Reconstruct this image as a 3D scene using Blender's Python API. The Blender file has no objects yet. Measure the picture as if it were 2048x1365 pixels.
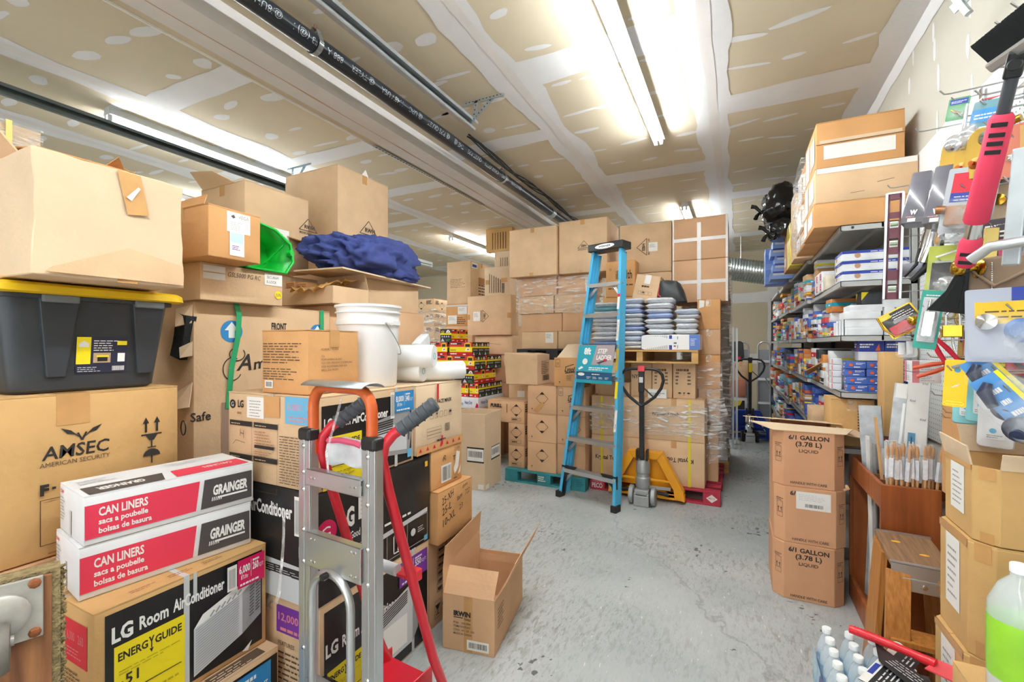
import bpy, bmesh, math, random
from mathutils import Vector, Matrix, noise

random.seed(11)
SC = bpy.context.scene
COL = SC.collection

# ------------------------------------------------------------------ camera, world, exposure
CAM_H = 1.5
FPX = 910.0
YAW = math.atan2(451.0, FPX)
cam_d = bpy.data.cameras.new('camera')
cam_d.sensor_width = 36.0
cam_d.lens = FPX * 36.0 / 2048.0
cam_d.shift_y = 7.5 / 2048.0
cam_d.clip_start = 0.02
cam = bpy.data.objects.new('camera', cam_d)
cam.location = (0, 0, CAM_H)
cam.rotation_euler = (math.pi / 2, 0, YAW)
COL.objects.link(cam)
SC.camera = cam

world = bpy.data.worlds.new('world')
SC.world = world
world.use_nodes = True
world.node_tree.nodes['Background'].inputs[0].default_value = (0.92, 0.96, 1.0, 1)
world.node_tree.nodes['Background'].inputs[1].default_value = 3.5  # even bright sky, acts as frontal fill through the added near-wall openings

SC.view_settings.view_transform = 'Standard'
SC.view_settings.look = 'None'
SC.view_settings.gamma = 1.0
SC.view_settings.use_curve_mapping = False
SC.view_settings.exposure = 0.0
TUBE_POWER = 95.0
try:
 SC.cycles.max_bounces = 7
 SC.cycles.diffuse_bounces = 4
 SC.cycles.glossy_bounces = 3
 SC.cycles.use_adaptive_sampling = True
 SC.cycles.adaptive_threshold = 0.2
 SC.cycles.adaptive_min_samples = 16
 SC.cycles.transparent_max_bounces = 8
 SC.cycles.transmission_bounces = 3
 SC.cycles.caustics_reflective = False
 SC.cycles.caustics_refractive = False
 SC.cycles.use_denoising = True
 SC.cycles.sample_clamp_indirect = 6.0
except Exception:
 pass

# ------------------------------------------------------------------ pixel rays of the level camera
SN, CS = math.sin(YAW), math.cos(YAW)
def ray(u, v):
 du, dv = (u - 1024.0) / FPX, (690.0 - v) / FPX
 return (-SN + CS * du, CS + SN * du, dv)
def PX(u, v, X):
 r = ray(u, v); d = X / r[0]
 return Vector((X, d * r[1], CAM_H + d * r[2]))
def PY(u, v, Y):
 r = ray(u, v); d = Y / r[1]
 return Vector((d * r[0], Y, CAM_H + d * r[2]))
def PZ(u, v, Z):
 r = ray(u, v); d = (Z - CAM_H) / r[2]
 return Vector((d * r[0], d * r[1], Z))
def fx(X, uL, uR, vt, vb, dep, ub=None):
 """world box whose aisle-side face lies in the plane X between the columns uL and uR"""
 ub = uR if ub is None else ub
 return (X - dep, X, PX(uL, 690, X).y, PX(uR, 690, X).y, PX(ub, vb, X).z, PX(ub, vt, X).z)
def fy(Y, uL, uR, vt, vb, dep, ub=None):
 ub = uR if ub is None else ub
 return (PY(uL, 690, Y).x, PY(uR, 690, Y).x, Y, Y + dep, PY(ub, vb, Y).z, PY(ub, vt, Y).z)

# ------------------------------------------------------------------ materials
def lin(c):
 if isinstance(c, str):
  c = c.lstrip('#')
  c = [int(c[i:i + 2], 16) / 255.0 for i in (0, 2, 4)]
 return tuple((x / 12.92 if x <= 0.04045 else ((x + 0.055) / 1.055) ** 2.4) for x in c) + (1.0,)
MATS = {}
def mat(name, col='#888888', rough=0.6, metal=0.0, var=0.0, scale=8.0, bump=0.0, bscale=60.0, emit=0.0,
  trans=0.0, alpha=1.0, rnd=0.0, coat=0.0, ior=1.45, stretch=None, col2=None, spec=0.5):
 if name in MATS:
  return MATS[name]
 m = bpy.data.materials.new(name)
 m.use_nodes = True
 nt = m.node_tree
 N, L = nt.nodes, nt.links
 b = N['Principled BSDF']
 c = lin(col)
 b.inputs['Base Color'].default_value = c
 b.inputs['Roughness'].default_value = rough
 b.inputs['Metallic'].default_value = metal
 b.inputs['Alpha'].default_value = alpha
 b.inputs['IOR'].default_value = ior
 b.inputs['Specular IOR Level'].default_value = spec
 b.inputs['Transmission Weight'].default_value = trans
 b.inputs['Coat Weight'].default_value = coat
 if emit:
  b.inputs['Emission Color'].default_value = c
  b.inputs['Emission Strength'].default_value = emit
 tc = None
 if var or bump:
  tc = N.new('ShaderNodeTexCoord')
  mp = N.new('ShaderNodeMapping')
  if stretch:
   mp.inputs['Scale'].default_value = stretch
  L.new(tc.outputs['Object'], mp.inputs['Vector'])
 if var:
  nz = N.new('ShaderNodeTexNoise')
  nz.inputs['Scale'].default_value = scale
  nz.inputs['Detail'].default_value = 5.0
  L.new(mp.outputs['Vector'], nz.inputs['Vector'])
  mx = N.new('ShaderNodeMix'); mx.data_type = 'RGBA'
  c2 = lin(col2) if col2 else tuple(x * (1 - var) for x in c[:3]) + (1,)
  c1 = c if col2 else tuple(min(1, x * (1 + var * 0.6)) for x in c[:3]) + (1,)
  mx.inputs[6].default_value = c2
  mx.inputs[7].default_value = c1
  rp = N.new('ShaderNodeValToRGB')
  rp.color_ramp.elements[0].position = 0.3
  rp.color_ramp.elements[1].position = 0.7
  L.new(nz.outputs['Fac'], rp.inputs['Fac'])
  L.new(rp.outputs['Color'], mx.inputs[0])
  out = mx.outputs[2]
  if rnd:
   oi = N.new('ShaderNodeObjectInfo')
   hs = N.new('ShaderNodeHueSaturation')
   mr = N.new('ShaderNodeMapRange')
   mr.inputs['To Min'].default_value = 1 - rnd
   mr.inputs['To Max'].default_value = 1 + rnd
   L.new(oi.outputs['Random'], mr.inputs['Value'])
   L.new(mr.outputs['Result'], hs.inputs['Value'])
   L.new(out, hs.inputs['Color'])
   out = hs.outputs['Color']
  L.new(out, b.inputs['Base Color'])
 if bump:
  n2 = N.new('ShaderNodeTexNoise')
  n2.inputs['Scale'].default_value = bscale
  n2.inputs['Detail'].default_value = 3.0
  L.new(mp.outputs['Vector'], n2.inputs['Vector'])
  bp = N.new('ShaderNodeBump')
  bp.inputs['Strength'].default_value = bump
  bp.inputs['Distance'].default_value = 0.01
  L.new(n2.outputs['Fac'], bp.inputs['Height'])
  L.new(bp.outputs['Normal'], b.inputs['Normal'])
 MATS[name] = m
 return m

def film(name, tint='#ffffff', amount=0.25, rough=0.12, scale=9.0, stretch=(1, 1, 5)):
 """clear plastic film: mostly see-through, with creased glossy streaks"""
 if name in MATS:
  return MATS[name]
 m = bpy.data.materials.new(name)
 m.use_nodes = True
 nt = m.node_tree; N, L = nt.nodes, nt.links
 out = N['Material Output']
 b = N['Principled BSDF']
 b.inputs['Base Color'].default_value = lin(tint)
 b.inputs['Roughness'].default_value = rough
 tr = N.new('ShaderNodeBsdfTransparent')
 mix = N.new('ShaderNodeMixShader')
 tc = N.new('ShaderNodeTexCoord'); mp = N.new('ShaderNodeMapping')
 mp.inputs['Scale'].default_value = stretch
 mp.inputs['Rotation'].default_value = (0.25, 0.2, 0.1)
 L.new(tc.outputs['Object'], mp.inputs['Vector'])
 nz = N.new('ShaderNodeTexNoise'); nz.inputs['Scale'].default_value = scale; nz.inputs['Detail'].default_value = 6
 nz.inputs['Distortion'].default_value = 0.8
 L.new(mp.outputs['Vector'], nz.inputs['Vector'])
 rp = N.new('ShaderNodeValToRGB')
 rp.color_ramp.elements[0].position = 0.5; rp.color_ramp.elements[0].color = (amount * 0.35,) * 3 + (1,)
 rp.color_ramp.elements[1].position = 0.68; rp.color_ramp.elements[1].color = (min(1, amount * 2.6),) * 3 + (1,)
 L.new(nz.outputs['Fac'], rp.inputs['Fac'])
 L.new(rp.outputs['Color'], mix.inputs[0])
 L.new(tr.outputs[0], mix.inputs[1]); L.new(b.outputs[0], mix.inputs[2])
 L.new(mix.outputs[0], out.inputs['Surface'])
 bp = N.new('ShaderNodeBump'); bp.inputs['Strength'].default_value = 0.6; bp.inputs['Distance'].default_value = 0.02
 L.new(nz.outputs['Fac'], bp.inputs['Height']); L.new(bp.outputs['Normal'], b.inputs['Normal'])
 MATS[name] = m
 return m

CARD = mat('cardboard', '#d9b893', 0.85, var=0.10, scale=5, bump=0.15, bscale=70, rnd=0.06, spec=0.2)
CARD_L = mat('cardboard_pale', '#ddc4a4', 0.85, var=0.07, scale=4, bump=0.2, bscale=40, rnd=0.05, spec=0.2)
CARD_O = mat('cardboard_orange', '#d09d69', 0.8, var=0.10, scale=5, bump=0.15, bscale=60, rnd=0.05, spec=0.25)
CARD_B = mat('cardboard_brown', '#d4ab85', 0.82, var=0.08, scale=5, bump=0.15, bscale=60, rnd=0.04, spec=0.25)
CARD_Y = mat('cardboard_yellowish', '#cfa66f', 0.8, var=0.10, scale=4, bump=0.25, bscale=40, rnd=0.04, spec=0.25)
CARD_IN = mat('cardboard_inside', '#b98a5c', 0.9, var=0.12, scale=6, spec=0.15)
TAPE = mat('tape_tan', '#c99a63', 0.25, var=0.1, scale=12, spec=0.6)
TAPE_C = film('tape_clear', '#fff4e2', 0.30, 0.15, 14, (1, 1, 1))
TAPE_W = mat('tape_white', '#e6e2df', 0.25, var=0.06, scale=18)
INK = mat('ink_black', '#2b2624', 0.7)
INKG = mat('ink_soft', '#5d4a3a', 0.8)
INKO = mat('ink_orange', '#a5744a', 0.8)
WHITE = mat('print_white', '#f2f1ee', 0.6)
PAPER = mat('paper_white', '#eceae4', 0.7, var=0.03, scale=20)
BLACKP = mat('print_black', '#1d1c1d', 0.35, var=0.2, scale=6)
GREYD = mat('print_dark_grey', '#4a4647', 0.5)
GREYM = mat('print_mid_grey', '#9a9a9c', 0.5)
GREYL = mat('print_light_grey', '#cfd1d5', 0.5)
RED = mat('print_red', '#d8233a', 0.5)
CRIM = mat('print_crimson', '#e23a55', 0.5)
MAG = mat('print_magenta', '#d01256', 0.5)
YEL = mat('print_yellow', '#f3dd1e', 0.5)
BLUE = mat('print_blue', '#2f86c4', 0.5)
SKY = mat('print_sky', '#6db3d8', 0.5)
NAVY = mat('print_navy', '#2a3f9a', 0.45)
PURP = mat('print_purple', '#7a3aa0', 0.5)
TEAL = mat('print_teal', '#23a3b8', 0.5)
GREEN = mat('print_green', '#2f9a55', 0.5)
ORNG = mat('print_orange', '#e2622a', 0.5)
PINK = mat('print_pink', '#e08a92', 0.5)
ALU = mat('aluminium', '#c9ccce', 0.33, 0.85, var=0.06, scale=10)
STEEL = mat('galvanised_steel', '#b4bbbe', 0.38, 0.8, var=0.12, scale=14)
SHELFM = mat('shelf_grey', '#b9bab8', 0.45, 0.3, var=0.10, scale=6)
DARKM = mat('dark_metal', '#38393b', 0.45, 0.5)
BLK = mat('black_plastic', '#1f2022', 0.4)
BLKR = mat('black_rubber', '#232323', 0.75)
CHROME = mat('chrome', '#e3e5e6', 0.12, 1.0)
BRASS = mat('brass', '#c9a13a', 0.22, 1.0, var=0.08, scale=20)
WOODP = mat('pallet_wood', '#cfa468', 0.75, var=0.25, scale=3, stretch=(1, 12, 12))
CLEAR = film('clear_plastic', '#f2f6f8', 0.16, 0.08, 5, (1, 1, 1))
WRAP = film('stretch_film', '#f4f4f2', 0.24, 0.10, 6, (1.2, 1.2, 7))

# ------------------------------------------------------------------ mesh collector
class MB:
 def __init__(s):
  s.v, s.f, s.m = [], [], []
 def add(s, vs, fs, mi=0, M=None):
  o = len(s.v)
  s.v += [tuple(M @ Vector(p)) if M is not None else tuple(p) for p in vs]
  s.f += [tuple(i + o for i in f) for f in fs]
  s.m += [mi] * len(fs)
  return s
 def box(s, lo, hi, mi=0, M=None):
  x0, y0, z0 = lo; x1, y1, z1 = hi
  vs = [(x0, y0, z0), (x1, y0, z0), (x1, y1, z0), (x0, y1, z0), (x0, y0, z1), (x1, y0, z1), (x1, y1, z1), (x0, y1, z1)]
  return s.add(vs, [(0, 3, 2, 1), (4, 5, 6, 7), (0, 1, 5, 4), (1, 2, 6, 5), (2, 3, 7, 6), (3, 0, 4, 7)], mi, M)
 def cbox(s, c, sz, mi=0, M=None):
  return s.box([c[i] - sz[i] / 2 for i in range(3)], [c[i] + sz[i] / 2 for i in range(3)], mi, M)
 def bar(s, p0, p1, w, h, mi=0, up=(0, 0, 1)):
  """a straight bar of width w (sideways) and height h (along up)"""
  p0, p1 = Vector(p0), Vector(p1)
  y = (p1 - p0); ln = y.length; y.normalize()
  x = y.cross(Vector(up))
  if x.length < 1e-5: x = y.cross(Vector((1, 0, 0)))
  x.normalize(); z = x.cross(y)
  M = Matrix(((x.x, y.x, z.x, p0.x), (x.y, y.y, z.y, p0.y), (x.z, y.z, z.z, p0.z), (0, 0, 0, 1)))
  return s.box((-w / 2, 0, -h / 2), (w / 2, ln, h / 2), mi, M)
 def tube(s, pts, r, seg=10, mi=0, cap=True, closed=False):
  pts = [Vector(p) for p in pts]
  n = len(pts)
  rs = r if isinstance(r, (list, tuple)) else [r] * n
  rings = []; prev = None
  for i in range(n):
   a = pts[(i - 1) % n] if (i > 0 or closed) else pts[0]
   b = pts[(i + 1) % n] if (i < n - 1 or closed) else pts[-1]
   t = (b - a)
   if t.length < 1e-9: t = Vector((0, 0, 1))
   t.normalize()
   if prev is None:
    nx = t.cross(Vector((0, 0, 1)))
    if nx.length < 1e-3: nx = t.cross(Vector((1, 0, 0)))
   else:
    nx = prev - t * prev.dot(t)
   nx.normalize(); prev = nx
   ny = t.cross(nx)
   rings.append([pts[i] + (nx * math.cos(2 * math.pi * k / seg) + ny * math.sin(2 * math.pi * k / seg)) * rs[i] for k in range(seg)])
  vs = [p for rg in rings for p in rg]
  fs = []
  m = n if closed else n - 1
  for i in range(m):
   j = (i + 1) % n
   for k in range(seg):
    k2 = (k + 1) % seg
    fs.append((i * seg + k, i * seg + k2, j * seg + k2, j * seg + k))
  if cap and not closed:
   fs.append(tuple(range(seg - 1, -1, -1)))
   fs.append(tuple((n - 1) * seg + k for k in range(seg)))
  return s.add(vs, fs, mi)
 def cyl(s, p0, p1, r0, r1=None, seg=16, mi=0):
  return s.tube([p0, p1], [r0, r0 if r1 is None else r1], seg, mi)
 def lathe(s, prof, seg=20, mi=0, M=None):
  vs, fs = [], []
  n = len(prof)
  for (r, z) in prof:
   for k in range(seg):
    a = 2 * math.pi * k / seg
    vs.append((r * math.cos(a), r * math.sin(a), z))
  for i in range(n - 1):
   for k in range(seg):
    k2 = (k + 1) % seg
    fs.append((i * seg + k, i * seg + k2, (i + 1) * seg + k2, (i + 1) * seg + k))
  if prof[0][0] > 1e-6: fs.append(tuple(range(seg - 1, -1, -1)))
  if prof[-1][0] > 1e-6: fs.append(tuple((n - 1) * seg + k for k in range(seg)))
  return s.add(vs, fs, mi, M)
 def prism(s, poly, z0, z1, mi=0, M=None):
  n = len(poly)
  vs = [(p[0], p[1], z0) for p in poly] + [(p[0], p[1], z1) for p in poly]
  fs = [tuple(range(n - 1, -1, -1)), tuple(range(n, 2 * n))]
  fs += [(i, (i + 1) % n, n + (i + 1) % n, n + i) for i in range(n)]
  return s.add(vs, fs, mi, M)
 def poly(s, pts, mi=0, M=None):
  return s.add(pts, [tuple(range(len(pts)))], mi, M)
 def plate(s, pts, th, mi=0):
  """a flat polygon in space given thickness along its normal"""
  pts = [Vector(p) for p in pts]
  nrm = (pts[1] - pts[0]).cross(pts[2] - pts[0]).normalized() * th
  n = len(pts)
  vs = [p - nrm / 2 for p in pts] + [p + nrm / 2 for p in pts]
  fs = [tuple(range(n - 1, -1, -1)), tuple(range(n, 2 * n))]
  fs += [(i, (i + 1) % n, n + (i + 1) % n, n + i) for i in range(n)]
  return s.add(vs, fs, mi)
 def build(s, name, mats, parent=None, smooth=None, bevel=0.0, seg=2, M=None):
  me = bpy.data.meshes.new(name)
  me.from_pydata(s.v, [], s.f)
  if not isinstance(mats, (list, tuple)): mats = [mats]
  for x in mats: me.materials.append(x)
  if len(mats) > 1:
   for p, i in zip(me.polygons, s.m): p.material_index = min(i, len(mats) - 1)
  if smooth:
   me.polygons.foreach_set('use_smooth', [True] * len(me.polygons))
   try: me.set_sharp_from_angle(angle=math.radians(smooth))
   except Exception: pass
  me.update()
  o = bpy.data.objects.new(name, me)
  COL.objects.link(o)
  if parent is not None: o.parent = parent
  if M is not None: o.matrix_local = M
  if bevel:
   b = o.modifiers.new('bevel', 'BEVEL'); b.width = bevel; b.segments = seg; b.limit_method = 'ANGLE'
  return o

def tag(o, label, cat, group=None, kind=None):
 if label: o['label'] = label
 if cat: o['category'] = cat
 if group: o['group'] = group
 if kind: o['kind'] = kind
 return o
def thing(name, label, cat, loc=(0, 0, 0), rz=0.0, group=None, rot=None):
 o = bpy.data.objects.new(name, None)
 o.empty_display_size = 0.05
 COL.objects.link(o)
 o.location = loc
 o.rotation_euler = rot if rot else (0, 0, rz)
 return tag(o, label, cat, group)
def copy_tree(o, parent=None):
 c = o.copy(); COL.objects.link(c); c.parent = parent
 for ch in list(o.children):
  copy_tree(ch, c)
 return c
def frame(origin, xdir, zdir):
 """matrix with local x along xdir and local z along zdir"""
 z = Vector(zdir).normalized(); x = Vector(xdir); x = (x - z * x.dot(z)).normalized(); y = z.cross(x)
 o = Vector(origin)
 return Matrix(((x.x, y.x, z.x, o.x), (x.y, y.y, z.y, o.y), (x.z, y.z, z.z, o.z), (0, 0, 0, 1)))

# ------------------------------------------------------------------ lettering
_TX = {}
def text_geo(body, bold=0.0, shear=0.0):
 k = (body, bold, shear)
 if k in _TX: return _TX[k]
 cu = bpy.data.curves.new('lettering', 'FONT')
 cu.body = body; cu.resolution_u = 2; cu.offset = bold * (1.5 if bold > 0 else 1); cu.shear = shear; cu.fill_mode = 'FRONT'
 ob = bpy.data.objects.new('lettering', cu)
 me = ob.to_mesh()
 vs = [tuple(v.co) for v in me.vertices]; fs = [tuple(p.vertices) for p in me.polygons]
 ob.to_mesh_clear(); bpy.data.objects.remove(ob); bpy.data.curves.remove(cu)
 if not vs: vs, fs = [(0, 0, 0), (1, 0, 0), (1, 1, 0)], []
 x0 = min(v[0] for v in vs); x1 = max(v[0] for v in vs)
 vs = [((v[0] - x0) / 0.7, v[1] / 0.7) for v in vs]
 _TX[k] = (vs, fs, (x1 - x0) / 0.7)
 return _TX[k]

class Face:
 """collects flat printing on one plane; s to the right, t up, in metres from the plane's lower left corner"""
 def __init__(s, mb, M, w, h, mats):
  s.mb, s.M, s.w, s.h, s.mats, s.n = mb, M, w, h, mats, 0
 def mi(s, m):
  if m not in s.mats: s.mats.append(m)
  return s.mats.index(m)
 def lift(s):
  s.n += 1
  return 0.0010 + 0.00022 * s.n
 def poly(s, pts, m, z=None):
  z = s.lift() if z is None else z
  s.mb.add([(p[0] * s.w, p[1] * s.h, z) for p in pts], [tuple(range(len(pts)))], s.mi(m), s.M)
  return s
 def rect(s, s0, t0, s1, t1, m, z=None):
  return s.poly([(s0, t0), (s1, t0), (s1, t1), (s0, t1)], m, z)
 def frame(s, s0, t0, s1, t1, th, m):
  a, b = th / s.w, th / s.h
  z = s.lift()
  s.rect(s0, t0, s1, t0 + b, m, z); s.rect(s0, t1 - b, s1, t1, m, z); s.rect(s0, t0, s0 + a, t1, m, z); s.rect(s1 - a, t0, s1, t1, m, z)
  return s
 def line(s, a, b, th, m, z=None):
  z = s.lift() if z is None else z
  p, q = Vector((a[0] * s.w, a[1] * s.h)), Vector((b[0] * s.w, b[1] * s.h))
  d = q - p
  if d.length < 1e-6: return s
  n = Vector((-d.y, d.x)).normalized() * th / 2
  s.mb.add([(*(p - n), z), (*(q - n), z), (*(q + n), z), (*(p + n), z)], [(0, 1, 2, 3)], s.mi(m), s.M)
  return s
 def text(s, body, s0, t0, h, m, w=None, bold=0.0, shear=0.0, rot=0.0, al='l'):
  """h: letter height as a part of the face's height; w: largest width as a part of the face's width"""
  vs, fs, tw = text_geo(body, bold, shear)
  hh = h * s.h; k = hh
  if w: k = w * s.w / tw
  ww = tw * k
  ox = {'l': 0, 'c': -ww / 2, 'r': -ww}[al]
  c, n = math.cos(math.radians(rot)), math.sin(math.radians(rot))
  z = s.lift()
  out = []
  for (x, y) in vs:
   X, Y = x * k + ox, y * hh
   out.append((s0 * s.w + X * c - Y * n, t0 * s.h + X * n + Y * c, z))
  s.mb.add(out, fs, s.mi(m), s.M)
  return s
 def lines(s, s0, t0, s1, t1, n, m, fill=0.5, seed=0):
  """rows of small print too fine to read"""
  rg = random.Random(seed * 31 + n)
  z = s.lift()
  dt = (t1 - t0) / n
  for i in range(n):
   x = s0; t = t1 - (i + 1) * dt
   end = s0 + (s1 - s0) * rg.uniform(0.55, 1.0)
   while x < end:
    l = (s1 - s0) * rg.uniform(0.06, 0.2)
    s.rect(x, t, min(x + l, end), t + dt * fill, m, z)
    x += l + (s1 - s0) * 0.03
  return s
 def barcode(s, s0, t0, s1, t1, m, seed=1):
  rg = random.Random(seed); z = s.lift(); x = s0
  while x < s1:
   w = (s1 - s0) * rg.uniform(0.012, 0.04)
   s.rect(x, t0, min(s1, x + w), t1, m, z); x += w + (s1 - s0) * rg.uniform(0.012, 0.035)
  return s
 # -- freight marks
 def arrows(s, cx, cy, k, m):
  for dx in (-0.35, 0.35):
   x = cx + dx * k / s.w
   z = s.lift()
   s.rect(x - 0.07 * k / s.w, cy - 0.5 * k / s.h, x + 0.07 * k / s.w, cy + 0.2 * k / s.h, m, z)
   s.poly([(x - 0.2 * k / s.w, cy + 0.15 * k / s.h), (x + 0.2 * k / s.w, cy + 0.15 * k / s.h), (x, cy + 0.6 * k / s.h)], m, z)
  return s.rect(cx - 0.65 * k / s.w, cy - 0.72 * k / s.h, cx + 0.65 * k / s.w, cy - 0.62 * k / s.h, m)
 def glass(s, cx, cy, k, m):
  s.poly([(cx - .45 * k / s.w, cy + .5 * k / s.h), (cx + .45 * k / s.w, cy + .5 * k / s.h), (cx + .15 * k / s.w, cy), (cx - .15 * k / s.w, cy)], m)
  s.rect(cx - .05 * k / s.w, cy - .5 * k / s.h, cx + .05 * k / s.w, cy, m)
  return s.rect(cx - .3 * k / s.w, cy - .58 * k / s.h, cx + .3 * k / s.w, cy - .5 * k / s.h, m)
 def umbrella(s, cx, cy, k, m):
  s.poly([(cx + .6 * k / s.w * math.cos(a), cy + .55 * k / s.h * math.sin(a)) for a in [math.pi * i / 8 for i in range(9)]], m)
  return s.rect(cx - .05 * k / s.w, cy - .6 * k / s.h, cx + .05 * k / s.w, cy + .05 * k / s.h, m)
 def diamond(s, cx, cy, k, m):
  """diamond outline with filled tips"""
  P = [(0, 1), (1, 0), (0, -1), (-1, 0)]
  q = [(cx + p[0] * k / s.w, cy + p[1] * k / s.h) for p in P]
  z = s.lift()
  for i in range(4): s.line(q[i], q[(i + 1) % 4], 0.05 * k, m, z)
  for sg in (1, -1):
   s.poly([(cx, cy + sg * k / s.h), (cx - .4 * k / s.w * sg, cy + sg * .6 * k / s.h), (cx + .4 * k / s.w * sg, cy + sg * .6 * k / s.h)], m)
  return s
 def triangle(s, cx, cy, k, m, word, under=None, rot=0):
  c, n = math.cos(math.radians(rot)), math.sin(math.radians(rot))
  def tr(x, y): return (cx + (x * c - y * n) * k / s.w, cy + (x * n + y * c) * k / s.h)
  q = [tr(-1, -.5), tr(1, -.5), tr(0, .65)]
  z = s.lift()
  for i in range(3): s.line(q[i], q[(i + 1) % 3], 0.06 * k, m, z)
  p = tr(-.42, -.3); s.text(word, p[0], p[1], .34 * k / s.h, m, bold=.02, rot=rot)
  if under:
   p = tr(-.95, -.85); s.text(under, p[0], p[1], .2 * k / s.h, m, rot=rot, w=1.9 * k / s.w, bold=.01)
  return s
 def sticker(s, s0, t0, s1, t1, seed=0, code=True):
  s.rect(s0, t0, s1, t1, PAPER)
  dw, dt = s1 - s0, t1 - t0
  s.lines(s0 + .1 * dw, t0 + .45 * dt, s1 - .1 * dw, t1 - .12 * dt, 5, GREYM, .4, seed)
  if code: s.barcode(s0 + .12 * dw, t0 + .1 * dt, s1 - .12 * dw, t0 + .36 * dt, GREYD, seed + 3)
  return s

# ------------------------------------------------------------------ cartons
def crate_mesh(w, d, h, n=5, dent=0.003, bulge=0.0, seed=0, cut=0.0):
 """box shell of size w x d x h (origin at base centre), faces slightly dented, edges a little rounded"""
 rg = random.Random(seed)
 off = Vector((rg.uniform(0, 50), rg.uniform(0, 50), rg.uniform(0, 50)))
 vs, fs, idx = [], [], {}
 def vid(i, j, k):
  key = (i, j, k)
  if key in idx: return idx[key]
  e = min(0.004, 0.02 * min(w, d, h))
  def co(a, L):
   # a narrow ring of faces along each edge keeps the corner tight
   if a == 0: return 0.0
   if a == n: return L
   return e + (L - 2 * e) * (a - 1) / (n - 2)
  p = Vector((co(i, w) - w / 2, co(j, d) - d / 2, co(k, h)))
  ext = [i in (0, n), j in (0, n), k in (0, n)]
  c = Vector((0, 0, h / 2))
  if sum(ext) >= 2:       # round the edge
   for ax, f in enumerate(ext):
    if f: p[ax] += (c[ax] - p[ax]) / abs(c[ax] - p[ax]) * e * 0.45
  q = noise.noise(p * 5.0 + off)
  for ax, f in enumerate(ext):
   if f and k != 0:
    sgn = 1 if p[ax] > c[ax] else -1
    if ax == 2 and k == n: sgn = 1
    inner = sum(ext) == 1
    p[ax] -= sgn * (abs(q) * dent * (1.0 if inner else 0.3))
    if inner and bulge: p[ax] += sgn * bulge * math.sin(math.pi * i / n if ax != 0 else math.pi * j / n) * math.sin(math.pi * k / n if ax != 2 else math.pi * j / n)
  idx[key] = len(vs); vs.append(tuple(p)); return idx[key]
 for a in range(n):
  for b in range(n):
   fs.append((vid(a, b, 0), vid(a, b + 1, 0), vid(a + 1, b + 1, 0), vid(a + 1, b, 0)))
   fs.append((vid(a, b, n), vid(a + 1, b, n), vid(a + 1, b + 1, n), vid(a, b + 1, n)))
   fs.append((vid(a, 0, b), vid(a + 1, 0, b), vid(a + 1, 0, b + 1), vid(a, 0, b + 1)))
   fs.append((vid(a, n, b), vid(a, n, b + 1), vid(a + 1, n, b + 1), vid(a + 1, n, b)))
   fs.append((vid(0, a, b), vid(0, a, b + 1), vid(0, a + 1, b + 1), vid(0, a + 1, b)))
   fs.append((vid(n, a, b), vid(n, a + 1, b), vid(n, a + 1, b + 1), vid(n, a, b + 1)))
 return vs, fs

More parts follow.
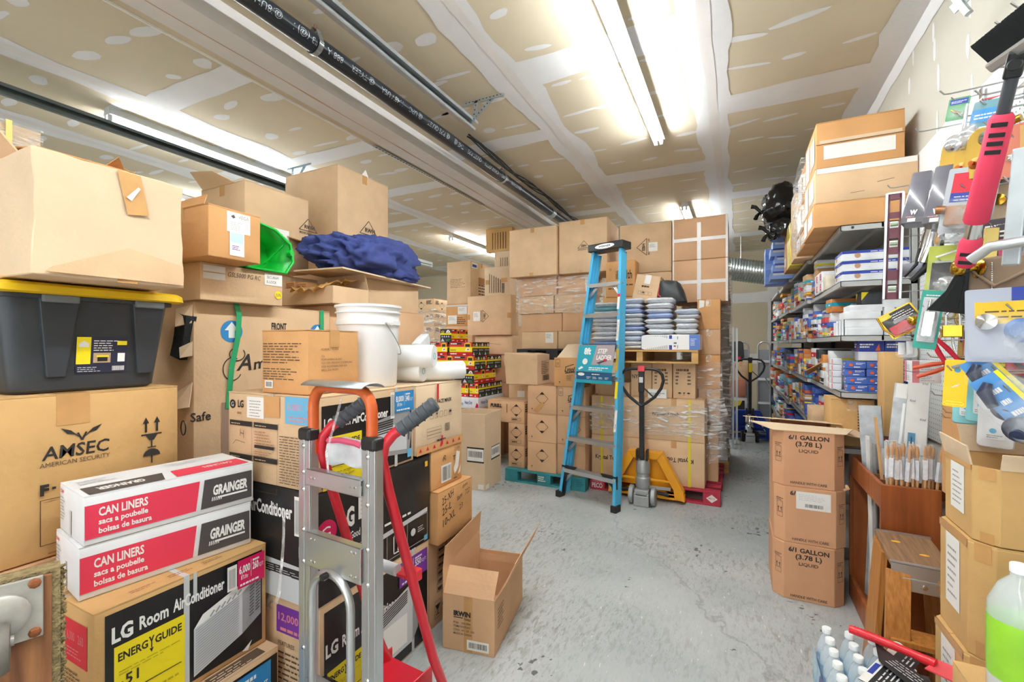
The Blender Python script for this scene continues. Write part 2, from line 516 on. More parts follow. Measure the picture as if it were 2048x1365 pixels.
def face_M(f, w, d, h):
 if f == '+x': return frame((w / 2, -d / 2, 0), (0, 1, 0), (1, 0, 0)), d, h
 if f == '-x': return frame((-w / 2, d / 2, 0), (0, -1, 0), (-1, 0, 0)), d, h
 if f == '-y': return frame((-w / 2, -d / 2, 0), (1, 0, 0), (0, -1, 0)), w, h
 if f == '+y': return frame((w / 2, d / 2, 0), (-1, 0, 0), (0, 1, 0)), w, h
 if f == '+z': return frame((w / 2, -d / 2, h), (0, 1, 0), (0, 0, 1)), d, w
 if f == '-z': return frame((-w / 2, -d / 2, 0), (0, 1, 0), (0, 0, -1)), d, w
SEED = [0]
class Carton:
 """closed carton: body, the four top flaps' outer pair, tape along the seam, and its printing"""
 def __init__(s, name, label, bx, yaw=0.0, m=None, seam='y', flaps=True, tape=TAPE, group=None, dent=0.003,
                 bulge=0.0, cat='carton', tape_drop=0.07, rot=None, tape_w=0.05, body='body'):
  x0, x1, y0, y1, z0, z1 = bx
  s.w, s.d, s.h = abs(x1 - x0), abs(y1 - y0), z1 - z0
  m = m or CARD
  SEED[0] += 1
  th = 0.0035 if flaps else 0.0
  if yaw:   # the corner nearest to the aisle (max x, min y) stays put
   c = Matrix.Rotation(math.radians(yaw), 2) @ Vector((-s.w / 2, s.d / 2))
   loc = (x1 + c.x, y0 + c.y, z0)
  else:
   loc = ((x0 + x1) / 2, (y0 + y1) / 2, z0)
  s.o = thing(name, label, cat, loc, math.radians(yaw), group)
  if rot: s.o.rotation_euler = rot
  H = s.h - th
  mb = MB(); vs, fs = crate_mesh(s.w, s.d, H, 5, dent, bulge, SEED[0]); mb.add(vs, fs)
  s.body = mb.build(body, m, s.o, smooth=40)
  w, d = s.w, s.d
  if flaps:
   g = 0.0015
   for sg in (-1, 1):
    mb = MB()
    if seam == 'y':
     lo, hi = sorted((sg * g, sg * (w / 2 - 0.001)))
     mb.box((lo, -d / 2 + .001, H - 0.0005), (hi, d / 2 - .001, s.h))
    else:
     lo, hi = sorted((sg * g, sg * (d / 2 - 0.001)))
     mb.box((-w / 2 + .001, lo, H - 0.0005), (w / 2 - .001, hi, s.h))
    mb.build('flap', m, s.o)
  if tape:
   mb = MB(); t = 0.0009; a = tape_w / 2; dr = min(tape_drop, s.h * 0.4)
   if seam == 'y':
    mb.box((-a, -d / 2 - t, s.h), (a, d / 2 + t, s.h + t)); mb.box((-a, -d / 2 - t, s.h - dr), (a, -d / 2, s.h)); mb.box((-a, d / 2, s.h - dr), (a, d / 2 + t, s.h))
   else:
    mb.box((-w / 2 - t, -a, s.h), (w / 2 + t, a, s.h + t)); mb.box((-w / 2 - t, -a, s.h - dr), (-w / 2, a, s.h)); mb.box((w / 2, -a, s.h - dr), (w / 2 + t, a, s.h))
   mb.build('tape', tape, s.o)
  s.faces = {}
 def face(s, f):
  if f not in s.faces:
   M, w, h = face_M(f, s.w, s.d, s.h)
   s.faces[f] = Face(MB(), M, w, h, [])
  return s.faces[f]
 def done(s):
  for F in s.faces.values():
   if F.mb.f: F.mb.build('print', F.mats, s.o)
  return s.o

def open_carton(name, label, bx, yaw=0.0, m=None, flaps=None, group=None, cat='carton', inside=None, wall=0.004, rot=None):
 """open carton: walls, bottom and flaps; flaps = {side: (angle from upright outwards in degrees, length)}"""
 x0, x1, y0, y1, z0, z1 = bx
 w, d, h = x1 - x0, y1 - y0, z1 - z0
 m = m or CARD
 o = thing(name, label, cat, ((x0 + x1) / 2, (y0 + y1) / 2, z0), math.radians(yaw), group)
 if rot: o.rotation_euler = rot
 mb = MB()
 mb.box((-w / 2, -d / 2, 0), (w / 2, d / 2, wall), 0)
 t = wall
 for lo, hi in (((-w / 2, -d / 2, 0), (w / 2, -d / 2 + t, h)), ((-w / 2, d / 2 - t, 0), (w / 2, d / 2, h)),
                   ((-w / 2, -d / 2 + t, 0), (-w / 2 + t, d / 2 - t, h)), ((w / 2 - t, -d / 2 + t, 0), (w / 2, d / 2 - t, h))):
  mb.box(lo, hi)
 mb.build('body', m, o, bevel=0.0012, seg=1)
 for sd, (ang, ln) in (flaps or {}).items():
  a = math.radians(ang)
  mb = MB()
  ext = {'+x': (Vector((w / 2 - t / 2, 0, h)), Vector((0, 1, 0)), Vector((1, 0, 0)), d), '-x': (Vector((-w / 2 + t / 2, 0, h)), Vector((0, 1, 0)), Vector((-1, 0, 0)), d),
               '+y': (Vector((0, d / 2 - t / 2, h)), Vector((1, 0, 0)), Vector((0, 1, 0)), w), '-y': (Vector((0, -d / 2 + t / 2, h)), Vector((1, 0, 0)), Vector((0, -1, 0)), w)}[sd]
  c, ax, out, L = ext
  dirv = Vector((0, 0, 1)) * math.cos(a) + out * math.sin(a)
  e = ax * (L / 2 - 0.003)
  mid = dirv * ln * 0.5 + (out * math.cos(a) - Vector((0, 0, 1)) * math.sin(a)) * ln * 0.03
  p0, p1 = c - e, c + e
  vs = [p0, p1, p1 + mid, p0 + mid, p1 + dirv * ln, p0 + dirv * ln]
  nn = ax.cross(dirv).normalized() * t * 0.8
  vs2 = [v + nn for v in vs]
  mb.add(vs + vs2, [(0, 1, 2, 3), (3, 2, 4, 5), (7, 6, 9, 8), (8, 9, 11, 10), (1, 0, 6, 7), (0, 3, 9, 6), (3, 5, 11, 9), (2, 1, 7, 8), (4, 2, 8, 10), (5, 4, 10, 11)])
  mb.build('flap', m, o)
 class O: pass
 r = O(); r.o = o; r.w, r.d, r.h = w, d, h; r.faces = {}
 def face(f):
  if f not in r.faces:
   M, a, b = face_M(f, w, d, h); r.faces[f] = Face(MB(), M, a, b, [])
  return r.faces[f]
 def done():
  for F in r.faces.values(): F.mb.build('print', F.mats, o)
  return o
 r.face, r.done = face, done
 return r

# ================================================================== THE ROOM
ZC = 3.36
XR, XL = 0.936, -8.4
YB, YF = 10.2, -3.6
def struct(o, label=None):
 o['kind'] = 'structure'
 if label: o['label'] = label
 return o

def floor_material():
 m = bpy.data.materials.new('worn_grey_floor'); m.use_nodes = True
 nt = m.node_tree; N, L = nt.nodes, nt.links
 b = N['Principled BSDF']
 tc = N.new('ShaderNodeTexCoord')
 def nz(sc, det, dist=0.0):
  n = N.new('ShaderNodeTexNoise'); n.inputs['Scale'].default_value = sc; n.inputs['Detail'].default_value = det
  n.inputs['Distortion'].default_value = dist
  L.new(tc.outputs['Object'], n.inputs['Vector']); return n
 def ramp(src, p0, p1, c0, c1):
  r = N.new('ShaderNodeValToRGB'); e = r.color_ramp.elements
  e[0].position, e[1].position = p0, p1; e[0].color, e[1].color = c0, c1
  L.new(src, r.inputs['Fac']); return r
 def mixc(fac, a, bb):
  x = N.new('ShaderNodeMix'); x.data_type = 'RGBA'
  L.new(fac, x.inputs[0])
  for i, q in ((6, a), (7, bb)):
   if isinstance(q, tuple): x.inputs[i].default_value = q
   else: L.new(q, x.inputs[i])
  return x.outputs[2]
 def snz(sc, det, rot, st, dist=0.0):
  mp = N.new('ShaderNodeMapping'); mp.inputs['Rotation'].default_value = (0, 0, rot); mp.inputs['Scale'].default_value = (st, 1, 1)
  L.new(tc.outputs['Object'], mp.inputs['Vector'])
  n = N.new('ShaderNodeTexNoise'); n.inputs['Scale'].default_value = sc; n.inputs['Detail'].default_value = det; n.inputs['Distortion'].default_value = dist
  L.new(mp.outputs['Vector'], n.inputs['Vector']); return n.outputs['Fac']
 def mul(a, bb):
  mu = N.new('ShaderNodeMath'); mu.operation = 'MULTIPLY'; L.new(a, mu.inputs[0]); L.new(bb, mu.inputs[1]); return mu.outputs[0]
 K = lambda k: (k, k, k, 1)
 fine = nz(26, 6, 0.4)
 c = ramp(nz(1.4, 8).outputs['Fac'], 0.35, 0.7, lin('#aab0b1'), lin('#c3c6c5')).outputs['Color']
 zone = ramp(nz(1.1, 5).outputs['Fac'], 0.42, 0.66, K(.15), K(1)).outputs['Color']
 smear = ramp(snz(13, 9, .5, 3.2, .5), 0.50, 0.66, K(0), K(.75)).outputs['Color']     # scuffed grime
 c = mixc(mul(zone, smear), c, lin('#827f74'))
 smear2 = ramp(snz(34, 7, -.6, 3.5, .4), 0.55, 0.66, K(0), K(.55)).outputs['Color']
 c = mixc(mul(zone, smear2), c, lin('#6d6c66'))
 fleck = ramp(snz(21, 8, .9, 4.0, .3), 0.66, 0.71, K(0), K(.9)).outputs['Color']       # bare flecks
 c = mixc(fleck, c, lin('#e0dbd0'))
 blot = ramp(mul(nz(1.9, 2).outputs['Fac'], nz(17, 3).outputs['Fac']), 0.405, 0.42, K(0), K(.85)).outputs['Color']
 c = mixc(blot, c, lin('#4d4e4e'))
 vo = N.new('ShaderNodeTexVoronoi'); vo.feature = 'DISTANCE_TO_EDGE'; vo.inputs['Scale'].default_value = 0.3
 wn = nz(6, 4); vm = N.new('ShaderNodeVectorMath'); vm.operation = 'ADD'
 sc = N.new('ShaderNodeVectorMath'); sc.operation = 'SCALE'; sc.inputs['Scale'].default_value = 0.35
 L.new(wn.outputs['Color'], sc.inputs[0]); L.new(tc.outputs['Object'], vm.inputs[0]); L.new(sc.outputs[0], vm.inputs[1])
 L.new(vm.outputs[0], vo.inputs['Vector'])
 c = mixc(ramp(vo.outputs['Distance'], 0.0, 0.0022, K(.4), K(0)).outputs['Color'], c, lin('#6a665e'))
 L.new(c, b.inputs['Base Color'])
 rr = ramp(fine.outputs['Fac'], 0.3, 0.7, (0.42,) * 3 + (1,), (0.62,) * 3 + (1,)).outputs['Color']
 L.new(rr, b.inputs['Roughness'])
 bp = N.new('ShaderNodeBump'); bp.inputs['Strength'].default_value = 0.25; bp.inputs['Distance'].default_value = 0.004
 L.new(fine.outputs['Fac'], bp.inputs['Height']); L.new(bp.outputs['Normal'], b.inputs['Normal'])
 return m

FLOORM = floor_material()
DRYW = mat('drywall_tan', '#d3c7ae', 0.9, var=0.06, scale=1.2, bump=0.05, bscale=90, spec=0.2)
WALLM = mat('drywall_grey', '#c6c2b6', 0.9, var=0.03, scale=1.5, bump=0.05, bscale=90, spec=0.2)
MUD = mat('joint_compound', '#e4e4e4', 0.9, var=0.035, scale=4, bump=0.15, bscale=30, spec=0.2)
BEAMW = mat('beam_plaster', '#e2dedb', 0.85, var=0.05, scale=3, bump=0.12, bscale=25, spec=0.2)

struct(MB().box((XL, YF, -0.12), (XR + 0.15, YB, 0.0)).build('floor', FLOORM), 'worn grey painted concrete floor')
ceil = struct(MB().box((XL, YF, ZC), (XR + 0.15, YB, ZC + 0.1)).build('ceiling', DRYW), 'unpainted drywall ceiling with white joint compound')
wr = struct(MB().box((XR, YF, 0), (XR + 0.15, YB, ZC)).build('wall_right', WALLM), 'grey drywall wall with patches of compound')
wb = struct(MB().box((XL, YB, 0), (XR, YB + 0.15, ZC)).build('wall_back', DRYW), 'drywall wall at the far end')
struct(MB().box((XL - 0.15, YF, 0), (XL, YB, ZC)).build('wall_left', WALLM), 'drywall wall far left')
# near wall, unseen: door and passage openings added to let in daylight as fill
mb = MB()
for x0, x1, z0 in ((XL, -4.35, 0), (-4.35, -1.8, 2.7), (-1.8, -1.2, 0), (-1.2, .75, 2.4), (.75, XR, 0)): mb.box((x0, YF - 0.15, z0), (x1, YF, ZC))
struct(mb.build('wall_front', WALLM), 'plain wall on the near side with two openings added for fill light')

# joint compound: taped seams as thin bands with feathered uneven edges
def band(parent, p0, p1, width, nrm, wob=0.03, seed=0, th=0.0015, name='joint_tape', m=MUD, step=0.12):
 p0, p1, nrm = Vector(p0), Vector(p1), Vector(nrm)
 d = p1 - p0; L = d.length; d.normalize(); sd = nrm.cross(d)
 n = max(2, int(L / step)); rg = random.Random(seed)
 ph = rg.uniform(0, 100); mb = MB(); A, B = [], []
 for i in range(n + 1):
  x = L * i / n
  wa = width / 2 + wob * noise.noise(Vector((x * 1.6, ph, 0))) + wob * 0.4 * noise.noise(Vector((x * 7, ph + 9, 0)))
  wb_ = width / 2 + wob * noise.noise(Vector((x * 1.6, ph + 31, 0))) + wob * 0.4 * noise.noise(Vector((x * 7, ph + 50, 0)))
  A.append(p0 + d * x + sd * wa + nrm * (th + seed * 1.3e-5)); B.append(p0 + d * x - sd * wb_ + nrm * (th + seed * 1.3e-5))
 vs = A + B
 mb.add(vs, [(i, i + 1, n + 1 + i + 1, n + 1 + i) for i in range(n)])
 return mb.build(name, m, parent)
DN = (0, 0, -1)
for k, X in enumerate((-0.19, -1.42, -4.1, -5.32, -6.55)):
 band(ceil, (X, YF, ZC), (X, YB, ZC), 0.26, DN, 0.07, 10 + k)
 band(ceil, (X + 0.02, YF, ZC - 0.001), (X + 0.02, YB, ZC - 0.001), 0.07, DN, 0.02, 30 + k, m=BEAMW)
for k, (xa, xb, Y) in enumerate(((-1.42, -0.19, 2.84), (-1.42, -0.19, 5.1), (-1.42, -0.19, 7.5), (-0.19, XR, 3.9), (-0.19, XR, 1.5), (-0.19, XR, 6.3), (-0.19, XR, 8.6),
        (-2.5, -1.42, 3.75), (-2.5, -1.42, 6.2), (-2.5, -1.42, 1.3), (-4.1, -2.84, 1.95), (-4.1, -2.84, 3.2), (-4.1, -2.84, 4.35), (-4.1, -2.84, 6.8), (-5.32, -4.1, 3.1),
        (-5.32, -4.1, 5.5), (-5.32, -4.1, 8.0), (-6.55, -5.32, 6.6), (-6.55, -5.32, 9.0), (-6.55, -5.32, 4.2))):
 band(ceil, (xa, Y, ZC + 0.0002), (xb, Y, ZC + 0.0002), 0.3 if k < 7 else 0.22, DN, 0.03, 60 + k)
band(ceil, (XR - 0.07, YF, ZC), (XR - 0.07, YB, ZC), 0.2, DN, 0.06, 91)
band(ceil, (XL, YB - 0.05, ZC), (XR, YB - 0.05, ZC), 0.2, DN, 0.05, 92)
band(wr, (XR, YF, ZC - 0.06), (XR, YB, ZC - 0.06), 0.12, (-1, 0, 0), 0.025, 93)
band(wr, (XR, YF, 2.53), (XR, YB, 2.53), 0.15, (-1, 0, 0), 0.03, 94)
band(wb, (XL, YB, 2.44), (XR, YB, 2.44), 0.2, (0, -1, 0), 0.05, 95)
band(wb, (XL, YB, 1.22), (XR, YB, 1.22), 0.2, (0, -1, 0), 0.05, 96)
for k, X in enumerate((0.62, -0.6, -1.8, -5.4)):
 band(wb, (X, YB, 0), (X, YB, ZC), 0.16, (0, -1, 0), 0.03, 97 + k)
# filled screw heads
def patches():
 rg = random.Random(5); mb = MB()
 def dab(c, ax, sd, L, W, nrm):
  n = 11; pts = []
  ph = rg.uniform(0, 99)
  for i in range(n):
   a = 2 * math.pi * i / n
   k = 1 + 0.28 * noise.noise(Vector((math.cos(a) * 1.3, math.sin(a) * 1.3, ph)))
   pts.append(c + ax * math.cos(a) * L * k + sd * math.sin(a) * W * k + nrm * 0.0012)
  mb.poly(pts)
 X0 = (-0.19, -1.42, -2.95, -4.1, -5.32, -6.55)
 ex, ey, ez = Vector((1, 0, 0)), Vector((0, 1, 0)), Vector((0, 0, -1))
 for bay, (xa, xb) in enumerate(((-0.12, 0.86), (-1.3, -0.3), (-2.4, -1.55), (-3.95, -2.95), (-5.2, -4.2), (-6.4, -5.4), (-8.2, -6.7))):
  y = -0.6
  while y < YB - 0.2:
   for f in (0.17, 0.5, 0.83):
    if rg.random() < 0.13: continue
    x = xa + (xb - xa) * (f + rg.uniform(-.08, .08))
    th = rg.gauss(0, 0.12)
    ax = (ex * math.cos(th) + ey * math.sin(th)); sd = ax.cross(ez)
    L = rg.uniform(0.07, 0.16); W = rg.uniform(0.016, 0.03)
    if bay >= 2 and rg.random() < .5 or (bay == 1 and y < 2.6): L *= 0.75; W *= 1.7
    dab(Vector((x, y + rg.uniform(-.05, .05), ZC)), ax, sd, L, W, ez)
   y += 0.405
 mb.build('compound_patches', MUD, ceil)['kind'] = 'stuff'
 mb.__init__()
 for yy in (1.9, 2.3, 2.72, 3.12, 3.5, 4.3, 5.1, 5.9):
  for zz in (2.68, 2.85, 3.04, 3.2):
   if rg.random() < .2: continue
   dab(Vector((XR, yy + rg.uniform(-.05, .05), zz + rg.uniform(-.04, .04))), Vector((0, 0, 1)), ey, rg.uniform(.05, .085), rg.uniform(.012, .02), Vector((-1, 0, 0)))
 mb.build('compound_patches', MUD, wr)['kind'] = 'stuff'
patches()

# ------------------------------------------------------------------ boxed-in beam
beam = thing('beam', 'white plastered boxed-in ceiling beam running the length of the room', 'beam', (-2.67, 0, ZC)); beam['kind'] = 'structure'
zb = -0.135
MB().box((-0.1, YF, zb), (0.17, YB, 0)).build('beam_casing', BEAMW, beam)
MB().box((-0.17, YF, zb + 0.012), (-0.1, YB, 0)).build('beam_edge', DRYW, beam)
MB().box((-0.178, YF, zb), (-0.17, YB, 0)).build('corner_bead', WHITE, beam)
mb = MB(); pts = []
for i in range(60):
 y = YF + (YB - YF) * i / 59
 pts.append((0.02 + 0.015 * noise.noise(Vector((y * 1.1, 3, 0))), y, zb - 0.0012))
for i in range(59):
 w0 = 0.004 + 0.012 * max(0, noise.noise(Vector((pts[i][1] * 2, 7, 0)))); w1 = 0.004 + 0.012 * max(0, noise.noise(Vector((pts[i + 1][1] * 2, 7, 0))))
 a, b_ = pts[i], pts[i + 1]
 mb.poly([(a[0] - w0, a[1], a[2]), (b_[0] - w1, b_[1], b_[2]), (b_[0] + w1, b_[1], b_[2]), (a[0] + w0, a[1], a[2])])
mb.build('crack', mat('raw_paper', '#c9a98c', 0.9), beam)
# perforated corner bead left bare on the beam's lower edge
mb = MB()
mb.box((-0.165, 3.0, zb - 0.004), (-0.135, 4.9, zb - 0.0005))
for i in range(46):
 mb.cbox((-0.15, 3.03 + i * 0.04, zb - 0.0045), (0.012, 0.02, 0.001), 1)
mb.build('perforated_strip', [ALU, DARKM], beam)

# ------------------------------------------------------------------ fluorescent strip lights
TUBE = bpy.data.materials.new('lit_tube'); TUBE.use_nodes = True
_b = TUBE.node_tree.nodes['Principled BSDF']
_b.inputs['Base Color'].default_value = (1, 1, 1, 1)
_b.inputs['Emission Color'].default_value = (0.93, 0.98, 1.0, 1)
_b.inputs['Emission Strength'].default_value = TUBE_POWER
DEAD = mat('unlit_tube', '#eef3f2', 0.25)
FIXM = mat('fixture_enamel', '#dfe3e4', 0.35, var=0.04, scale=5)
def strip_light(label, x, y0, y1, lit=True, z=ZC, rz=0.0, ends=True):
 o = thing('strip_light', label, 'light', (x, y0, z), rz, 'fluorescent strip lights on the ceiling')
 L = y1 - y0
 mb = MB()
 prof = [(-0.036, 0), (-0.036, -0.012), (-0.052, -0.06), (-0.046, -0.062), (0.046, -0.062), (0.052, -0.06), (0.036, -0.012), (0.036, 0)]
 vs = [(p[0], 0, p[1]) for p in prof] + [(p[0], L, p[1]) for p in prof]
 n = len(prof)
 mb.add(vs, [tuple(range(n)), tuple(range(2 * n - 1, n - 1, -1))] + [(i, n + i, n + (i + 1) % n, (i + 1) % n) for i in range(n)])
 mb.build('housing', FIXM, o, smooth=30)
 for sx in (-0.024, 0.024):
  MB().cyl((sx, 0.03, -0.088), (sx, L - 0.03, -0.088), 0.0135, seg=12).build('fluorescent_tube', TUBE if lit else DEAD, o, smooth=60)
  for yy in (0.012, L - 0.012):
   MB().box((sx - 0.013, yy - 0.012, -0.108), (sx + 0.013, yy + 0.012, -0.06)).build('lamp_holder', FIXM, o, bevel=0.004)
 return o
strip_light('long lit strip light overhead in the middle of the aisle', -0.62, 1.72, 4.16)
strip_light('lit strip light above the left carton pile next to the dark rail', -4.42, 1.78, 4.22)
strip_light('lit strip light over the far cartons left of the beam', -4.32, 6.4, 8.84)
strip_light('half dark strip light above the wrapped pallet far left', -6.2, 7.15, 8.4, lit=False)
strip_light('lit strip light glowing behind the tallest cartons', -0.62, 6.3, 8.74)
# unseen lamps added along the same rows for more fill light
strip_light('added fill strip light of the middle row overhead before the first one', -0.62, -0.75, 1.69)
strip_light('added fill strip light of the middle row behind the viewpoint', -0.62, -3.3, -0.86)
strip_light('added fill strip light of the left row behind the viewpoint', -4.42, -2.6, -0.16)
strip_light('added fill strip light of the left row farther along', -6.2, 3.0, 5.44)

# ------------------------------------------------------------------ black waste pipe under the ceiling
pipe = thing('waste_pipe', 'black no-hub waste pipe with white lettering hung under the ceiling', 'pipe', (-2.2, 0, ZC - 0.115))
PIPEM = mat('cast_iron_black', '#2b3138', 0.32, var=0.2, scale=6)
R = 0.052
MB().cyl((0, YF, 0), (0, 7.4, 0), R, seg=28).build('pipe_run', PIPEM, pipe, smooth=50)
for y in (0.55, 5.6):
 MB().cyl((0, y - 0.05, 0), (0, y + 0.05, 0), R + 0.008, seg=28).build('coupling', STEEL, pipe, smooth=50)
 for k in (-0.03, 0.03):
  MB().cyl((0, y + k - 0.008, 0), (0, y + k + 0.008, 0), R + 0.011, seg=28).build('hose_clamp', ALU, pipe, smooth=50)
y = 0.7
for w_ in ['@ "', 'QUIET PIPE', '@ THE', '@/8UH-ON', '"3 (@) I', '888 A', '@ TYLER', '1148V USA', '@ UPC', '@ PIPE QUIET', 'THE @', 'QUIET PIPE', 'CHARLOTTE', '@ UPC', 'QUIET PIPE']:
 vs, fs, tw = text_geo(w_, 0.0, 0.0)
 hgt = 0.034
 out = []
 for (a, b_) in vs:
  ang = (b_ - 0.5) * hgt / R          # letters wrap round the side facing the aisle
  th0 = math.radians(-20)
  yy = y + tw * hgt - a * hgt           # printed so that it reads upside down from the aisle
  out.append(((R + 0.0012) * math.cos(th0 - ang), yy, (R + 0.0012) * math.sin(th0 - ang)))
 MB().add(out, fs).build('lettering', mat('pipe_lettering', '#c8d2d8', 0.6), pipe)
 y += tw * hgt + 0.07
for y in (1.86, 4.2):
 hg = thing('pipe_hanger', 'steel clevis hanger holding the black pipe, %s' % ('near the beam' if y < 3 else 'farther along with cable ties'), 'hanger', (-2.2, y, ZC), 0, 'pipe hangers')
 MB().cyl((0, 0, 0), (0, 0, -0.035), 0.006, seg=8).build('threaded_rod', mat('rusty_rod', '#9b6a55', 0.6, 0.4), hg)
 pts = [(0, 0, -0.02), (-0.03, 0, -0.04)] + [(-(R + .006) * math.cos(a), 0, -0.115 - (R + .006) * math.sin(a)) for a in [math.pi * i / 14 for i in range(15)]] + [(0.03, 0, -0.04), (0, 0, -0.02)]
 mb = MB()
 for a, b_ in zip(pts, pts[1:]): mb.bar(a, b_, 0.03, 0.004, 0, up=(Vector(b_) - Vector(a)).cross(Vector((0, 1, 0))))
 mb.build('strap', STEEL, hg)
 MB().cyl((-0.045, 0, -0.055), (0.045, 0, -0.055), 0.004, seg=8).build('bolt', STEEL, hg)
cb = MB()
for k in range(4):
 cb.tube([(0.11 + 0.012 * k, 3.35 + i * 0.22, 0.03 + 0.03 * math.sin(i * .8 + k) - 0.01 * k) for i in range(15)], 0.007, 6)
tag(cb.build('cable_bundle', BLKR, None, smooth=60, M=Matrix.Translation((-2.2, 0, ZC - 0.09))), 'thin black cables running beside the waste pipe', 'cable')

# ------------------------------------------------------------------ overhead-door rails
def rail(label, x, y0, y1, z, m, group='overhead door rails'):
 o = thing('door_rail', label, 'rail', (x, 0, z), 0, group)
 mb = MB()
 mb.box((-0.004, y0, -0.03), (0.0, y1, 0.035)); mb.box((0, y0, 0.031), (0.055, y1, 0.035)); mb.box((0.051, y0, 0.012), (0.055, y1, 0.031))
 mb.box((0, y0, -0.03), (0.03, y1, -0.026)); mb.box((0.028, y0, -0.026), (0.032, y1, -0.01))
 mb.build('track', m, o)
 MB().box((-0.03, y0, -0.004), (-0.004, y1, 0.0)).build('stiffener', m, o)
 return o
rail('galvanised overhead door rail beside the black pipe', -1.86, -3.5, 3.05, ZC - 0.16, STEEL)
rail('dark grey overhead door rail over the left carton pile', -4.25, -3.5, 3.7, ZC - 0.22, mat('rail_dark', '#6d787c', 0.45, 0.6, var=.1, scale=8))
PERF = mat('perforated_angle', '#a8b0b2', 0.45, 0.6, var=.1, scale=12)
def perf_bar(mb, a, b, w=0.032):
 mb.bar(a, b, w, 0.003, 0, up=(0, 1, 0))
 a, b = Vector(a), Vector(b); n = int((b - a).length / 0.03)
 for i in range(1, n):
  p = a.lerp(b, i / n)
  mb.cbox((p.x, p.y - 0.002, p.z), (0.009, 0.001, 0.009), 1)
for (x, y, z, lab, dk) in ((-1.84, 2.98, ZC - 0.13, 'perforated steel bracket hanging the galvanised rail', 0), (-4.2, 3.25, ZC - 0.2, 'perforated steel bracket hanging the dark rail above the cartons', 1)):
 o = thing('rail_bracket', lab, 'bracket', (x, y, ZC), 0, 'perforated rail brackets')
 h = z - ZC - 0.04
 for nm, a, b_ in (('top_angle', (-0.06, 0, -0.003), (0.3, 0, -0.003)), ('hanger_bar', (0.0, 0, h), (0.03, 0, -0.003)), ('brace', (0.0, 0.012, h + 0.02), (0.2, 0.012, -0.003))):
  if not dk and nm == 'hanger_bar': a, b_ = (0.03, 0, h), (0.06, 0, -0.003)
  mb = MB(); perf_bar(mb, a, b_); mb.build(nm, [PERF if not dk else mat('perforated_angle_dark', '#5f7073', .5, .6), DARKM], o)

# ================================================================== LEFT PILE
def ac_picture(F, s0, t0, s1, t1, side=True):
 """printed picture of a white window air conditioner"""
 def q(a, b): return (s0 + (s1 - s0) * a, t0 + (t1 - t0) * b)
 F.poly([q(0, .05), q(.7, .25), q(.7, .82), q(0, .66)], GREYL)
 F.poly([q(.7, .25), q(1, .4), q(1, 1), q(.7, .82)], GREYM)
 F.poly([q(0, .66), q(.7, .82), q(1, 1), q(.72, .97), q(.12, .8)], WHITE)
 for i in range(17):
  b = .09 + .55 * i / 16
  F.line(q(.02, b), q(.64, b + .17), .0022, GREYM)
 for i in range(10):
  b = .45 + .045 * i
  F.line(q(.8, b), q(.87, b + .03), .004, GREYD); F.line(q(.9, b + .04), q(.97, b + .07), .004, GREYD)
 for i in range(6):
  F.line(q(.2 + .08 * i, .74 + .02 * i), q(.26 + .08 * i, .80 + .02 * i), .006, GREYM)
 return F
def energy_guide(F, s0, t0, s1, t1, price):
 w, h = s1 - s0, t1 - t0
 F.rect(s0, t0, s1, t1, YEL)
 F.text('ENERG', s0 + .05 * w, t0 + .82 * h, .09 * h, INK, w=.40 * w, bold=.02)
 F.text('GUIDE', s0 + .55 * w, t0 + .82 * h, .09 * h, INK, w=.40 * w, bold=.02)
 F.text('Y', s0 + .46 * w, t0 + .80 * h, .13 * h, INK, w=.08 * w, bold=.02)
 F.poly([(s0 + .47 * w, t0 + .79 * h), (s0 + .53 * w, t0 + .79 * h), (s0 + .5 * w, t0 + .74 * h)], INK)
 F.lines(s0 + .06 * w, t0 + .66 * h, s1 - .06 * w, t0 + .73 * h, 2, mat('ink_olive', '#b5a524', .7), .25)
 F.text('$', s0 + .07 * w, t0 + .52 * h, .06 * h, INK); F.text(price, s0 + .14 * w, t0 + .52 * h, .12 * h, INK, bold=.01)
 F.poly([(s0 + .18 * w, t0 + .50 * h), (s0 + .26 * w, t0 + .50 * h), (s0 + .22 * w, t0 + .46 * h)], INK)
 F.line((s0 + .08 * w, t0 + .42 * h), (s1 - .06 * w, t0 + .42 * h), .003, INK)
 F.lines(s0 + .08 * w, t0 + .05 * h, s1 - .08 * w, t0 + .36 * h, 4, mat('ink_olive', '#b5a524', .7), .3, 4)
def btu_flag(F, s0, t0, s1, t1, m, a, b):
 w, h = s1 - s0, t1 - t0
 F.rect(s0, t0, s1, t1, m)
 F.text(a, s0 + .05 * w, t0 + .52 * h, .26 * h, WHITE, w=.4 * w, bold=.02)
 F.text('BTU/hr', s0 + .12 * w, t0 + .3 * h, .14 * h, WHITE, w=.26 * w, bold=.01)
 F.rect(s0 + .48 * w, t0 + .28 * h, s0 + .49 * w, t0 + .9 * h, WHITE)
 F.text(b, s0 + .54 * w, t0 + .5 * h, .26 * h, WHITE, w=.22 * w, bold=.02)
 F.text('SQ.FT.', s0 + .78 * w, t0 + .5 * h, .14 * h, WHITE, w=.18 * w)
 F.lines(s0 + .54 * w, t0 + .8 * h, s1 - .06 * w, t0 + .92 * h, 1, WHITE, .6)
 F.lines(s0 + .08 * w, t0 + .08 * h, s1 - .06 * w, t0 + .2 * h, 1, WHITE, .6, 3)
def lg_badge(F, cx, cy, r, m):
 n = 20
 F.poly([(cx + r / F.w * math.cos(2 * math.pi * i / n), cy + r / F.h * math.sin(2 * math.pi * i / n)) for i in range(n)], m)
 F.text('G', cx - .5 * r / F.w, cy - .5 * r / F.h, r / F.h, WHITE if m != WHITE else INK, bold=.0)
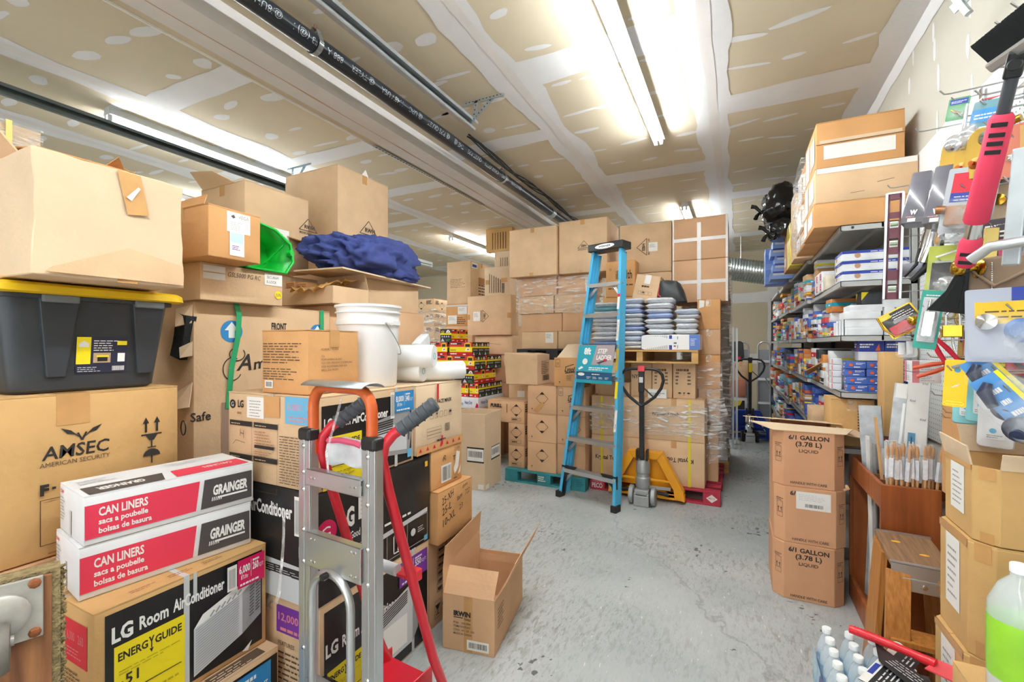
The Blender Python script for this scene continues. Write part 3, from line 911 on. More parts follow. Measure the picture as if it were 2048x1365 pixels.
def spec_side(F, s0=0.03, s1=.6):
 """tables, feature list and notes on a carton's end"""
 for t in (.62, .24):
  F.rect(s0, t, s0 + (s1 - s0) * .48, t + .055, INK); F.rect(s0 + (s1 - s0) * .52, t, s1, t + .055, INK)
  F.lines(s0 + .02, t + .015, s0 + (s1 - s0) * .35, t + .035, 1, CARD, .5); F.lines(s0 + (s1 - s0) * .55, t + .015, s1 - .05, t + .035, 1, CARD, .5)
  F.frame(s0, t - .33, s1, t, .0012, INKG)
  F.line((s0 + (s1 - s0) * .48, t - .33), (s0 + (s1 - s0) * .48, t), .0012, INKG)
 F.line((s0 + .14, .5), (s0 + .14, .58), .003, INKG); F.line((s0 + .18, .48), (s0 + .18, .57), .003, INKG); F.line((s0 + .14, .54), (s0 + .18, .53), .003, INKG)
 F.line((s0 + .05, .4), (s0 + .09, .45), .002, INKG); F.line((s0 + .09, .45), (s0 + .2, .43), .002, INKG)
 F.lines(s0 + (s1 - s0) * .55, .44, s1 - .03, .6, 5, INKO, .3, 2)
 F.rect(s0 + (s1 - s0) * .55, .39, s1 - .03, .425, INK)
 F.lines(s0 + (s1 - s0) * .55, .3, s1 - .03, .37, 3, INKO, .3, 5)
 F.lines(s1 + .03, .05, .97, .58, 18, INKG, .3, 8)

# --- dolly standing on its edge, caster towards the viewer
dol = thing('furniture_dolly', 'scuffed plywood dolly on edge with caster and carpet strip', 'dolly', (-1.645, 0.229, 0.0), math.radians(72))
PLY = mat('plywood_worn', '#b77f52', 0.6, var=0.45, scale=3, stretch=(9, 9, 1), col2='#6b4129')
MB().box((-0.30, -0.012, 0.0), (0.30, 0.012, 0.925)).build('deck_board', PLY, dol, bevel=0.002)
CARP = mat('carpet_strip', '#9c8a63', 0.95, var=0.4, scale=60, bump=1.0, bscale=120)
rg = random.Random(3); mb = MB()
mb.box((0.297, -0.008, 0.0), (0.315, 0.045, 0.93)); mb.box((-0.3, -0.004, 0.925), (0.315, 0.045, 0.935))
for i in range(260):
 z = rg.uniform(.4, .93); q = Vector((0.315, rg.uniform(-.006, .045), z))
 mb.tube([q, q + Vector((rg.uniform(.0, .012), rg.uniform(-.008, .008), rg.uniform(-.01, .01)))], [.005, .003], 4)
mb.build('carpet_edge', CARP, dol)
RUST = mat('rust', '#9a5b35', 0.8, var=0.3, scale=40)
cz = 0.855; cx = 0.215
mb = MB(); mb.box((cx - .07, -0.018, cz - .075), (cx + .07, -0.012, cz + .075)); mb.build('caster_plate', mat('plate_zinc', '#c6c3bd', .45, .6, var=.25, scale=18), dol, bevel=.004)
mb = MB()
for a, b_ in ((-.055, -.06), (.055, -.06), (-.055, .06), (.055, .06)): mb.lathe([(0.012, 0), (0.012, .004), (.008, .008), (0, .009)], 8, 0, frame((cx + a, -.018, cz + b_), (1, 0, 0), (0, -1, 0)))
mb.build('bolt_heads', RUST, dol)['kind'] = 'stuff'
mb = MB(); mb.lathe([(.05, 0), (.05, .008), (.043, .014), (.02, .016)], 24, 0, frame((cx, -.018, cz), (1, 0, 0), (0, -1, 0)))
mb.cyl((cx - .022, -.05, cz - .05), (cx + .022, -.05, cz - .05), .012, seg=12)
mb.build('caster_fork', MATS['plate_zinc'], dol, smooth=40)
MB().lathe([(.02, -.016), (.05, -.016), (.056, -.008), (.056, .008), (.05, .016), (.02, .016)], 24, 0, frame((cx, -.068, cz - .055), (0, 0, 1), (1, 0, 0))).build('wheel', mat('caster_rubber', '#77736c', .6, var=.2, scale=20), dol, smooth=40)

# --- 8,000-class carton under the nearest air conditioner (blue flag)
c = Carton('appliance_carton', 'carton with blue 350 flag at floor level, under the nearest black air conditioner carton', (-2.06, -1.605, 0.70, 1.187, 0.0, 0.327), m=CARD, seam='y', tape=TAPE_C, group='air conditioner cartons')
F = c.face('+x'); F.rect(.12, .0, .985, .93, BLACKP); F.rect(.4, .28, .93, .9, BLUE)
F.text('8,000', .43, .62, .16, WHITE, w=.2, bold=.02); F.text('350', .68, .6, .18, WHITE, w=.12, bold=.02); F.text('SQ. FT.', .81, .6, .1, WHITE, w=.1)
F.lines(.66, .8, .9, .86, 1, WHITE, .7); F.lines(.44, .34, .9, .5, 3, WHITE, .4); F.rect(.62, .0, .93, .26, YEL)
F = c.face('+z'); F.rect(.5, .02, .9, .13, INKG); F.lines(.52, .03, .88, .12, 3, CARD_L, .3)
c.done()
MB().box((-0.2275, -0.035, -.001), (0.2285, -0.015, .3285)).build('strap', mat('strap_white', '#dcdfe0', .3, alpha=.8), c.o)

# --- 6,000 BTU carton
c = Carton('appliance_carton', 'black air conditioner carton with crimson 6,000 flag and $51 energy label', (-2.10, -1.67, 0.641, 1.181, 0.329, 0.717), m=CARD_Y, seam='y', tape=TAPE_C, group='air conditioner cartons')
F = c.face('+x')
F.rect(.05, .05, .965, .95, BLACKP)
F.text('LG', .08, .72, .115, WHITE, w=.10, bold=.025); F.text('Room', .21, .73, .1, WHITE, w=.15, bold=.02); F.text('AirConditioner', .385, .74, .1, WHITE, w=.31, bold=.02)
energy_guide(F, .09, -.0, .45, .68, '51')
ac_picture(F, .50, .05, .95, .74)
F.poly([(.70, .70), (.765, .70), (.765, .93), (.70, .93)], PAPER); F.barcode(.71, .72, .755, .9, GREYM, 4)
btu_flag(F, .77, .68, .965, .95, MAG, '6,000', '260')
F.poly([(.80, .07), (.87, .13), (.84, .05)], PAPER)
F = c.face('-y'); F.rect(.60, .55, .92, .88, RED); F.text('6,000', .63, .72, .07, PINK, w=.11); F.text('260', .79, .72, .07, PINK, w=.08); F.lines(.63, .6, .9, .68, 3, PINK, .35)
for t in (.46, .3, .1): F.rect(.05, t, .58, t + .06, INK)
F.lines(.6, .08, .92, .5, 14, INKG, .3); F.lines(.08, .16, .55, .28, 6, INKG, .3)
F = c.face('+z')
for i in range(3): F.lines(.2 + .2 * i, .08, .34 + .2 * i, .14, 2, INKO, .4, i)
c.done()
mb = MB(); t = .0012
mb.box((-.215 - t, -.03, .388), (.215 + t, -.012, .388 + t)); mb.box((.2152, -.03, 0), (.2152 + t, -.012, .388))
mb.box((.2155, .0, .29), (.2155 + t, .012, .388)); mb.build('strap', mat('strap_white', '#dcdfe0', .3, alpha=.8), c.o)

# --- two can liner cartons
for k, (z0, h, xa, ya, L, yaw, lab) in enumerate(((.7185, .163, -1.79, .652, .505, -8.0, 'white and red GRAINGER can liner carton under its twin, on the 6,000 carton'),
                                             (.8830, .153, -1.785, .662, .503, -7.6, 'white and red GRAINGER can liner carton lying on top of its twin'))):
 # length along y
 c = Carton('can_liner_carton', lab, (xa - .26, xa, ya, ya + L, z0, z0 + h), yaw=yaw, m=mat('white_board', '#e6e7ea', .7, var=.03, scale=10), seam='y', tape=None, group='can liner cartons', dent=.002)
 F = c.face('+x')
 F.poly([(.005, .12), (.60, .12), (.625, .80), (.005, .80)], CRIM); F.poly([(.63, .12), (.985, .12), (.985, .80), (.655, .80)], GREYD)
 F.text('CAN LINERS', .07, .55, .17, WHITE, w=.25, bold=.02); F.text('sacs a poubelle', .07, .38, .11, WHITE, w=.25, bold=.02); F.text('bolsas de basura', .07, .20, .11, WHITE, w=.27, bold=.02)
 F.text('GRAINGER', .71, .40, .22, WHITE, w=.24, bold=.03, shear=.15); F.rect(.74, .30, .95, .345, WHITE)
 for i in range(6): F.poly([(.70 + .012 * i, .26), (.706 + .012 * i, .26), (.71 + .012 * i, .35), (.704 + .012 * i, .35)], WHITE)
 F = c.face('+z')
 F.poly([(.03, .02), (.42, .02), (.47, .42), (.03, .42)], GREYD); F.poly([(.49, .02), (.97, .02), (.97, .42), (.52, .42)], CRIM)
 F.text('GRAINGER', .34, .30, .14, WHITE, w=.25, bold=.03, rot=180); F.text('CAN LINERS', .90, .32, .1, WHITE, w=.2, rot=180, bold=.01)
 F.lines(.05, .6, .3, .85, 3, GREYL, .4); F.lines(.55, .7, .9, .9, 3, GREYL, .3, 3)
 F = c.face('-y'); F.text('CAN', .05, .82, .07, CRIM, bold=.02); F.lines(.05, .25, .25, .78, 8, GREYM, .3); F.rect(.45, .02, .52, .55, mat('print_stone', '#d5cdc8'))
 c.done()

# --- big safe carton AMSEC and the carton below it
c = Carton('safe_carton', 'plain brown carton at floor level under the AMSEC carton behind the dolly', (-2.9, -2.10, .3, 1.08, 0.0, .765), m=CARD_B, tape=None)
c.done()
c = Carton('safe_carton', 'large tan AMSEC AMERICAN SECURITY safe carton under the black tote', (-2.86, -2.12, .42, 1.097, .77, 1.327), m=CARD_Y, seam='x', tape=TAPE, tape_w=.09, tape_drop=.11)
F = c.face('+x')
mW = INK
F.text('AMSEC', .378, .60, .08, mW, w=.275, bold=.01, shear=.1); F.text('AMERICAN SECURITY', .37, .555, .028, INKG, w=.285)
for sg in (-1, 1):
 cx = .535
 F.poly([(cx, .70), (cx + sg * .015, .725), (cx + sg * .045, .765), (cx + sg * .085, .785), (cx + sg * .06, .745), (cx + sg * .03, .735)], mW)
 F.line((cx, .695), (cx + sg * .018, .745), .006, mW)
F.arrows(.855, .73, .055, mW); F.glass(.855, .62, .05, mW); F.umbrella(.855, .51, .05, mW)
F.text('F', .37, .39, .06, mW, bold=.04); F.rect(.415, .415, .43, .43, mW)
F.frame(.37, .08, .98, .36, .002, mW)
F.rect(.40, .02, .98, .03, INKO)
c.done()

# --- black tote with a yellow lid
tote = thing('storage_tote', 'large black plastic tote with yellow lid standing on the AMSEC carton', 'tote', (-2.46, .835, 1.3295))
TOTEM = mat('tote_black', '#34383d', 0.42, var=.15, scale=7)
def rrect(w, d, r, n=5):
 pts = []
 for (cx, cy, a0) in ((w / 2 - r, d / 2 - r, 0), (-w / 2 + r, d / 2 - r, 90), (-w / 2 + r, -d / 2 + r, 180), (w / 2 - r, -d / 2 + r, 270)):
  for i in range(n + 1):
   a = math.radians(a0 + 90 * i / n); pts.append((cx + r * math.cos(a), cy + r * math.sin(a)))
 return pts
def loft(mb, rings, mi=0, capb=True, capt=True):
 n = len(rings[0]); vs = [p for r in rings for p in r]; fs = []
 for j in range(len(rings) - 1):
  for i in range(n):
   i2 = (i + 1) % n; fs.append((j * n + i, j * n + i2, (j + 1) * n + i2, (j + 1) * n + i))
 if capb: fs.append(tuple(range(n - 1, -1, -1)))
 if capt: fs.append(tuple((len(rings) - 1) * n + i for i in range(n)))
 mb.add(vs, fs, mi)
W, D = .66, .54
mb = MB(); loft(mb, [[(p[0], p[1], z) for p in rrect(W - e, D - e, .05)] for z, e in ((0, .13), (.01, .11), (.33, .04), (.33, .01), (.352, .01))])
mb.build('tub', TOTEM, tote, smooth=35)
mb = MB(); loft(mb, [[(p[0], p[1], z) for p in rrect(W + e, D + e, .05)] for z, e in ((.345, .03), (.350, .05), (.372, .045), (.382, .02), (.386, -.04))])
mb.build('lid', mat('tote_yellow', '#edc416', .4, var=.05, scale=6), tote, smooth=35)
for cy in (-.105, .165):
 mb = MB(); xo = W / 2
 def xw(z): return (W - (.11 + (.04 - .11) * (z - .01) / .32)) / 2
 # raised tapering rib on the long wall
 z0, z1 = .055, .33
 vs = []
 for z, hw in ((z0, .03), (z1, .062)):
  x = xw(z)
  vs += [(x - .01, cy - hw, z), (x + .014, cy - hw * .85, z), (x + .014, cy + hw * .85, z), (x - .01, cy + hw, z)]
 mb.add(vs, [(0, 1, 5, 4), (1, 2, 6, 5), (2, 3, 7, 6), (0, 3, 2, 1)])
 mb.build('rib', TOTEM, tote, bevel=.003)
 MB().box((xw(.33), cy - .05, .318), (xw(.33) + .028, cy + .05, .346)).build('latch', mat('latch_grey', '#6f7579', .45), tote, bevel=.006)
mb = MB(); mats = []
x1, x2 = xw(.08) + .0015, xw(.215) + .0015
F = Face(mb, frame((x1, -.052, .065), (0, 1, 0), (1, 0, (x1 - x2) / .135)), .155, .135, mats)
F.rect(0, 0, 1, 1, mat('label_indigo', '#272a3f', .4)); F.rect(.0, .25, .27, 1, YEL); F.poly([(.04, .72), (.23, .72), (.23, .82), (.135, .9), (.04, .82)], PAPER)
F.lines(.32, .62, .95, .95, 5, WHITE, .35); F.rect(.32, .28, .66, .56, mat('label_photo', '#b59a77')); F.rect(.4, .32, .6, .45, BLK); F.rect(.38, .44, .62, .49, YEL)
F.rect(.8, .3, .95, .55, WHITE); F.barcode(.7, .05, .95, .18, WHITE, 2); F.lines(.03, .04, .6, .2, 3, GREYL, .35)
F.rect(.78, .78, .98, .9, YEL)
mb.build('label_sticker', mats, tote)

# --- crumpled carton on the tote
def crumpled(name, label, bx, yaw, m, amp, seed, cat='carton', group=None, n=9, top_open=False, rot=None):
 x0, x1, y0, y1, z0, z1 = bx
 w, d, h = x1 - x0, y1 - y0, z1 - z0
 o = thing(name, label, cat, ((x0 + x1) / 2, (y0 + y1) / 2, z0), math.radians(yaw), group)
 if rot: o.rotation_euler = rot
 vs, fs = crate_mesh(w, d, h, n, 0, 0, seed)
 off = Vector((seed * 3.1, seed * 1.7, 0)); out = []
 for p in vs:
  p = Vector(p)
  q = noise.noise_vector(p * 4.5 + off) * amp + noise.noise_vector(p * 14 + off) * amp * .3
  if p.z < .01: q.z = abs(q.z) * .3
  out.append(tuple(p + q))
 if top_open:
  fs = [f for f in fs if not all(vs[i][2] > h - .002 for i in f)]
 mb = MB(); mb.add(out, fs); b = mb.build('body', m, o, smooth=32)
 if top_open:
  sm = b.modifiers.new('wall', 'SOLIDIFY'); sm.thickness = .006
 return o, w, d, h
o, w, d, h = crumpled('battered_carton', 'big battered pale carton with torn tape on top of the tote', (-2.62, -1.955, .598, 1.033, 1.72, 2.115), 0, CARD_L, .018, 4)
MB().plate([(w / 2 + .009, -d / 2 + .03, .012), (w / 2 + .009, d / 2 - .008, .012), (w / 2 + .009, d / 2 - .008, .085), (w / 2 + .012, .03, .125), (w / 2 + .012, -.03, .095), (w / 2 + .009, -d / 2 + .05, .03)], .003).build('lower_board', CARD, o)
mb = MB()
mb.add([(w / 2 + .004, .0, h), (w / 2 + .006, .07, h), (w / 2 + .007, .095, h - .14), (w / 2 + .006, .03, h - .15)], [(0, 1, 2, 3)]); mb.build('tape', TAPE, o)
mb = MB(); mb.add([(w / 2 + .004, .0, .0), (w / 2 + .006, .06, .0), (w / 2 + .009, .055, .09), (w / 2 + .009, .03, .105), (w / 2 + .007, .005, .085)], [(0, 1, 2, 3, 4)]); mb.build('tape', TAPE, o)
mb = MB(); mb.add([(w / 2 + .010, .025, h - .09), (w / 2 + .012, .06, h - .045), (w / 2 + .012, .067, h - .05), (w / 2 + .011, .04, h - .1)], [(0, 1, 2, 3)]); mb.build('tape', TAPE_W, o)
mb = MB(); mb.plate([(w / 2 - .01, -d / 2 + .02, h + .006), (w / 2 - .03, .05, h + .014), (w / 2 - .28, .02, h + .06), (w / 2 - .25, -d / 2 + .02, h + .05)], .005); mb.build('flap', CARD_O, o)
mb = MB(); mb.plate([(-w / 2 + .05, -d / 2 + .01, h + .01), (w / 2 - .12, -d / 2 + .01, h + .005), (w / 2 - .16, -d / 2 - .06, h + .12), (-w / 2 + .08, -d / 2 - .05, h + .13)], .005); mb.build('flap', CARD_B, o)
mb = MB()
rg = random.Random(8)
pts = [Vector((w / 2 - .02 - .14 * i / 9, .02 + .14 * i / 9 + rg.uniform(-.01, .01), h + .02 + rg.uniform(0, .035))) for i in range(10)]
for a, b_ in zip(pts, pts[1:]): mb.plate([a, b_, b_ - Vector((.04, .02, .03)), a - Vector((.05, .02, .03))], .003)
mb.build('torn_edge', CARD_IN, o)

# --- things above it in the top left corner
o = thing('wrapped_carton', 'film-wrapped carton with yellow tape behind the battered carton', 'carton', (-3.05, .70, 2.08))
vs, fs = crate_mesh(.45, .40, .38, 8, .004, .0, 51); mb = MB(); mb.add(vs, fs); mb.build('body', CARD_L, o, smooth=40)
vs, fs = crate_mesh(.465, .415, .39, 9, .012, .006, 52); mb = MB(); mb.add(vs, fs); mb.build('stretch_film', WRAP, o, smooth=40)
MB().box((.233, .085, .0), (.2345, .105, .392)).build('tape', mat('tape_yellow', '#e8d36a', .3), o)
c = Carton('top_carton', 'small brown carton at the top of the leftmost pile', (-2.75, -2.35, .15, .535, 2.465, 2.78), m=CARD_B, tape=TAPE); c.done()

# --- tall American safe carton with torn corner
c = Carton('tall_carton', 'tall tan carton marked FRONT with green straps and torn corner', (-3.05, -2.38, 1.30, 2.13, .0, 1.716), m=CARD, tape=None, dent=.006)
F = c.face('+x')
F.text('FRONT', .50, .925, .022, INK, w=.115, bold=.02)
def disc(F, cx, cy, r, m, n=24): F.poly([(cx + r / F.w * math.cos(2 * math.pi * i / n), cy + r / F.h * math.sin(2 * math.pi * i / n)) for i in range(n)], m)
for cx in (.225, .88):
 disc(F, cx, .915, .058, BLUE); F.poly([(cx - .02, .895), (cx + .02, .895), (cx + .02, .918), (cx + .045, .918), (cx, .944), (cx - .045, .918), (cx - .02, .918)], WHITE)
F.text('A', .255, .795, .05, INK, w=.10, bold=.01, shear=.3); F.text('merican', .37, .795, .034, INK, w=.38, rot=9, bold=.012, shear=.2)
n = 26
for (cx, cy, rx, ry, a0, a1) in ((.23, .80, .06, .035, 60, 330), (.26, .845, .05, .02, 100, 400)):
 q = [(cx + rx * math.cos(math.radians(a0 + (a1 - a0) * i / n)), cy + ry * math.sin(math.radians(a0 + (a1 - a0) * i / n))) for i in range(n + 1)]
 z = F.lift()
 for a, b_ in zip(q, q[1:]): F.line(a, b_, .005, INK, z)
F.text('Safe', -.02, .655, .025, INK, bold=.01)
F.rect(.16, .30, .42, .70, mat('print_taupe', '#9a7f6b', .8))
c.done()
mb = MB(); W2, D2, H2 = c.w / 2, c.d / 2, c.h
pts = [(W2 + .012, -.215, H2 + .02), (W2 + .02, -.20, H2 - .06), (W2 + .016, -.205, H2 - .18), (W2 + .01, -.235, H2 - .34), (W2 + .006, -.25, H2 - .55)]
for a, b_ in zip(pts, pts[1:]): mb.bar(a, b_, .028, .0015, 0, up=(1, 0, 0))
mb.build('strap', mat('strap_green', '#2fa06a', .35), c.o)
mb = MB()
pts = [(W2 + .006, .345, H2 + .004), (W2 + .008, .345, H2 - .09), (W2 + .006, .335, H2 - .2)]
for a, b_ in zip(pts, pts[1:]): mb.bar(a, b_, .028, .0015, 0, up=(1, 0, 0))
mb.build('strap', mat('strap_green', '#2fa06a', .35), c.o)
# torn corner with black foam showing
mb = MB(); vs, fs = crate_mesh(.09, .05, .22, 6, .02, 0, 77); mb.add(vs, fs, 0, Matrix.Translation((W2 - .09, -D2 - .012, H2 - .28)) @ Matrix.Rotation(.25, 4, 'Y'))
mb.build('black_foam', mat('foam_black', '#26282b', .85, var=.3, scale=40, bump=.6, bscale=90), c.o, smooth=40)
for i, q in enumerate((((W2, -D2 - .004, H2 - .02), (W2 - .09, -D2 - .03, H2 - .04), (W2 - .04, -D2 - .06, H2 - .13), (W2, -D2 - .01, H2 - .11)),
                       ((W2, -D2 - .005, H2 - .40), (W2 - .10, -D2 - .035, H2 - .46), (W2 - .06, -D2 - .07, H2 - .53), (W2, -D2 - .02, H2 - .52)),
                       ((W2, -D2 - .004, H2 - .2), (W2 - .035, -D2 - .045, H2 - .23), (W2 - .02, -D2 - .05, H2 - .28), (W2, -D2 - .005, H2 - .27)))):
 MB().plate(q, .004).build('torn_board', CARD_L, c.o)
mb = MB(); mb.tube([(W2 - .03 + .02 * math.cos(a), -D2 - .03, H2 - .62 + .035 * math.sin(a)) for a in [2 * math.pi * i / 12 for i in range(13)]], .003, 6)
mb.build('loose_tie', BLK, c.o)
# torn patch with a hand hole on the lower side
mb = MB(); mb.plate([(W2 + .003, -.06, .90), (W2 + .02, .04, .93), (W2 + .025, .045, .80), (W2 + .006, -.05, .76)], .004); mb.build('torn_board', CARD_L, c.o)
MB().box((W2 + .001, -.03, .56), (W2 + .004, .0, .68)).build('torn_board', CARD_L, c.o)

# --- cartons stacked on the tall one
zt = 1.718
c = Carton('lock_carton', 'long tan carton with SECURAM E-LOCK label and yellow JUN dot', (-2.80, -2.307, 1.289, 1.731, zt, 1.90), m=CARD, seam='y', tape=None)
F = c.face('+x'); F.rect(.03, .57, .27, .74, PAPER); F.rect(.03, .77, .27, .94, PAPER)
F.text('GSL5000 PG RC', .30, .70, .13, INK, w=.40, bold=-.005, shear=.2); F.rect(.75, .60, .99, .95, PAPER)
F.text('SECURAM', .78, .80, .08, INK, w=.16); F.text('E-LOCK', .78, .66, .08, INK, w=.13)
disc(F, .935, .33, .022, YEL); F.text('JUN', .90, .28, .1, INKO, w=.07, bold=.01)
c.done()
zl = 1.902
c = Carton('flapped_carton', 'orange-brown carton with VEGA slip taped to it, on the lock carton', (-2.55, -2.13, 1.225, 1.479, zl, zl + .236), yaw=1, m=CARD_O, seam='y', tape=TAPE)
F = c.face('+x'); F.rect(.33, .55, .78, .95, PAPER); F.text('VEGA', .55, .84, .07, GREYD, w=.2, bold=-.01); F.poly([(.40, .86), (.46, .9), (.49, .85), (.45, .82)], GREYD)
F.lines(.4, .60, .7, .78, 5, GREYM, .2); F.rect(.38, .08, .66, .55, PAPER); F.rect(.40, .34, .64, .54, mat('slip_aqua', '#bfe0e6', .5)); F.lines(.43, .2, .62, .3, 3, PURP, .5)
c.done()
mb = MB(); W2, D2, H2 = c.w / 2, c.d / 2, c.h
mb.plate([(W2 - .03, -D2, H2), (-W2 + .05, -D2, H2), (-W2 + .07, -D2 + .05, H2 + .06), (W2 - .09, -D2 + .05, H2 + .065)], .004); mb.build('raised_flap', CARD_O, c.o)
# big RWH cartons behind
c = Carton('export_carton', 'wide tan carton with half-hidden RWH triangle and folded-back flap', (-3.21, -2.75, 1.80, 2.272, 2.0, 2.53), m=CARD, seam='y', tape=TAPE)
F = c.face('+x'); F.triangle(.99, .66, .075, INK, 'RWH', 'BROOKLYN NY 11207'); F.sticker(.42, .20, .66, .52, 5, False); F.lines(.3, .12, .62, .17, 1, RED, .8)
c.done(); W2, D2, H2 = c.w / 2, c.d / 2, c.h
mb = MB(); mb.plate([(-W2 + .02, -D2, H2), (W2 - .1, -D2, H2), (W2 - .2, -D2 - .08, H2 + .06), (-W2 + .06, -D2 - .10, H2 + .08)], .004); mb.build('raised_flap', CARD, c.o)
mb = MB(); mb.plate([(W2, .06, .24), (W2, D2 - .01, .22), (W2 + .30, D2 + .02, .10), (W2 + .24, .12, .16)], .004); mb.build('lower_flap', CARD_IN, c.o)
c = Carton('export_carton', 'tall tan carton with complete RWH BROOKLYN triangle, highest on the left pile', (-3.35, -2.75, 2.536, 3.10, 2.0, 2.89), m=CARD, seam='x', tape=TAPE)
F = c.face('+x'); F.triangle(.58, .52, .10, INK, 'RWH', 'BROOKLYN NY 11207'); F.sticker(.42, .20, .62, .38, 6, False)
c.done(); mb = MB(); W2, D2, H2 = c.w / 2, c.d / 2, c.h
mb.plate([(W2 - .05, .0, H2), (W2, .05, H2 - .01), (W2 - .01, .02, H2 + .06)], .002); mb.build('torn_tape', TAPE_W, c.o)
c = Carton('support_carton', 'plain carton at floor level behind the white pail and under the tray carton', (-3.3, -2.40, 2.145, 3.15, .0, 1.76), m=CARD_B, tape=None); c.done()
c = Carton('support_carton', 'plain carton half covered by the navy cloth', (-3.3, -2.42, 2.42, 3.1, 1.762, 1.985), m=CARD, tape=None); c.done()
# green plastic bin
bn = thing('parts_bin', 'bright green plastic parts bin standing on end beside the VEGA carton', 'bin', (-2.36, 1.64, zl + .004), math.radians(4))
GRB = mat('green_plastic', '#19b83f', 0.32, var=.05, scale=8)
mb = MB()
# open side towards the aisle: back plate, sloped walls, scoop lip
prof_o = [(-.14, .0), (.10, .0), (.15, .07), (.13, .17), (.03, .23), (-.14, .255)]
A = [(0.07, p[0], p[1]) for p in prof_o]; B = [(-0.10, p[0] * .82, p[1] * .82 + .02) for p in prof_o]
n = len(A); mb.add(A + B, [(i, (i + 1) % n, n + (i + 1) % n, n + i) for i in range(n)] + [tuple(range(n, 2 * n))])
ob = mb.build('tub', GRB, bn, smooth=25); sm = ob.modifiers.new('wall', 'SOLIDIFY'); sm.thickness = .006; sm.offset = 0
mb = MB(); mb.tube(A, .008, 8, closed=True); mb.build('rolled_rim', GRB, bn, smooth=60)
MB().cyl((.06, .125, .12), (.085, .13, .12), .018, seg=14).build('spout', GRB, bn, smooth=40)
MB().bar((-.06, .06, .05), (.05, .10, .16), .008, .008).build('rib', GRB, bn)
mb = MB(); vs, fs = crate_mesh(.09, .16, .30, 6, .01, 0, 63); mb.add(vs, fs)
tag(mb.build('foam_block', mat('foam_white', '#d9d6d6', .8, var=.06, scale=20), None, smooth=40, M=Matrix.Translation((-2.60, 1.70, zl + .004))), 'white foam packing block behind the green bin', 'foam')

# shallow open tray carton, brown paper, small orange boxes, board, navy cloth
tr = open_carton('tray_carton', 'shallow open tray carton with crumpled paper, beside the lock carton', (-2.79, -2.31, 2.09, 2.405, 1.7645, 1.88), m=CARD, flaps={'+y': (-15, .12), '-x': (10, .1)})
tr.done()
zin = 1.7705
for i, (x, y, r) in enumerate(((-2.72, 2.15, 0), (-2.61, 2.15, 0), (-2.72, 2.26, 0), (-2.60, 2.26, 0))):
 c = Carton('small_box', 'small orange printed box inside the open tray carton', (x - .05, x + .04, y - .045, y + .045, zin, zin + .16 - .012 * i), yaw=r, m=CARD_O, flaps=False, tape=None, cat='box', group='orange boxes in the tray')
 F = c.face('-y')
 for t in (.12, .42, .72): F.frame(.1, t, .9, t + .2, .003, mat('ink_rust', '#8a3d14')); F.lines(.18, t + .05, .82, t + .15, 2, mat('ink_rust', '#8a3d14'), .5, i)
 c.done()
rg = random.Random(21); mb = MB(); n = 12; vs = []
for i in range(n + 1):
 for j in range(n + 1):
  a, b_ = i / n, j / n
  p = Vector((a, b_, 0)); q = noise.noise_vector(p * 3.7 + Vector((4, 2, 1)))
  vs.append((-.14 + .28 * a + .03 * q.x, -.16 + .30 * b_ + .03 * q.y, .10 * a * b_ + .075 * abs(q.z) + .03 * noise.noise(p * 9)))
mb.add(vs, [(i * (n + 1) + j, (i + 1) * (n + 1) + j, (i + 1) * (n + 1) + j + 1, i * (n + 1) + j + 1) for i in range(n) for j in range(n)])
kp = mb.build('kraft_paper', mat('kraft_paper', '#d6a45c', .75, var=.12, scale=8), None, smooth=18, M=Matrix.Translation((-2.50, 2.20, zin + .075)))
kp.modifiers.new('th', 'SOLIDIFY').thickness = .0015
tag(kp, 'crumpled golden kraft paper poking out of the tray carton', 'paper')
bd = MB().box((-.20, -.56, -.005), (.20, .56, .005)).build('cardboard_sheet', CARD_L, None, M=Matrix.Translation((-2.52, 2.65, 1.993)) @ Matrix.Rotation(.12, 4, 'Z'))
tag(bd, 'flat cardboard sheet lying under the navy cloth', 'cardboard')
def lump(name, sx, sy, sz, m, fn, parent=None, sub=4):
 """soft crumpled lump: a ball pushed about by fn and flattened underneath"""
 bm = bmesh.new(); bmesh.ops.create_icosphere(bm, subdivisions=sub, radius=1)
 for v in bm.verts:
  p = v.co * fn(v.co)
  v.co = Vector((p.x * sx, p.y * sy, (max(p.z, -.6) + .6) * sz))
 me = bpy.data.meshes.new(name); bm.to_mesh(me); bm.free(); me.materials.append(m)
 me.polygons.foreach_set('use_smooth', [True] * len(me.polygons))
 b = bpy.data.objects.new(name, me); COL.objects.link(b); b.parent = parent
 return b
def cloth_fn(p):
 w_ = p + noise.noise_vector(p * 1.3) * .45
 f = abs(noise.noise(Vector((w_.x * 1.5, w_.y * 3.4, w_.z * 2.2)))) + .6 * abs(noise.noise(Vector((w_.x * 5 + w_.y * 2, w_.y * 3, w_.z * 4)) + Vector((7, 0, 0))))
 return 1.08 + .28 * noise.noise(p * 1.1 + Vector((2, 5, 1))) - .42 * f
nc = lump('navy_cloth', .235, .52, .20, mat('navy_fabric', '#3a4680', .9, var=.12, scale=30), cloth_fn, None, 5); nc.location = (-2.47, 2.60, 2.0); nc.rotation_euler = (0, 0, .06)
tag(nc, 'rumpled navy blue sweatshirt cloth heaped on cardboard below the RWH triangle', 'cloth')

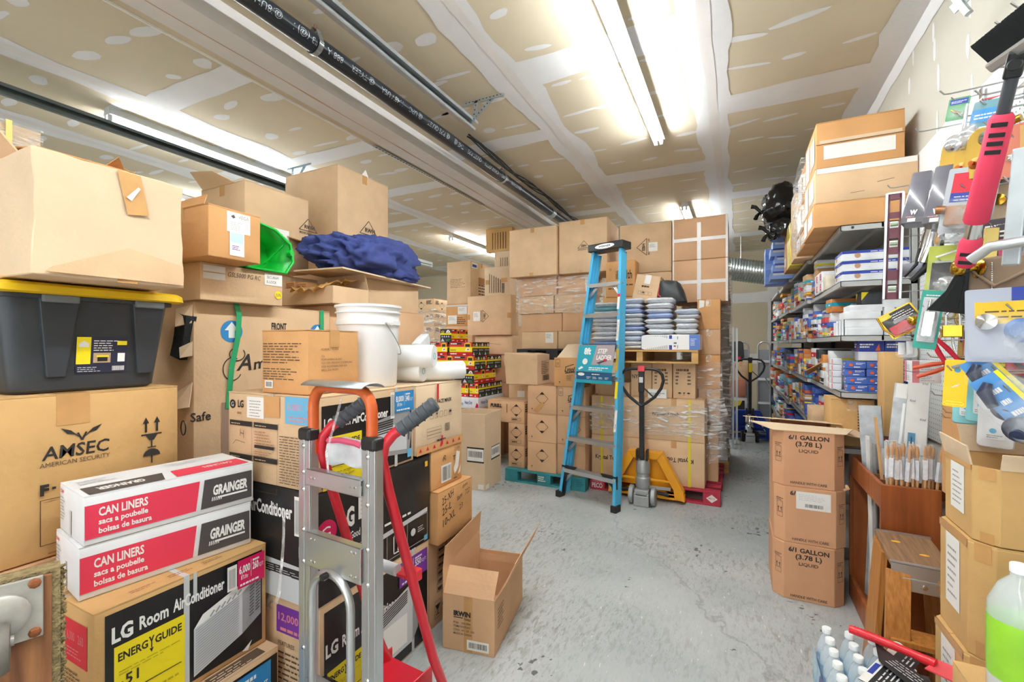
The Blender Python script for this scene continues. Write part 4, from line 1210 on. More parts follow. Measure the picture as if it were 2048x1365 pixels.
# --- stack of air conditioner cartons along the aisle (behind the hand truck)
XS = -1.42
c = Carton('appliance_carton', 'air conditioner carton with purple 12,000 flag, bottom of the aisle stack', (-2.0, XS, 1.222, 1.905, 0.0, .498), m=CARD, seam='y', tape=TAPE_C, group='air conditioner cartons')
F = c.face('+x')
F.rect(.03, .02, .975, .94, BLACKP); F.text('LG', .04, .58, .10, WHITE, w=.09, bold=.025); F.text('Room AirConditioner', .16, .58, .09, WHITE, w=.50, bold=.02)
energy_guide(F, .05, -.0, .32, .46, '73')
F.poly([(.45, .12), (.80, .12), (.80, .70), (.45, .58)], GREYL); F.poly([(.80, .12), (.86, .22), (.86, .76), (.80, .70)], GREYM); F.rect(.5, .16, .74, .44, WHITE)
for i in range(6): F.line((.48, .47 + .022 * i), (.74, .54 + .022 * i), .005, INK)
btu_flag(F, .655, .72, .965, .95, PURP, '12,000', '550'); F.rect(.90, .06, .96, .15, SKY)
F = c.face('-y'); F.rect(.58, .70, .99, .92, PURP); F.text('12,000', .60, .80, .06, PINK, w=.2, bold=.01); F.text('550', .84, .78, .07, PINK, w=.09, bold=.01); F.lines(.62, .72, .96, .77, 1, PINK, .5)
F.text('FEATURES', .6, .60, .035, INKG, w=.16); F.lines(.6, .08, .97, .58, 12, INKG, .3); F.rect(.05, .5, .5, .58, INK)
c.done()
MB().box((c.w / 2 + .0016, c.d / 2 - .14, 0), (c.w / 2 + .003, c.d / 2 - .122, c.h)).build('strap', mat('strap_white', '#dcdfe0', .3, alpha=.8), c.o)
c = Carton('appliance_carton', 'black LG carton with the Life\'s Good side, middle of the aisle stack', (-2.06, XS, 1.204, 1.915, .499, .935), m=mat('black_board', '#232222', .3, var=.2, scale=6), seam='x', tape=None, group='air conditioner cartons')
F = c.face('+x')
lg_badge(F, .07, .63, .05, MAG); F.text('LG', .17, .60, .17, WHITE, w=.1, bold=.03); F.text("Life's Good", .165, .47, .07, WHITE, w=.15, bold=.01)
F.rect(.30, .62, .47, .93, PAPER); F.lines(.32, .66, .45, .9, 6, GREYM, .3); F.text('CHOOSE THE RIGHT AIR CONDITIONER', .06, .36, .035, WHITE, w=.40)
F.lines(.52, .42, .94, .45, 1, WHITE, .8)
F.poly([(.05, .22), (.42, .26), (.42, .31), (.05, .27)], GREYL); F.poly([(.50, .30), (.96, .35), (.96, .40), (.50, .35)], GREYL)
F.frame(.54, .05, .96, .34, .002, GREYL); F.line((.74, .05), (.74, .34), .002, GREYL); F.frame(.60, .08, .70, .28, .006, WHITE); F.rect(.64, .1, .66, .26, WHITE); disc(F, .8, .2, .018, GREYL)
F.lines(.85, .17, .94, .24, 3, GREYL, .4); F.rect(.92, .03, .96, .09, SKY); F.rect(.93, .88, .96, .94, mat('print_amber', '#e9b02a')); F.lines(.7, .0, .9, .04, 1, GREYL, .5)
F = c.face('-y'); F.text('LG Room AirConditioner', .1, .74, .12, WHITE, w=.70, bold=.02); F.rect(.82, .60, .88, .95, PAPER); F.barcode(.825, .62, .875, .92, GREYM, 9); F.poly([(.90, .55), (1.0, .52), (1.0, .95), (.90, .95)], PURP)
F.text('450', .92, .70, .09, WHITE, w=.07, bold=.02); F.text('10,000', .86, .42, .09, WHITE, w=.13, bold=.02); F.poly([(.0, .02), (.9, .0), (.9, .33), (.0, .38)], GREYL); F.rect(.3, .22, .88, .30, INK); F.lines(.3, .22, .88, .3, 4, GREYL, .3); F.rect(.96, .3, 1.0, .36, PURP)
c.done()
c = Carton('appliance_carton', 'LG air conditioner carton with sky blue 8,000 flag, top of the aisle stack', (-1.955, XS, 1.207, 1.782, .937, 1.30), m=CARD, seam='y', tape=TAPE_C, group='air conditioner cartons')
F = c.face('+x')
F.rect(.04, .03, .965, .90, BLACKP); F.text('LG Room AirConditioner', .06, .66, .10, WHITE, w=.62, bold=.02)
energy_guide(F, .05, .0, .40, .56, '65')
F.poly([(.45, .2), (.93, .12), (.97, .5), (.93, .72), (.45, .6)], GREYM); F.poly([(.5, .25), (.9, .18), (.9, .56), (.5, .5)], GREYL)
for i in range(6): F.line((.5, .45 + .028 * i), (.73, .47 + .028 * i), .0055, INK)
F.line((.92, .3), (.93, .6), .008, GREYD)
F.rect(.70, .62, .745, .95, PAPER); F.barcode(.705, .65, .74, .92, GREYM, 5); btu_flag(F, .75, .68, .985, .95, BLUE, '8,000', '340'); F.rect(.90, .07, .955, .18, SKY)
F = c.face('-y')
lg_badge(F, .06, .86, .019, INK); F.text('LG', .125, .83, .08, INK, w=.07, bold=.02); F.lines(.12, .75, .2, .79, 1, INKO, .6); F.rect(.24, .72, .44, .96, PAPER); F.lines(.27, .74, .42, .94, 6, GREYM, .3)
F.rect(.44, .75, .62, .98, CARD_O); F.rect(.68, .70, 1.0, .99, SKY); F.text('8,000', .71, .85, .07, PINK, w=.14); F.text('340', .91, .84, .07, PINK, w=.08); F.lines(.72, .73, .97, .8, 2, PINK, .4)
spec_side(F); c.done()
MB().box((c.w / 2 + .0016, c.d / 2 - .14, 0), (c.w / 2 + .003, c.d / 2 - .122, c.h)).build('strap', mat('strap_white', '#dcdfe0', .3, alpha=.8), c.o)

# carton and bucket on the stack
ztop = 1.302
c = Carton('shipping_carton', 'cube carton addressed TO PDM-AMERICA on the top air conditioner carton', (-1.775, -1.50, 1.235, 1.50, ztop, ztop + .258), m=CARD_O, seam='x', tape=TAPE)
F = c.face('+x'); F.text('PDM PO. 41404', .24, .68, .03, INKG, w=.33); F.text('TO:', .24, .57, .03, INKG)
for i, wd in enumerate(('PDM-AMERICA,INC', 'C/O CEN FREIGHT SYSTEMS,INC', '5500 RICKENBACKER RD', 'BELL,CA 90201')): F.text(wd, .24, .52 - .055 * i, .03, INKG, w=(.4, .62, .5, .32)[i])
F = c.face('-y'); F.lines(.04, .48, .9, .82, 8, INKG, .35, 2); F.lines(.04, .22, .9, .42, 5, INKG, .35, 3); F.rect(.08, .08, .26, .2, PAPER); F.barcode(.1, .1, .24, .18, GREYD, 8)
c.done()
c = Carton('slip_box', 'slim white box standing between the PDM carton and the tall carton', (-1.86, -1.80, 1.36, 1.42, ztop, ztop + .115), m=PAPER, flaps=False, tape=None, cat='box'); F = c.face('-y'); F.lines(.1, .1, .9, .9, 10, GREYM, .3); c.done()
bk = thing('bucket', 'white plastic pail with lid rings and wire bail beside the PDM carton', 'bucket', (-1.60, 1.665, ztop))
PAIL = mat('pail_white', '#f0f0f0', .35, var=.02, scale=8)
MB().lathe([(.0, .002), (.128, .0), (.132, .006), (.142, .29), (.150, .292), (.150, .312), (.144, .314), (.145, .345), (.153, .347), (.153, .352), (.146, .354), (.147, .372), (.156, .374), (.156, .384), (.146, .386), (.144, .372), (.0, .368)], 40).build('pail_body', PAIL, bk, smooth=35)
mb = MB(); mb.tube([(.152 * math.cos(a), .152 * math.sin(a), .30 - .15 * max(0, math.sin((a + .3) / 2.6 * math.pi))) for a in [-.3 + 2.6 * i / 18 for i in range(19)]], .0022, 6); mb.build('bail_wire', STEEL, bk)
MB().lathe([(.0, .0), (.010, .0), (.013, .01), (.013, .022), (0, .024)], 10, 0, frame((.149, -.03, .30), (0, 0, 1), (1, 0, 0))).build('bail_ear', PAIL, bk, smooth=40)

# --- third stack: face masks and cartons
c = Carton('floor_carton', 'tan carton with printed table at floor level beside the open IRWIN carton', (-1.95, -1.44, 1.935, 2.30, 0.0, .46), m=CARD_B, tape=None)
F = c.face('+x')
for r in range(6): 
 for q in range(3): F.frame(.18 + .22 * q, .38 + .09 * r, .4 + .22 * q, .47 + .09 * r, .0018, INKG)
 F.lines(.2, .40 + .09 * r, .38, .44 + .09 * r, 1, INK, .8, r); F.lines(.42, .40 + .09 * r, .8, .44 + .09 * r, 1, INKG, .5, r + 9)
F.frame(.1, .1, .25, .3, .002, INKG); F.glass(.175, .2, .05, INK); F.frame(.28, .1, .43, .3, .002, INKG); F.umbrella(.355, .2, .05, INK)
c.done()
c = Carton('marked_carton', 'tan carton handwritten 25-XH in black marker, below the taped carton', (-1.86, -1.38, 1.93, 2.265, .4605, .735), m=CARD_O, seam='y', tape=None)
F = c.face('+x'); F.text('25-XH', .10, .72, .14, INK, w=.35, shear=.3, rot=14, bold=-.005); F.text('25-L', .10, .52, .14, INK, w=.27, shear=.3, rot=14, bold=-.005); F.text('10-XL', .12, .30, .14, INK, w=.36, shear=.3, rot=14, bold=-.005)
F.text('fam', .52, .66, .1, INK, w=.16, shear=.4, rot=14, bold=-.005); F.text('23', .58, .46, .1, INK, w=.12, shear=.3, rot=14, bold=-.005); F.text('#ome', .68, .86, .08, INK, w=.16, shear=.3, rot=10, bold=-.005); F.text('722', .76, .70, .1, INK, w=.14, shear=.3, rot=8, bold=-.008)
c.done()
c = Carton('taped_carton', 'orange tan carton with torn white labels and 23 in marker', (-1.86, -1.42, 1.925, 2.215, .7365, .945), m=CARD_O, seam='y', tape=TAPE)
F = c.face('+x'); F.text('23 MM', .72, .82, .1, INKG, w=.2, shear=.2, bold=-.01); F.rect(.30, .10, .62, .55, PAPER); F.barcode(.34, .14, .48, .5, GREYD, 6); F.barcode(.5, .14, .6, .5, GREYM, 7)
F.poly([(.74, .2), (.86, .35), (.92, .75), (.8, .8), (.76, .5), (.7, .35)], PAPER); F.poly([(.84, .15), (.95, .4), (.93, .2)], PAPER); F.text('T', .68, .58, .12, INK, w=.08, bold=.01); F.text('R', .34, .66, .14, INK, w=.1, bold=-.01, shear=.3); F.rect(.7, .08, .82, .1, INK); F.rect(.755, .1, .765, .18, INK)
c.done()
c = Carton('mask_carton', 'pale carton printed KNA95 FACE MASK with red edging', (-1.92, -1.42, 1.80, 2.215, .9465, 1.297), yaw=0, m=CARD_L, seam='y', tape=TAPE)
F = c.face('+x'); F.text('KNA95 FACE MASK', .20, .70, .055, INK, w=.55, bold=.01)
for i in range(5): F.frame(.27 + .1 * i, .48, .34 + .1 * i, .57, .0015, INKG)
F.umbrella(.71, .53, .02, INK); F.glass(.41, .53, .02, INK)
for i in range(3): F.frame(.2, .20 + .05 * i, .50, .25 + .05 * i, .0012, INKG)
F.barcode(.58, .25, .69, .37, INKG, 3); F.rect(.0, .0, 1, .12, CARD_O)
for i in range(7): F.poly([(.04 + .14 * i, .04), (.1 + .14 * i, .04), (.07 + .14 * i, .10)], RED)
F.rect(.50, .06, .53, .2, RED); F.rect(.40, .76, .44, .99, RED); F.lines(.4, .13, .7, .17, 1, INK, .6)
c.done()
def roll(label, p, d, r, L, core=TEAL):
 o = thing('plastic_roll', label, 'roll', p, 0, 'white rolls on the face mask carton')
 M = frame((0, 0, 0), (0, 0, 1), d)
 MB().lathe([(r * .3, 0), (r, .0), (r + .002, .004), (r + .002, L - .004), (r, L), (r * .3, L)], 28, 0, M).build('sheet_roll', mat('roll_white', '#f1f2f3', .4, var=.02, scale=10), o, smooth=35)
 MB().lathe([(r * .3, -.001), (r * .3, L + .001), (r * .26, L + .001), (r * .26, -.001)], 16, 0, M).build('core', core, o)
 mb = MB(); ms = []; F = Face(mb, M, 1, 1, ms)
 pts = []
 return o
roll('white roll with teal core lying against the pail, upper one', (-1.62, 1.90, 1.44), (.95, .35, .0), .058, .20)
roll('white roll lying flat on the face mask carton', (-1.70, 1.93, 1.3585), (.98, .2, .0), .055, .20)
roll('wide white roll slanting at the front of the face mask carton', (-1.55, 2.02, 1.352), (.55, .83, .02), .05, .24)
roll('white roll tucked behind the others', (-1.78, 2.08, 1.3535), (.6, .78, 0), .05, .22)
# flap of an open carton behind, bag, white clothes hanger-like scraps beside the pail
oc = open_carton('small_open_carton', 'open carton with raised flap behind the white rolls', (-2.12, -1.88, 2.235, 2.52, 1.05, 1.33), m=CARD_L, flaps={'+x': (-20, .18), '-y': (5, .1), '+y': (25, .14)}); oc.done()
c = Carton('plain_carton', 'plain carton under the open one behind the face mask carton', (-2.25, -1.90, 2.235, 2.6, .0, 1.048), m=CARD_B, tape=None); c.done()
o = thing('folded_bag', 'white and green folded plastic bag on the open carton by the pail', 'bag', (-2.02, 2.66, 1.42), math.radians(20))
mb = MB(); vs, fs = crate_mesh(.06, .22, .30, 8, .02, .012, 91); mb.add(vs, fs, 0, Matrix.Translation((0, 0, -.16)) @ Matrix.Rotation(.35, 4, 'X')); mb.build('bag_body', mat('bag_white', '#e9edf0', .35, var=.05, scale=15), o, smooth=60)
mb = MB(); mb.tube([(.035, -.12, .02), (.04, .0, .0), (.04, .10, -.05)], .006, 6); mb.build('green_edge', GREEN, o)

# --- IRWIN carton on the floor
ir = open_carton('open_carton', 'open IRWIN TOOLS carton standing on the floor in the aisle', (-1.355, -1.085, 1.885, 2.405, 0.0, .27), yaw=10, m=CARD_B, flaps={'+x': (28, .22), '-x': (-2, .23), '-y': (-38, .13), '+y': (-178, .12)}, inside=CARD_IN)
F = ir.face('-y'); F.text('IRWIN', .22, .64, .085, INK, w=.33, bold=.04); F.line((.22, .61), (.40, .61), .004, INK); F.text('TOOLS', .42, .575, .035, INK, w=.13, bold=.03)
for i, wd in enumerate(('PO#    2052984', 'ITEM# IWHT0097', 'C/NO. 141  OF  350', 'MADE IN CHINA')): F.text(wd, .22, .50 - .065 * i, .035, INK, w=(.33, .33, .4, .35)[i], bold=.005)
F.rect(.48, .06, .90, .24, PAPER); F.barcode(.52, .1, .86, .2, INK, 12)
F = ir.face('+x'); F.lines(.1, .4, .3, .8, 6, INKG, .3)
ir.done()
mb = MB(); mb.box((-.022, -ir.d / 2 - .0009, 0), (.022, -ir.d / 2 - .0001, ir.h)); mb.build('tape', TAPE, ir.o)

# ================================================================== HAND TRUCK (foreground)
REDP = mat('red_enamel', '#cf2434', .3, var=.08, scale=7, coat=.2)
ORGP = mat('orange_enamel', '#d9692f', .3, var=.15, scale=6, coat=.2, col2='#c4511f')
GRIP = mat('grip_grey', '#4b4f56', .6)
ht = thing('hand_truck', 'aluminium and red convertible hand truck with grey grips', 'hand truck', (-1.19, 1.10, 0), math.radians(-4))
for sx in (-1, 1):
 mb = MB(); x = sx * .158
 mb.box((x - .03, -.016, .12), (x + .03, -.011, 1.185)); mb.box((x - .03, -.011, .12), (x - .025, .02, 1.185)); mb.box((x + .025, -.011, .12), (x + .03, .02, 1.185)); mb.box((x - .006, -.019, .12), (x + .006, -.015, 1.185))
 mb.build('upright', ALU, ht, bevel=.002)
 MB().box((x - .034, -.021, 1.165), (x + .034, .026, 1.21)).build('end_cap', BLK, ht, bevel=.012, seg=3)
 for z in (1.15, 1.06, 1.0, .86, .75, .45):
  MB().lathe([(.009, 0), (.009, .003), (.005, .006), (0, .0065)], 10, 0, frame((x, -.016, z), (1, 0, 0), (0, -1, 0))).build('rivet', CHROME, ht, smooth=40)
def cross(z0, z1, y=-.026, name='crossbar'):
 mb = MB(); mb.box((-.135, y, z0), (.135, y + .004, z1)); mb.box((-.135, y, z1 - .004), (.135, y + .03, z1)); mb.box((-.135, y, z0), (.135, y + .03, z0 + .004))
 o = mb.build(name, ALU, ht, bevel=.0015)
 for x in (-.11, -.09, .09, .11):
  for z in ((z0 + z1) / 2,) if z1 - z0 < .08 else (z0 + .02, z1 - .02):
   MB().lathe([(.005, 0), (.004, .003), (0, .0035)], 8, 0, frame((x, y, z), (1, 0, 0), (0, -1, 0))).build('rivet', CHROME, o, smooth=40)
cross(1.02, 1.075); cross(.745, .86); cross(.30, .36)
def arc(c, r, a0, a1, n, ax='xz'):
 return [(c[0] + r * math.cos(math.radians(a0 + (a1 - a0) * i / n)), c[1], c[2] + r * math.sin(math.radians(a0 + (a1 - a0) * i / n))) for i in range(n + 1)]
pts = [(-.145, .012, 1.12)] + arc((-.075, .012, 1.285), .07, 180, 90, 6) + arc((.075, .012, 1.285), .07, 90, 0, 6) + [(.145, .012, 1.12)]
MB().tube(pts, .0185, 14).build('loop_handle', ORGP, ht, smooth=60)
mb = MB(); n = 8
vs = []
for i in range(n + 1):
 a = -1.0 + 2.0 * i / n
 for x in (-.15, .15): vs.append((x, .012 + .055 * math.sin(a), 1.345 + .03 * math.cos(a)))
mb.add(vs, [(2 * i, 2 * i + 2, 2 * i + 3, 2 * i + 1) for i in range(n)]); q = mb.build('top_plate', STEEL, ht, smooth=40); q.modifiers.new('th', 'SOLIDIFY').thickness = .003
for x in (-.06, .05): MB().lathe([(.011, 0), (.011, .008), (.0, .009)], 6, 0, frame((x, .012, 1.345), (1, 0, 0), (0, 0, -1))).build('bolt', STEEL, ht)
pts = [(-.095, -.03, .06)] + arc((0, -.03, .655), .095, 180, 0, 14) + [(.095, -.03, .06)]
MB().tube(pts, .0135, 12).build('arch_tube', ALU, ht, smooth=60)
MB().lathe([(.011, 0), (.011, .02), (0, .022)], 10, 0, frame((0, -.045, .752), (1, 0, 0), (0, -1, 0))).build('bumper', BLK, ht, smooth=40)
# red frame with bent handles
for sx in (-1, 1):
 x = .17 if sx > 0 else -.125
 pts = [(x + .005, .40, .06), (x + .0, .28, .35), (x, .06, 1.02), (x, .03, 1.13), (x + .012, .03, 1.18), (x + .035, .045, 1.215), (x + .06, .06, 1.235)]
 MB().tube(pts, .0175, 14).build('red_rail', REDP, ht, smooth=60)
 d = Vector((.095, .06, .085)).normalized(); p0 = Vector((x + .05, .055, 1.226))
 prof = [(.019, 0)]
 for i in range(14): prof += [(.0235 + (.0035 if i % 3 == 0 else 0), .004 + .009 * i), (.0225, .0085 + .009 * i)]
 prof += [(.026, .135), (.022, .145), (0, .147)]
 MB().lathe(prof, 16, 0, frame(p0, (0, 0, 1), d)).build('grip', GRIP, ht, smooth=40)
 MB().box((x - .02, .17, .68), (x + .02, .20, .72)).build('pivot_block', REDP, ht, bevel=.004)
mb = MB(); mb.bar((-.125, .17, .70), (.17, .17, .70), .05, .012, 0); mb.build('red_crossbar', REDP, ht, bevel=.003)
MB().cyl((.02, .15, .715), (.12, .15, .715), .02, seg=14).build('roller', GREYL, ht, smooth=40)
mb = MB(); mb.box((-.12, .20, .20), (.10, .36, .208)); mb.box((-.12, .20, .18), (-.113, .36, .25)); mb.box((.093, .20, .18), (.10, .36, .25)); mb.build('red_base', REDP, ht, bevel=.003)
mb = MB(); mb.box((-.16, -.15, .02), (.16, .02, .028)); mb.box((-.16, .0, .028), (.16, .008, .12)); mb.build('toe_plate', ALU, ht, bevel=.002)
for sx in (-1, 1):
 MB().lathe([(.03, -.025), (.10, -.025), (.125, -.018), (.125, .018), (.10, .025), (.03, .025)], 28, 0, frame((sx * .215, .06, .125), (0, 0, 1), (1, 0, 0))).build('wheel', BLKR, ht, smooth=40)
MB().cyl((-.24, .06, .125), (.24, .06, .125), .008, seg=8).build('axle', STEEL, ht)
# plastic bag and packing tape caught on it
bg = thing('plastic_bag', 'crumpled white grey plastic bag stuffed over the hand truck crossbar', 'bag', (-1.17, 1.15, 1.078), math.radians(-4))
mb = MB(); vs, fs = crate_mesh(.20, .06, .085, 9, 0, 0, 5)
mb.add([tuple(Vector(p) + noise.noise_vector(Vector(p) * 16) * .018 + Vector((0, 0, .012))) for p in vs], fs); mb.build('bag_body', mat('bag_greywhite', '#dcdde2', .3, var=.2, scale=14), bg, smooth=50)
mb = MB(); mb.tube([(-.09, -.034, .092), (-.03, -.036, .10), (.04, -.03, .096), (.07, -.03, .09)], .010, 6); mb.build('pink_edge', mat('bag_pink', '#d85a7a', .4), bg, smooth=50)
sp = MB()
pts = [(-1.20, 1.125, 1.325), (-1.203, 1.09, 1.22), (-1.20, 1.06, 1.15), (-1.195, 1.06, 1.10), (-1.195, 1.062, 1.085)]
for a, b_ in zip(pts, pts[1:]): sp.bar(a, b_, .016, .0012, 0, up=(.3, 1, 0))
tag(sp.build('tape_strip', film('tape_shiny', '#ffffff', .5, .1, 25, (1, 1, 1)), None), 'clear tape strip dangling from the hand truck top plate', 'tape')
sp = MB()
pts = [(-1.405, 1.06, .93), (-1.41, 1.06, .80), (-1.43, 1.06, .64), (-1.44, 1.055, .60)]
for a, b_ in zip(pts, pts[1:]): sp.bar(a, b_, .022, .0012, 0, up=(.3, 1, 0))
tag(sp.build('tape_strip', film('tape_shiny', '#ffffff', .5, .1, 25, (1, 1, 1)), None), 'white tape strip hanging before the 10,000 carton left of the hand truck', 'tape')

# ================================================================== MIDDLE STACKS
def dep_to(x1, Y, uS): return PX(uS, 690, x1).y - Y
def fyd(Y, uL, uR, vt, vb, uS, ub=None):
 b = fy(Y, uL, uR, vt, vb, .1, ub); return b[:3] + (Y + dep_to(b[1], Y, uS),) + b[4:]
# ---- pallets
def pallet(name, label, x0, x1, y0, y1, z0, h, m, stencil=None, group=None, bm=None):
 w, d = x1 - x0, y1 - y0
 o = thing(name, label, 'pallet', ((x0 + x1) / 2, (y0 + y1) / 2, z0), 0, group)
 bm = bm or m
 t = .018; n = 7; bw = .10; rg = random.Random(int(abs(x0) * 100))
 for i in range(n):
  y = -d / 2 + bw / 2 + (d - bw) * i / (n - 1)
  MB().box((-w / 2, y - bw / 2, h - t), (w / 2, y + bw / 2, h)).build('deck_board', m, o, bevel=.002, seg=1)
 for i in range(3):
  y = -d / 2 + bw / 2 + (d - bw) * i / 2
  MB().box((-w / 2, y - bw / 2, 0), (w / 2, y + bw / 2, t)).build('bottom_board', m, o, bevel=.002, seg=1)
 for i in range(3):
  x = -w / 2 + .075 + (w - .15) * i / 2
  for j in range(3):
   y = -d / 2 + bw / 2 + (d - bw) * j / 2
   b = MB().box((x - .075, y - bw / 2, t), (x + .075, y + bw / 2, h - t)).build('block', bm, o, bevel=.002, seg=1)
 if stencil:
  mb = MB(); ms = []
  stencil(mb, ms, w, d, h); mb.build('stencil', ms, o)
 return o
TEALW = mat('pallet_teal', '#3d9aa3', .75, var=.3, scale=5, col2='#2c6f78')
REDW = mat('pallet_red', '#c3384c', .75, var=.3, scale=5, col2='#99293b')
def st_chep(mb, ms, w, d, h):
 F = Face(mb, frame((-w / 2, -d / 2, 0), (1, 0, 0), (0, -1, 0)), w, h, ms)
 F.lines(.43, .35, .55, .8, 3, PAPER, .5); F.lines(.90, .35, .99, .8, 3, mat('stencil_dark', '#2a6d7c'), .5, 3)
def st_peco(mb, ms, w, d, h):
 F = Face(mb, frame((-w / 2, -d / 2, 0), (1, 0, 0), (0, -1, 0)), w, h, ms)
 F.text('OWNED BY', .015, .56, .2, PINK, w=.09, bold=.01); F.text('PECO', .015, .18, .34, PAPER, w=.09, bold=.02)
 q = [(.90, .5), (.94, .78), (.98, .5), (.94, .22)]; F.poly(q, PAPER); F.text('PECO', .918, .44, .13, RED, w=.045, bold=.01)
pallet('pallet', 'teal block pallet under the diamond-marked and Lysol cartons', -2.30, -1.385, 4.47, 5.5, 0, .135, TEALW, st_chep, bm=TEALW)
pallet('pallet', 'red PECO pallet under the Krystal Touch cartons', -1.375, -.14, 4.61, 5.75, 0, .135, REDW, st_peco, bm=REDW)
# ---- purell / diamond cartons
zr = [.1365, .379, .629, .873]
for k in range(3):
 lab = ('narrow carton with black-tipped diamond mark, bottom of the narrow column', 'narrow carton with black-tipped diamond mark, middle of the narrow column', 'long PURELL carton with diamond mark, top of the narrow column')[k]
 c = Carton('diamond_carton', lab, (-2.30 if k < 2 else -2.565, -2.105, 4.55, 4.83, zr[k], zr[k + 1] - .001), m=CARD_B, seam='x', tape=TAPE_C, group='diamond cartons')
 F = c.face('-y'); s0 = 0 if k < 2 else .58
 cxm = s0 + (1 - s0) * .5
 F.diamond(cxm, .58, .068, INK); F.frame(s0 + (1 - s0) * .2, .1, s0 + (1 - s0) * .8, .24, .002, INK); F.lines(s0 + (1 - s0) * .25, .14, s0 + (1 - s0) * .75, .2, 1, INK, .9)
 if k == 2: F.text('PURELL', .08, .68, .15, INK, w=.32, bold=.04, shear=.1); F.rect(.53, .45, .545, .85, INK)
 F = c.face('+x'); F.lines(.1, .5, .9, .9, 4, INK, .6); c.done()
zb4 = [.1365, .458, .757, 1.062]
for k in range(3):
 c = Carton('diamond_carton', ('wide carton with diamond mark at pallet level left of the Lysol column', 'wide carton with diamond mark, second up left of the Lysol column', 'wide carton with taped-over diamond, third up left of the Lysol column')[k], (-2.045, -1.712, 4.50, 4.90, zb4[k], zb4[k + 1] - .001), yaw=(0, .5, -.8)[k], m=CARD_B, seam='x', tape=None, group='diamond cartons', dent=.006)
 F = c.face('-y'); F.diamond(.52, .55, .07, INK); F.glass(.17, .16, .02, INK)
 if k == 2: F.poly([(.2, .1), (.32, .04), (.62, .36), (.5, .44)], TAPE)
 c.done()
for k in range(4):
 z1 = (zb4[1:] + [1.365])[k]; z0 = (zb4 + [1.062])[k]
 c = Carton('lysol_carton', ('plain carton at pallet level of the Lysol column', 'carton with diamond mark beside the ladder, second of the Lysol column', 'Lysol carton in the column, third from the pallet', 'Lysol carton sitting loosely on top of its column')[k], (-1.708 - (.03 if k == 3 else 0), -1.40 - (.03 if k == 3 else 0), 4.52, 4.90, z0, z1 - .001), yaw=3 if k == 3 else 0, m=CARD_O if k == 3 else CARD_B, seam='x', tape=TAPE if k == 3 else None, group='Lysol column', dent=.006)
 F = c.face('-y'); F.glass(.2, .14, .02, INK)
 if k >= 2:
  F.frame(.06, .68, .22, .94, .003, INK); F.arrows(.14, .80, .022, INK)
  F.text('Lysol', .38, .52, .17, INK, w=.36, bold=.01, shear=.35); F.lines(.45, .22, .72, .42, 5, INKG, .35)
  F.line((.40, .68), (.70, .78), .006, INK); F.line((.40, .47), (.74, .52), .008, INK)
 if k == 1: F.diamond(.62, .55, .07, INK)
 c.done()
 if k == 3:
  mb = MB(); mb.plate([(-c.w / 2 + .03, -c.d / 2 + .005, c.h), (c.w / 2 - .005, -c.d / 2 + .005, c.h), (c.w / 2, .05, c.h + .15), (-c.w / 2 + .08, .05, c.h + .14)], .004); mb.build('raised_flap', CARD_L, c.o)
o, w, d, h = crumpled('crumpled_carton', 'bulging crumpled carton resting on the diamond cartons', (-2.32, -1.93, 4.50, 4.86, 1.064, 1.40), 0, CARD, .02, 9, n=9)
mb = MB(); ms = []; F = Face(mb, frame((w / 2 + .006, -d / 2, 0), (0, 1, 0), (1, 0, 0)), d, h, ms); F.lines(.3, .35, .9, .8, 8, INKG, .35); F.barcode(.4, .12, .9, .3, INK, 3); mb.build('print', ms, o)
c = Carton('tagged_carton', 'carton with hanging white tag behind the diamond cartons', (-2.45, -2.07, 4.86, 5.15, .80, 1.06), m=CARD, seam='x', tape=None); F = c.face('-y'); F.rect(.3, .3, .55, .6, PAPER); F.line((.36, .6), (.42, .85), .004, CARD_O); F.line((.5, .6), (.44, .85), .004, CARD_O); c.done()
# ---- wall of cartons behind (on a black pallet)
YW = 5.3
base = Carton('bulk_carton', 'plain carton in the shade behind the Lysol column', (-2.46, -1.60, 5.16, 5.95, .137, 1.315), m=CARD_B, tape=None); base.done()
pallet('pallet', 'black plastic pallet half way up the carton wall', -2.52, -1.56, 5.22, 6.1, 1.3165, .13, mat('pallet_black', '#26272a', .6))
rows = [(1044, 1115, 664, 698), (1116, 1168, 661, 697), (1041, 1124, 626, 663), (1125, 1172, 625, 660), (1037, 1108, 590.5, 625.5), (1109, 1178, 590, 624.5), (1037, 1115, 552.5, 589.5), (1116, 1184, 551.5, 589)]
nm = ['bottom row with white slip', 'bottom row, right', 'second row, wide', 'second row, next to the ladder', 'third row, under film', 'third row, film pulled tight', 'fourth row, under the big plain carton', 'fourth row, with white slip']
zrow = [1.448, 1.668, 1.897, 2.12, 2.355]
xs = [[(PY(a_, 690, YW).x, PY(b_ - 1, 690, YW).x) for a_, b_, _, _ in rows[2 * r_:2 * r_ + 2]] for r_ in range(4)]
k = 0
for r in range(4):
 for q in range(2):
  x0, x1 = xs[r][q]
  c = Carton('wall_carton', 'tan carton in the carton wall, %s' % nm[k], (x0, x1, YW + random.uniform(-.02, .02), YW + .5, zrow[r], zrow[r + 1] - .002), m=(CARD, CARD_B, CARD_B, CARD)[(k * 7) % 4], seam='x', tape=None, group='carton wall', dent=.006)
  if k == 0: c.face('-y').sticker(.68, .35, .9, .95, 3, False)
  if k == 7: c.face('-y').sticker(.82, .1, 1.0, .95, 3, False)
  c.done(); k += 1
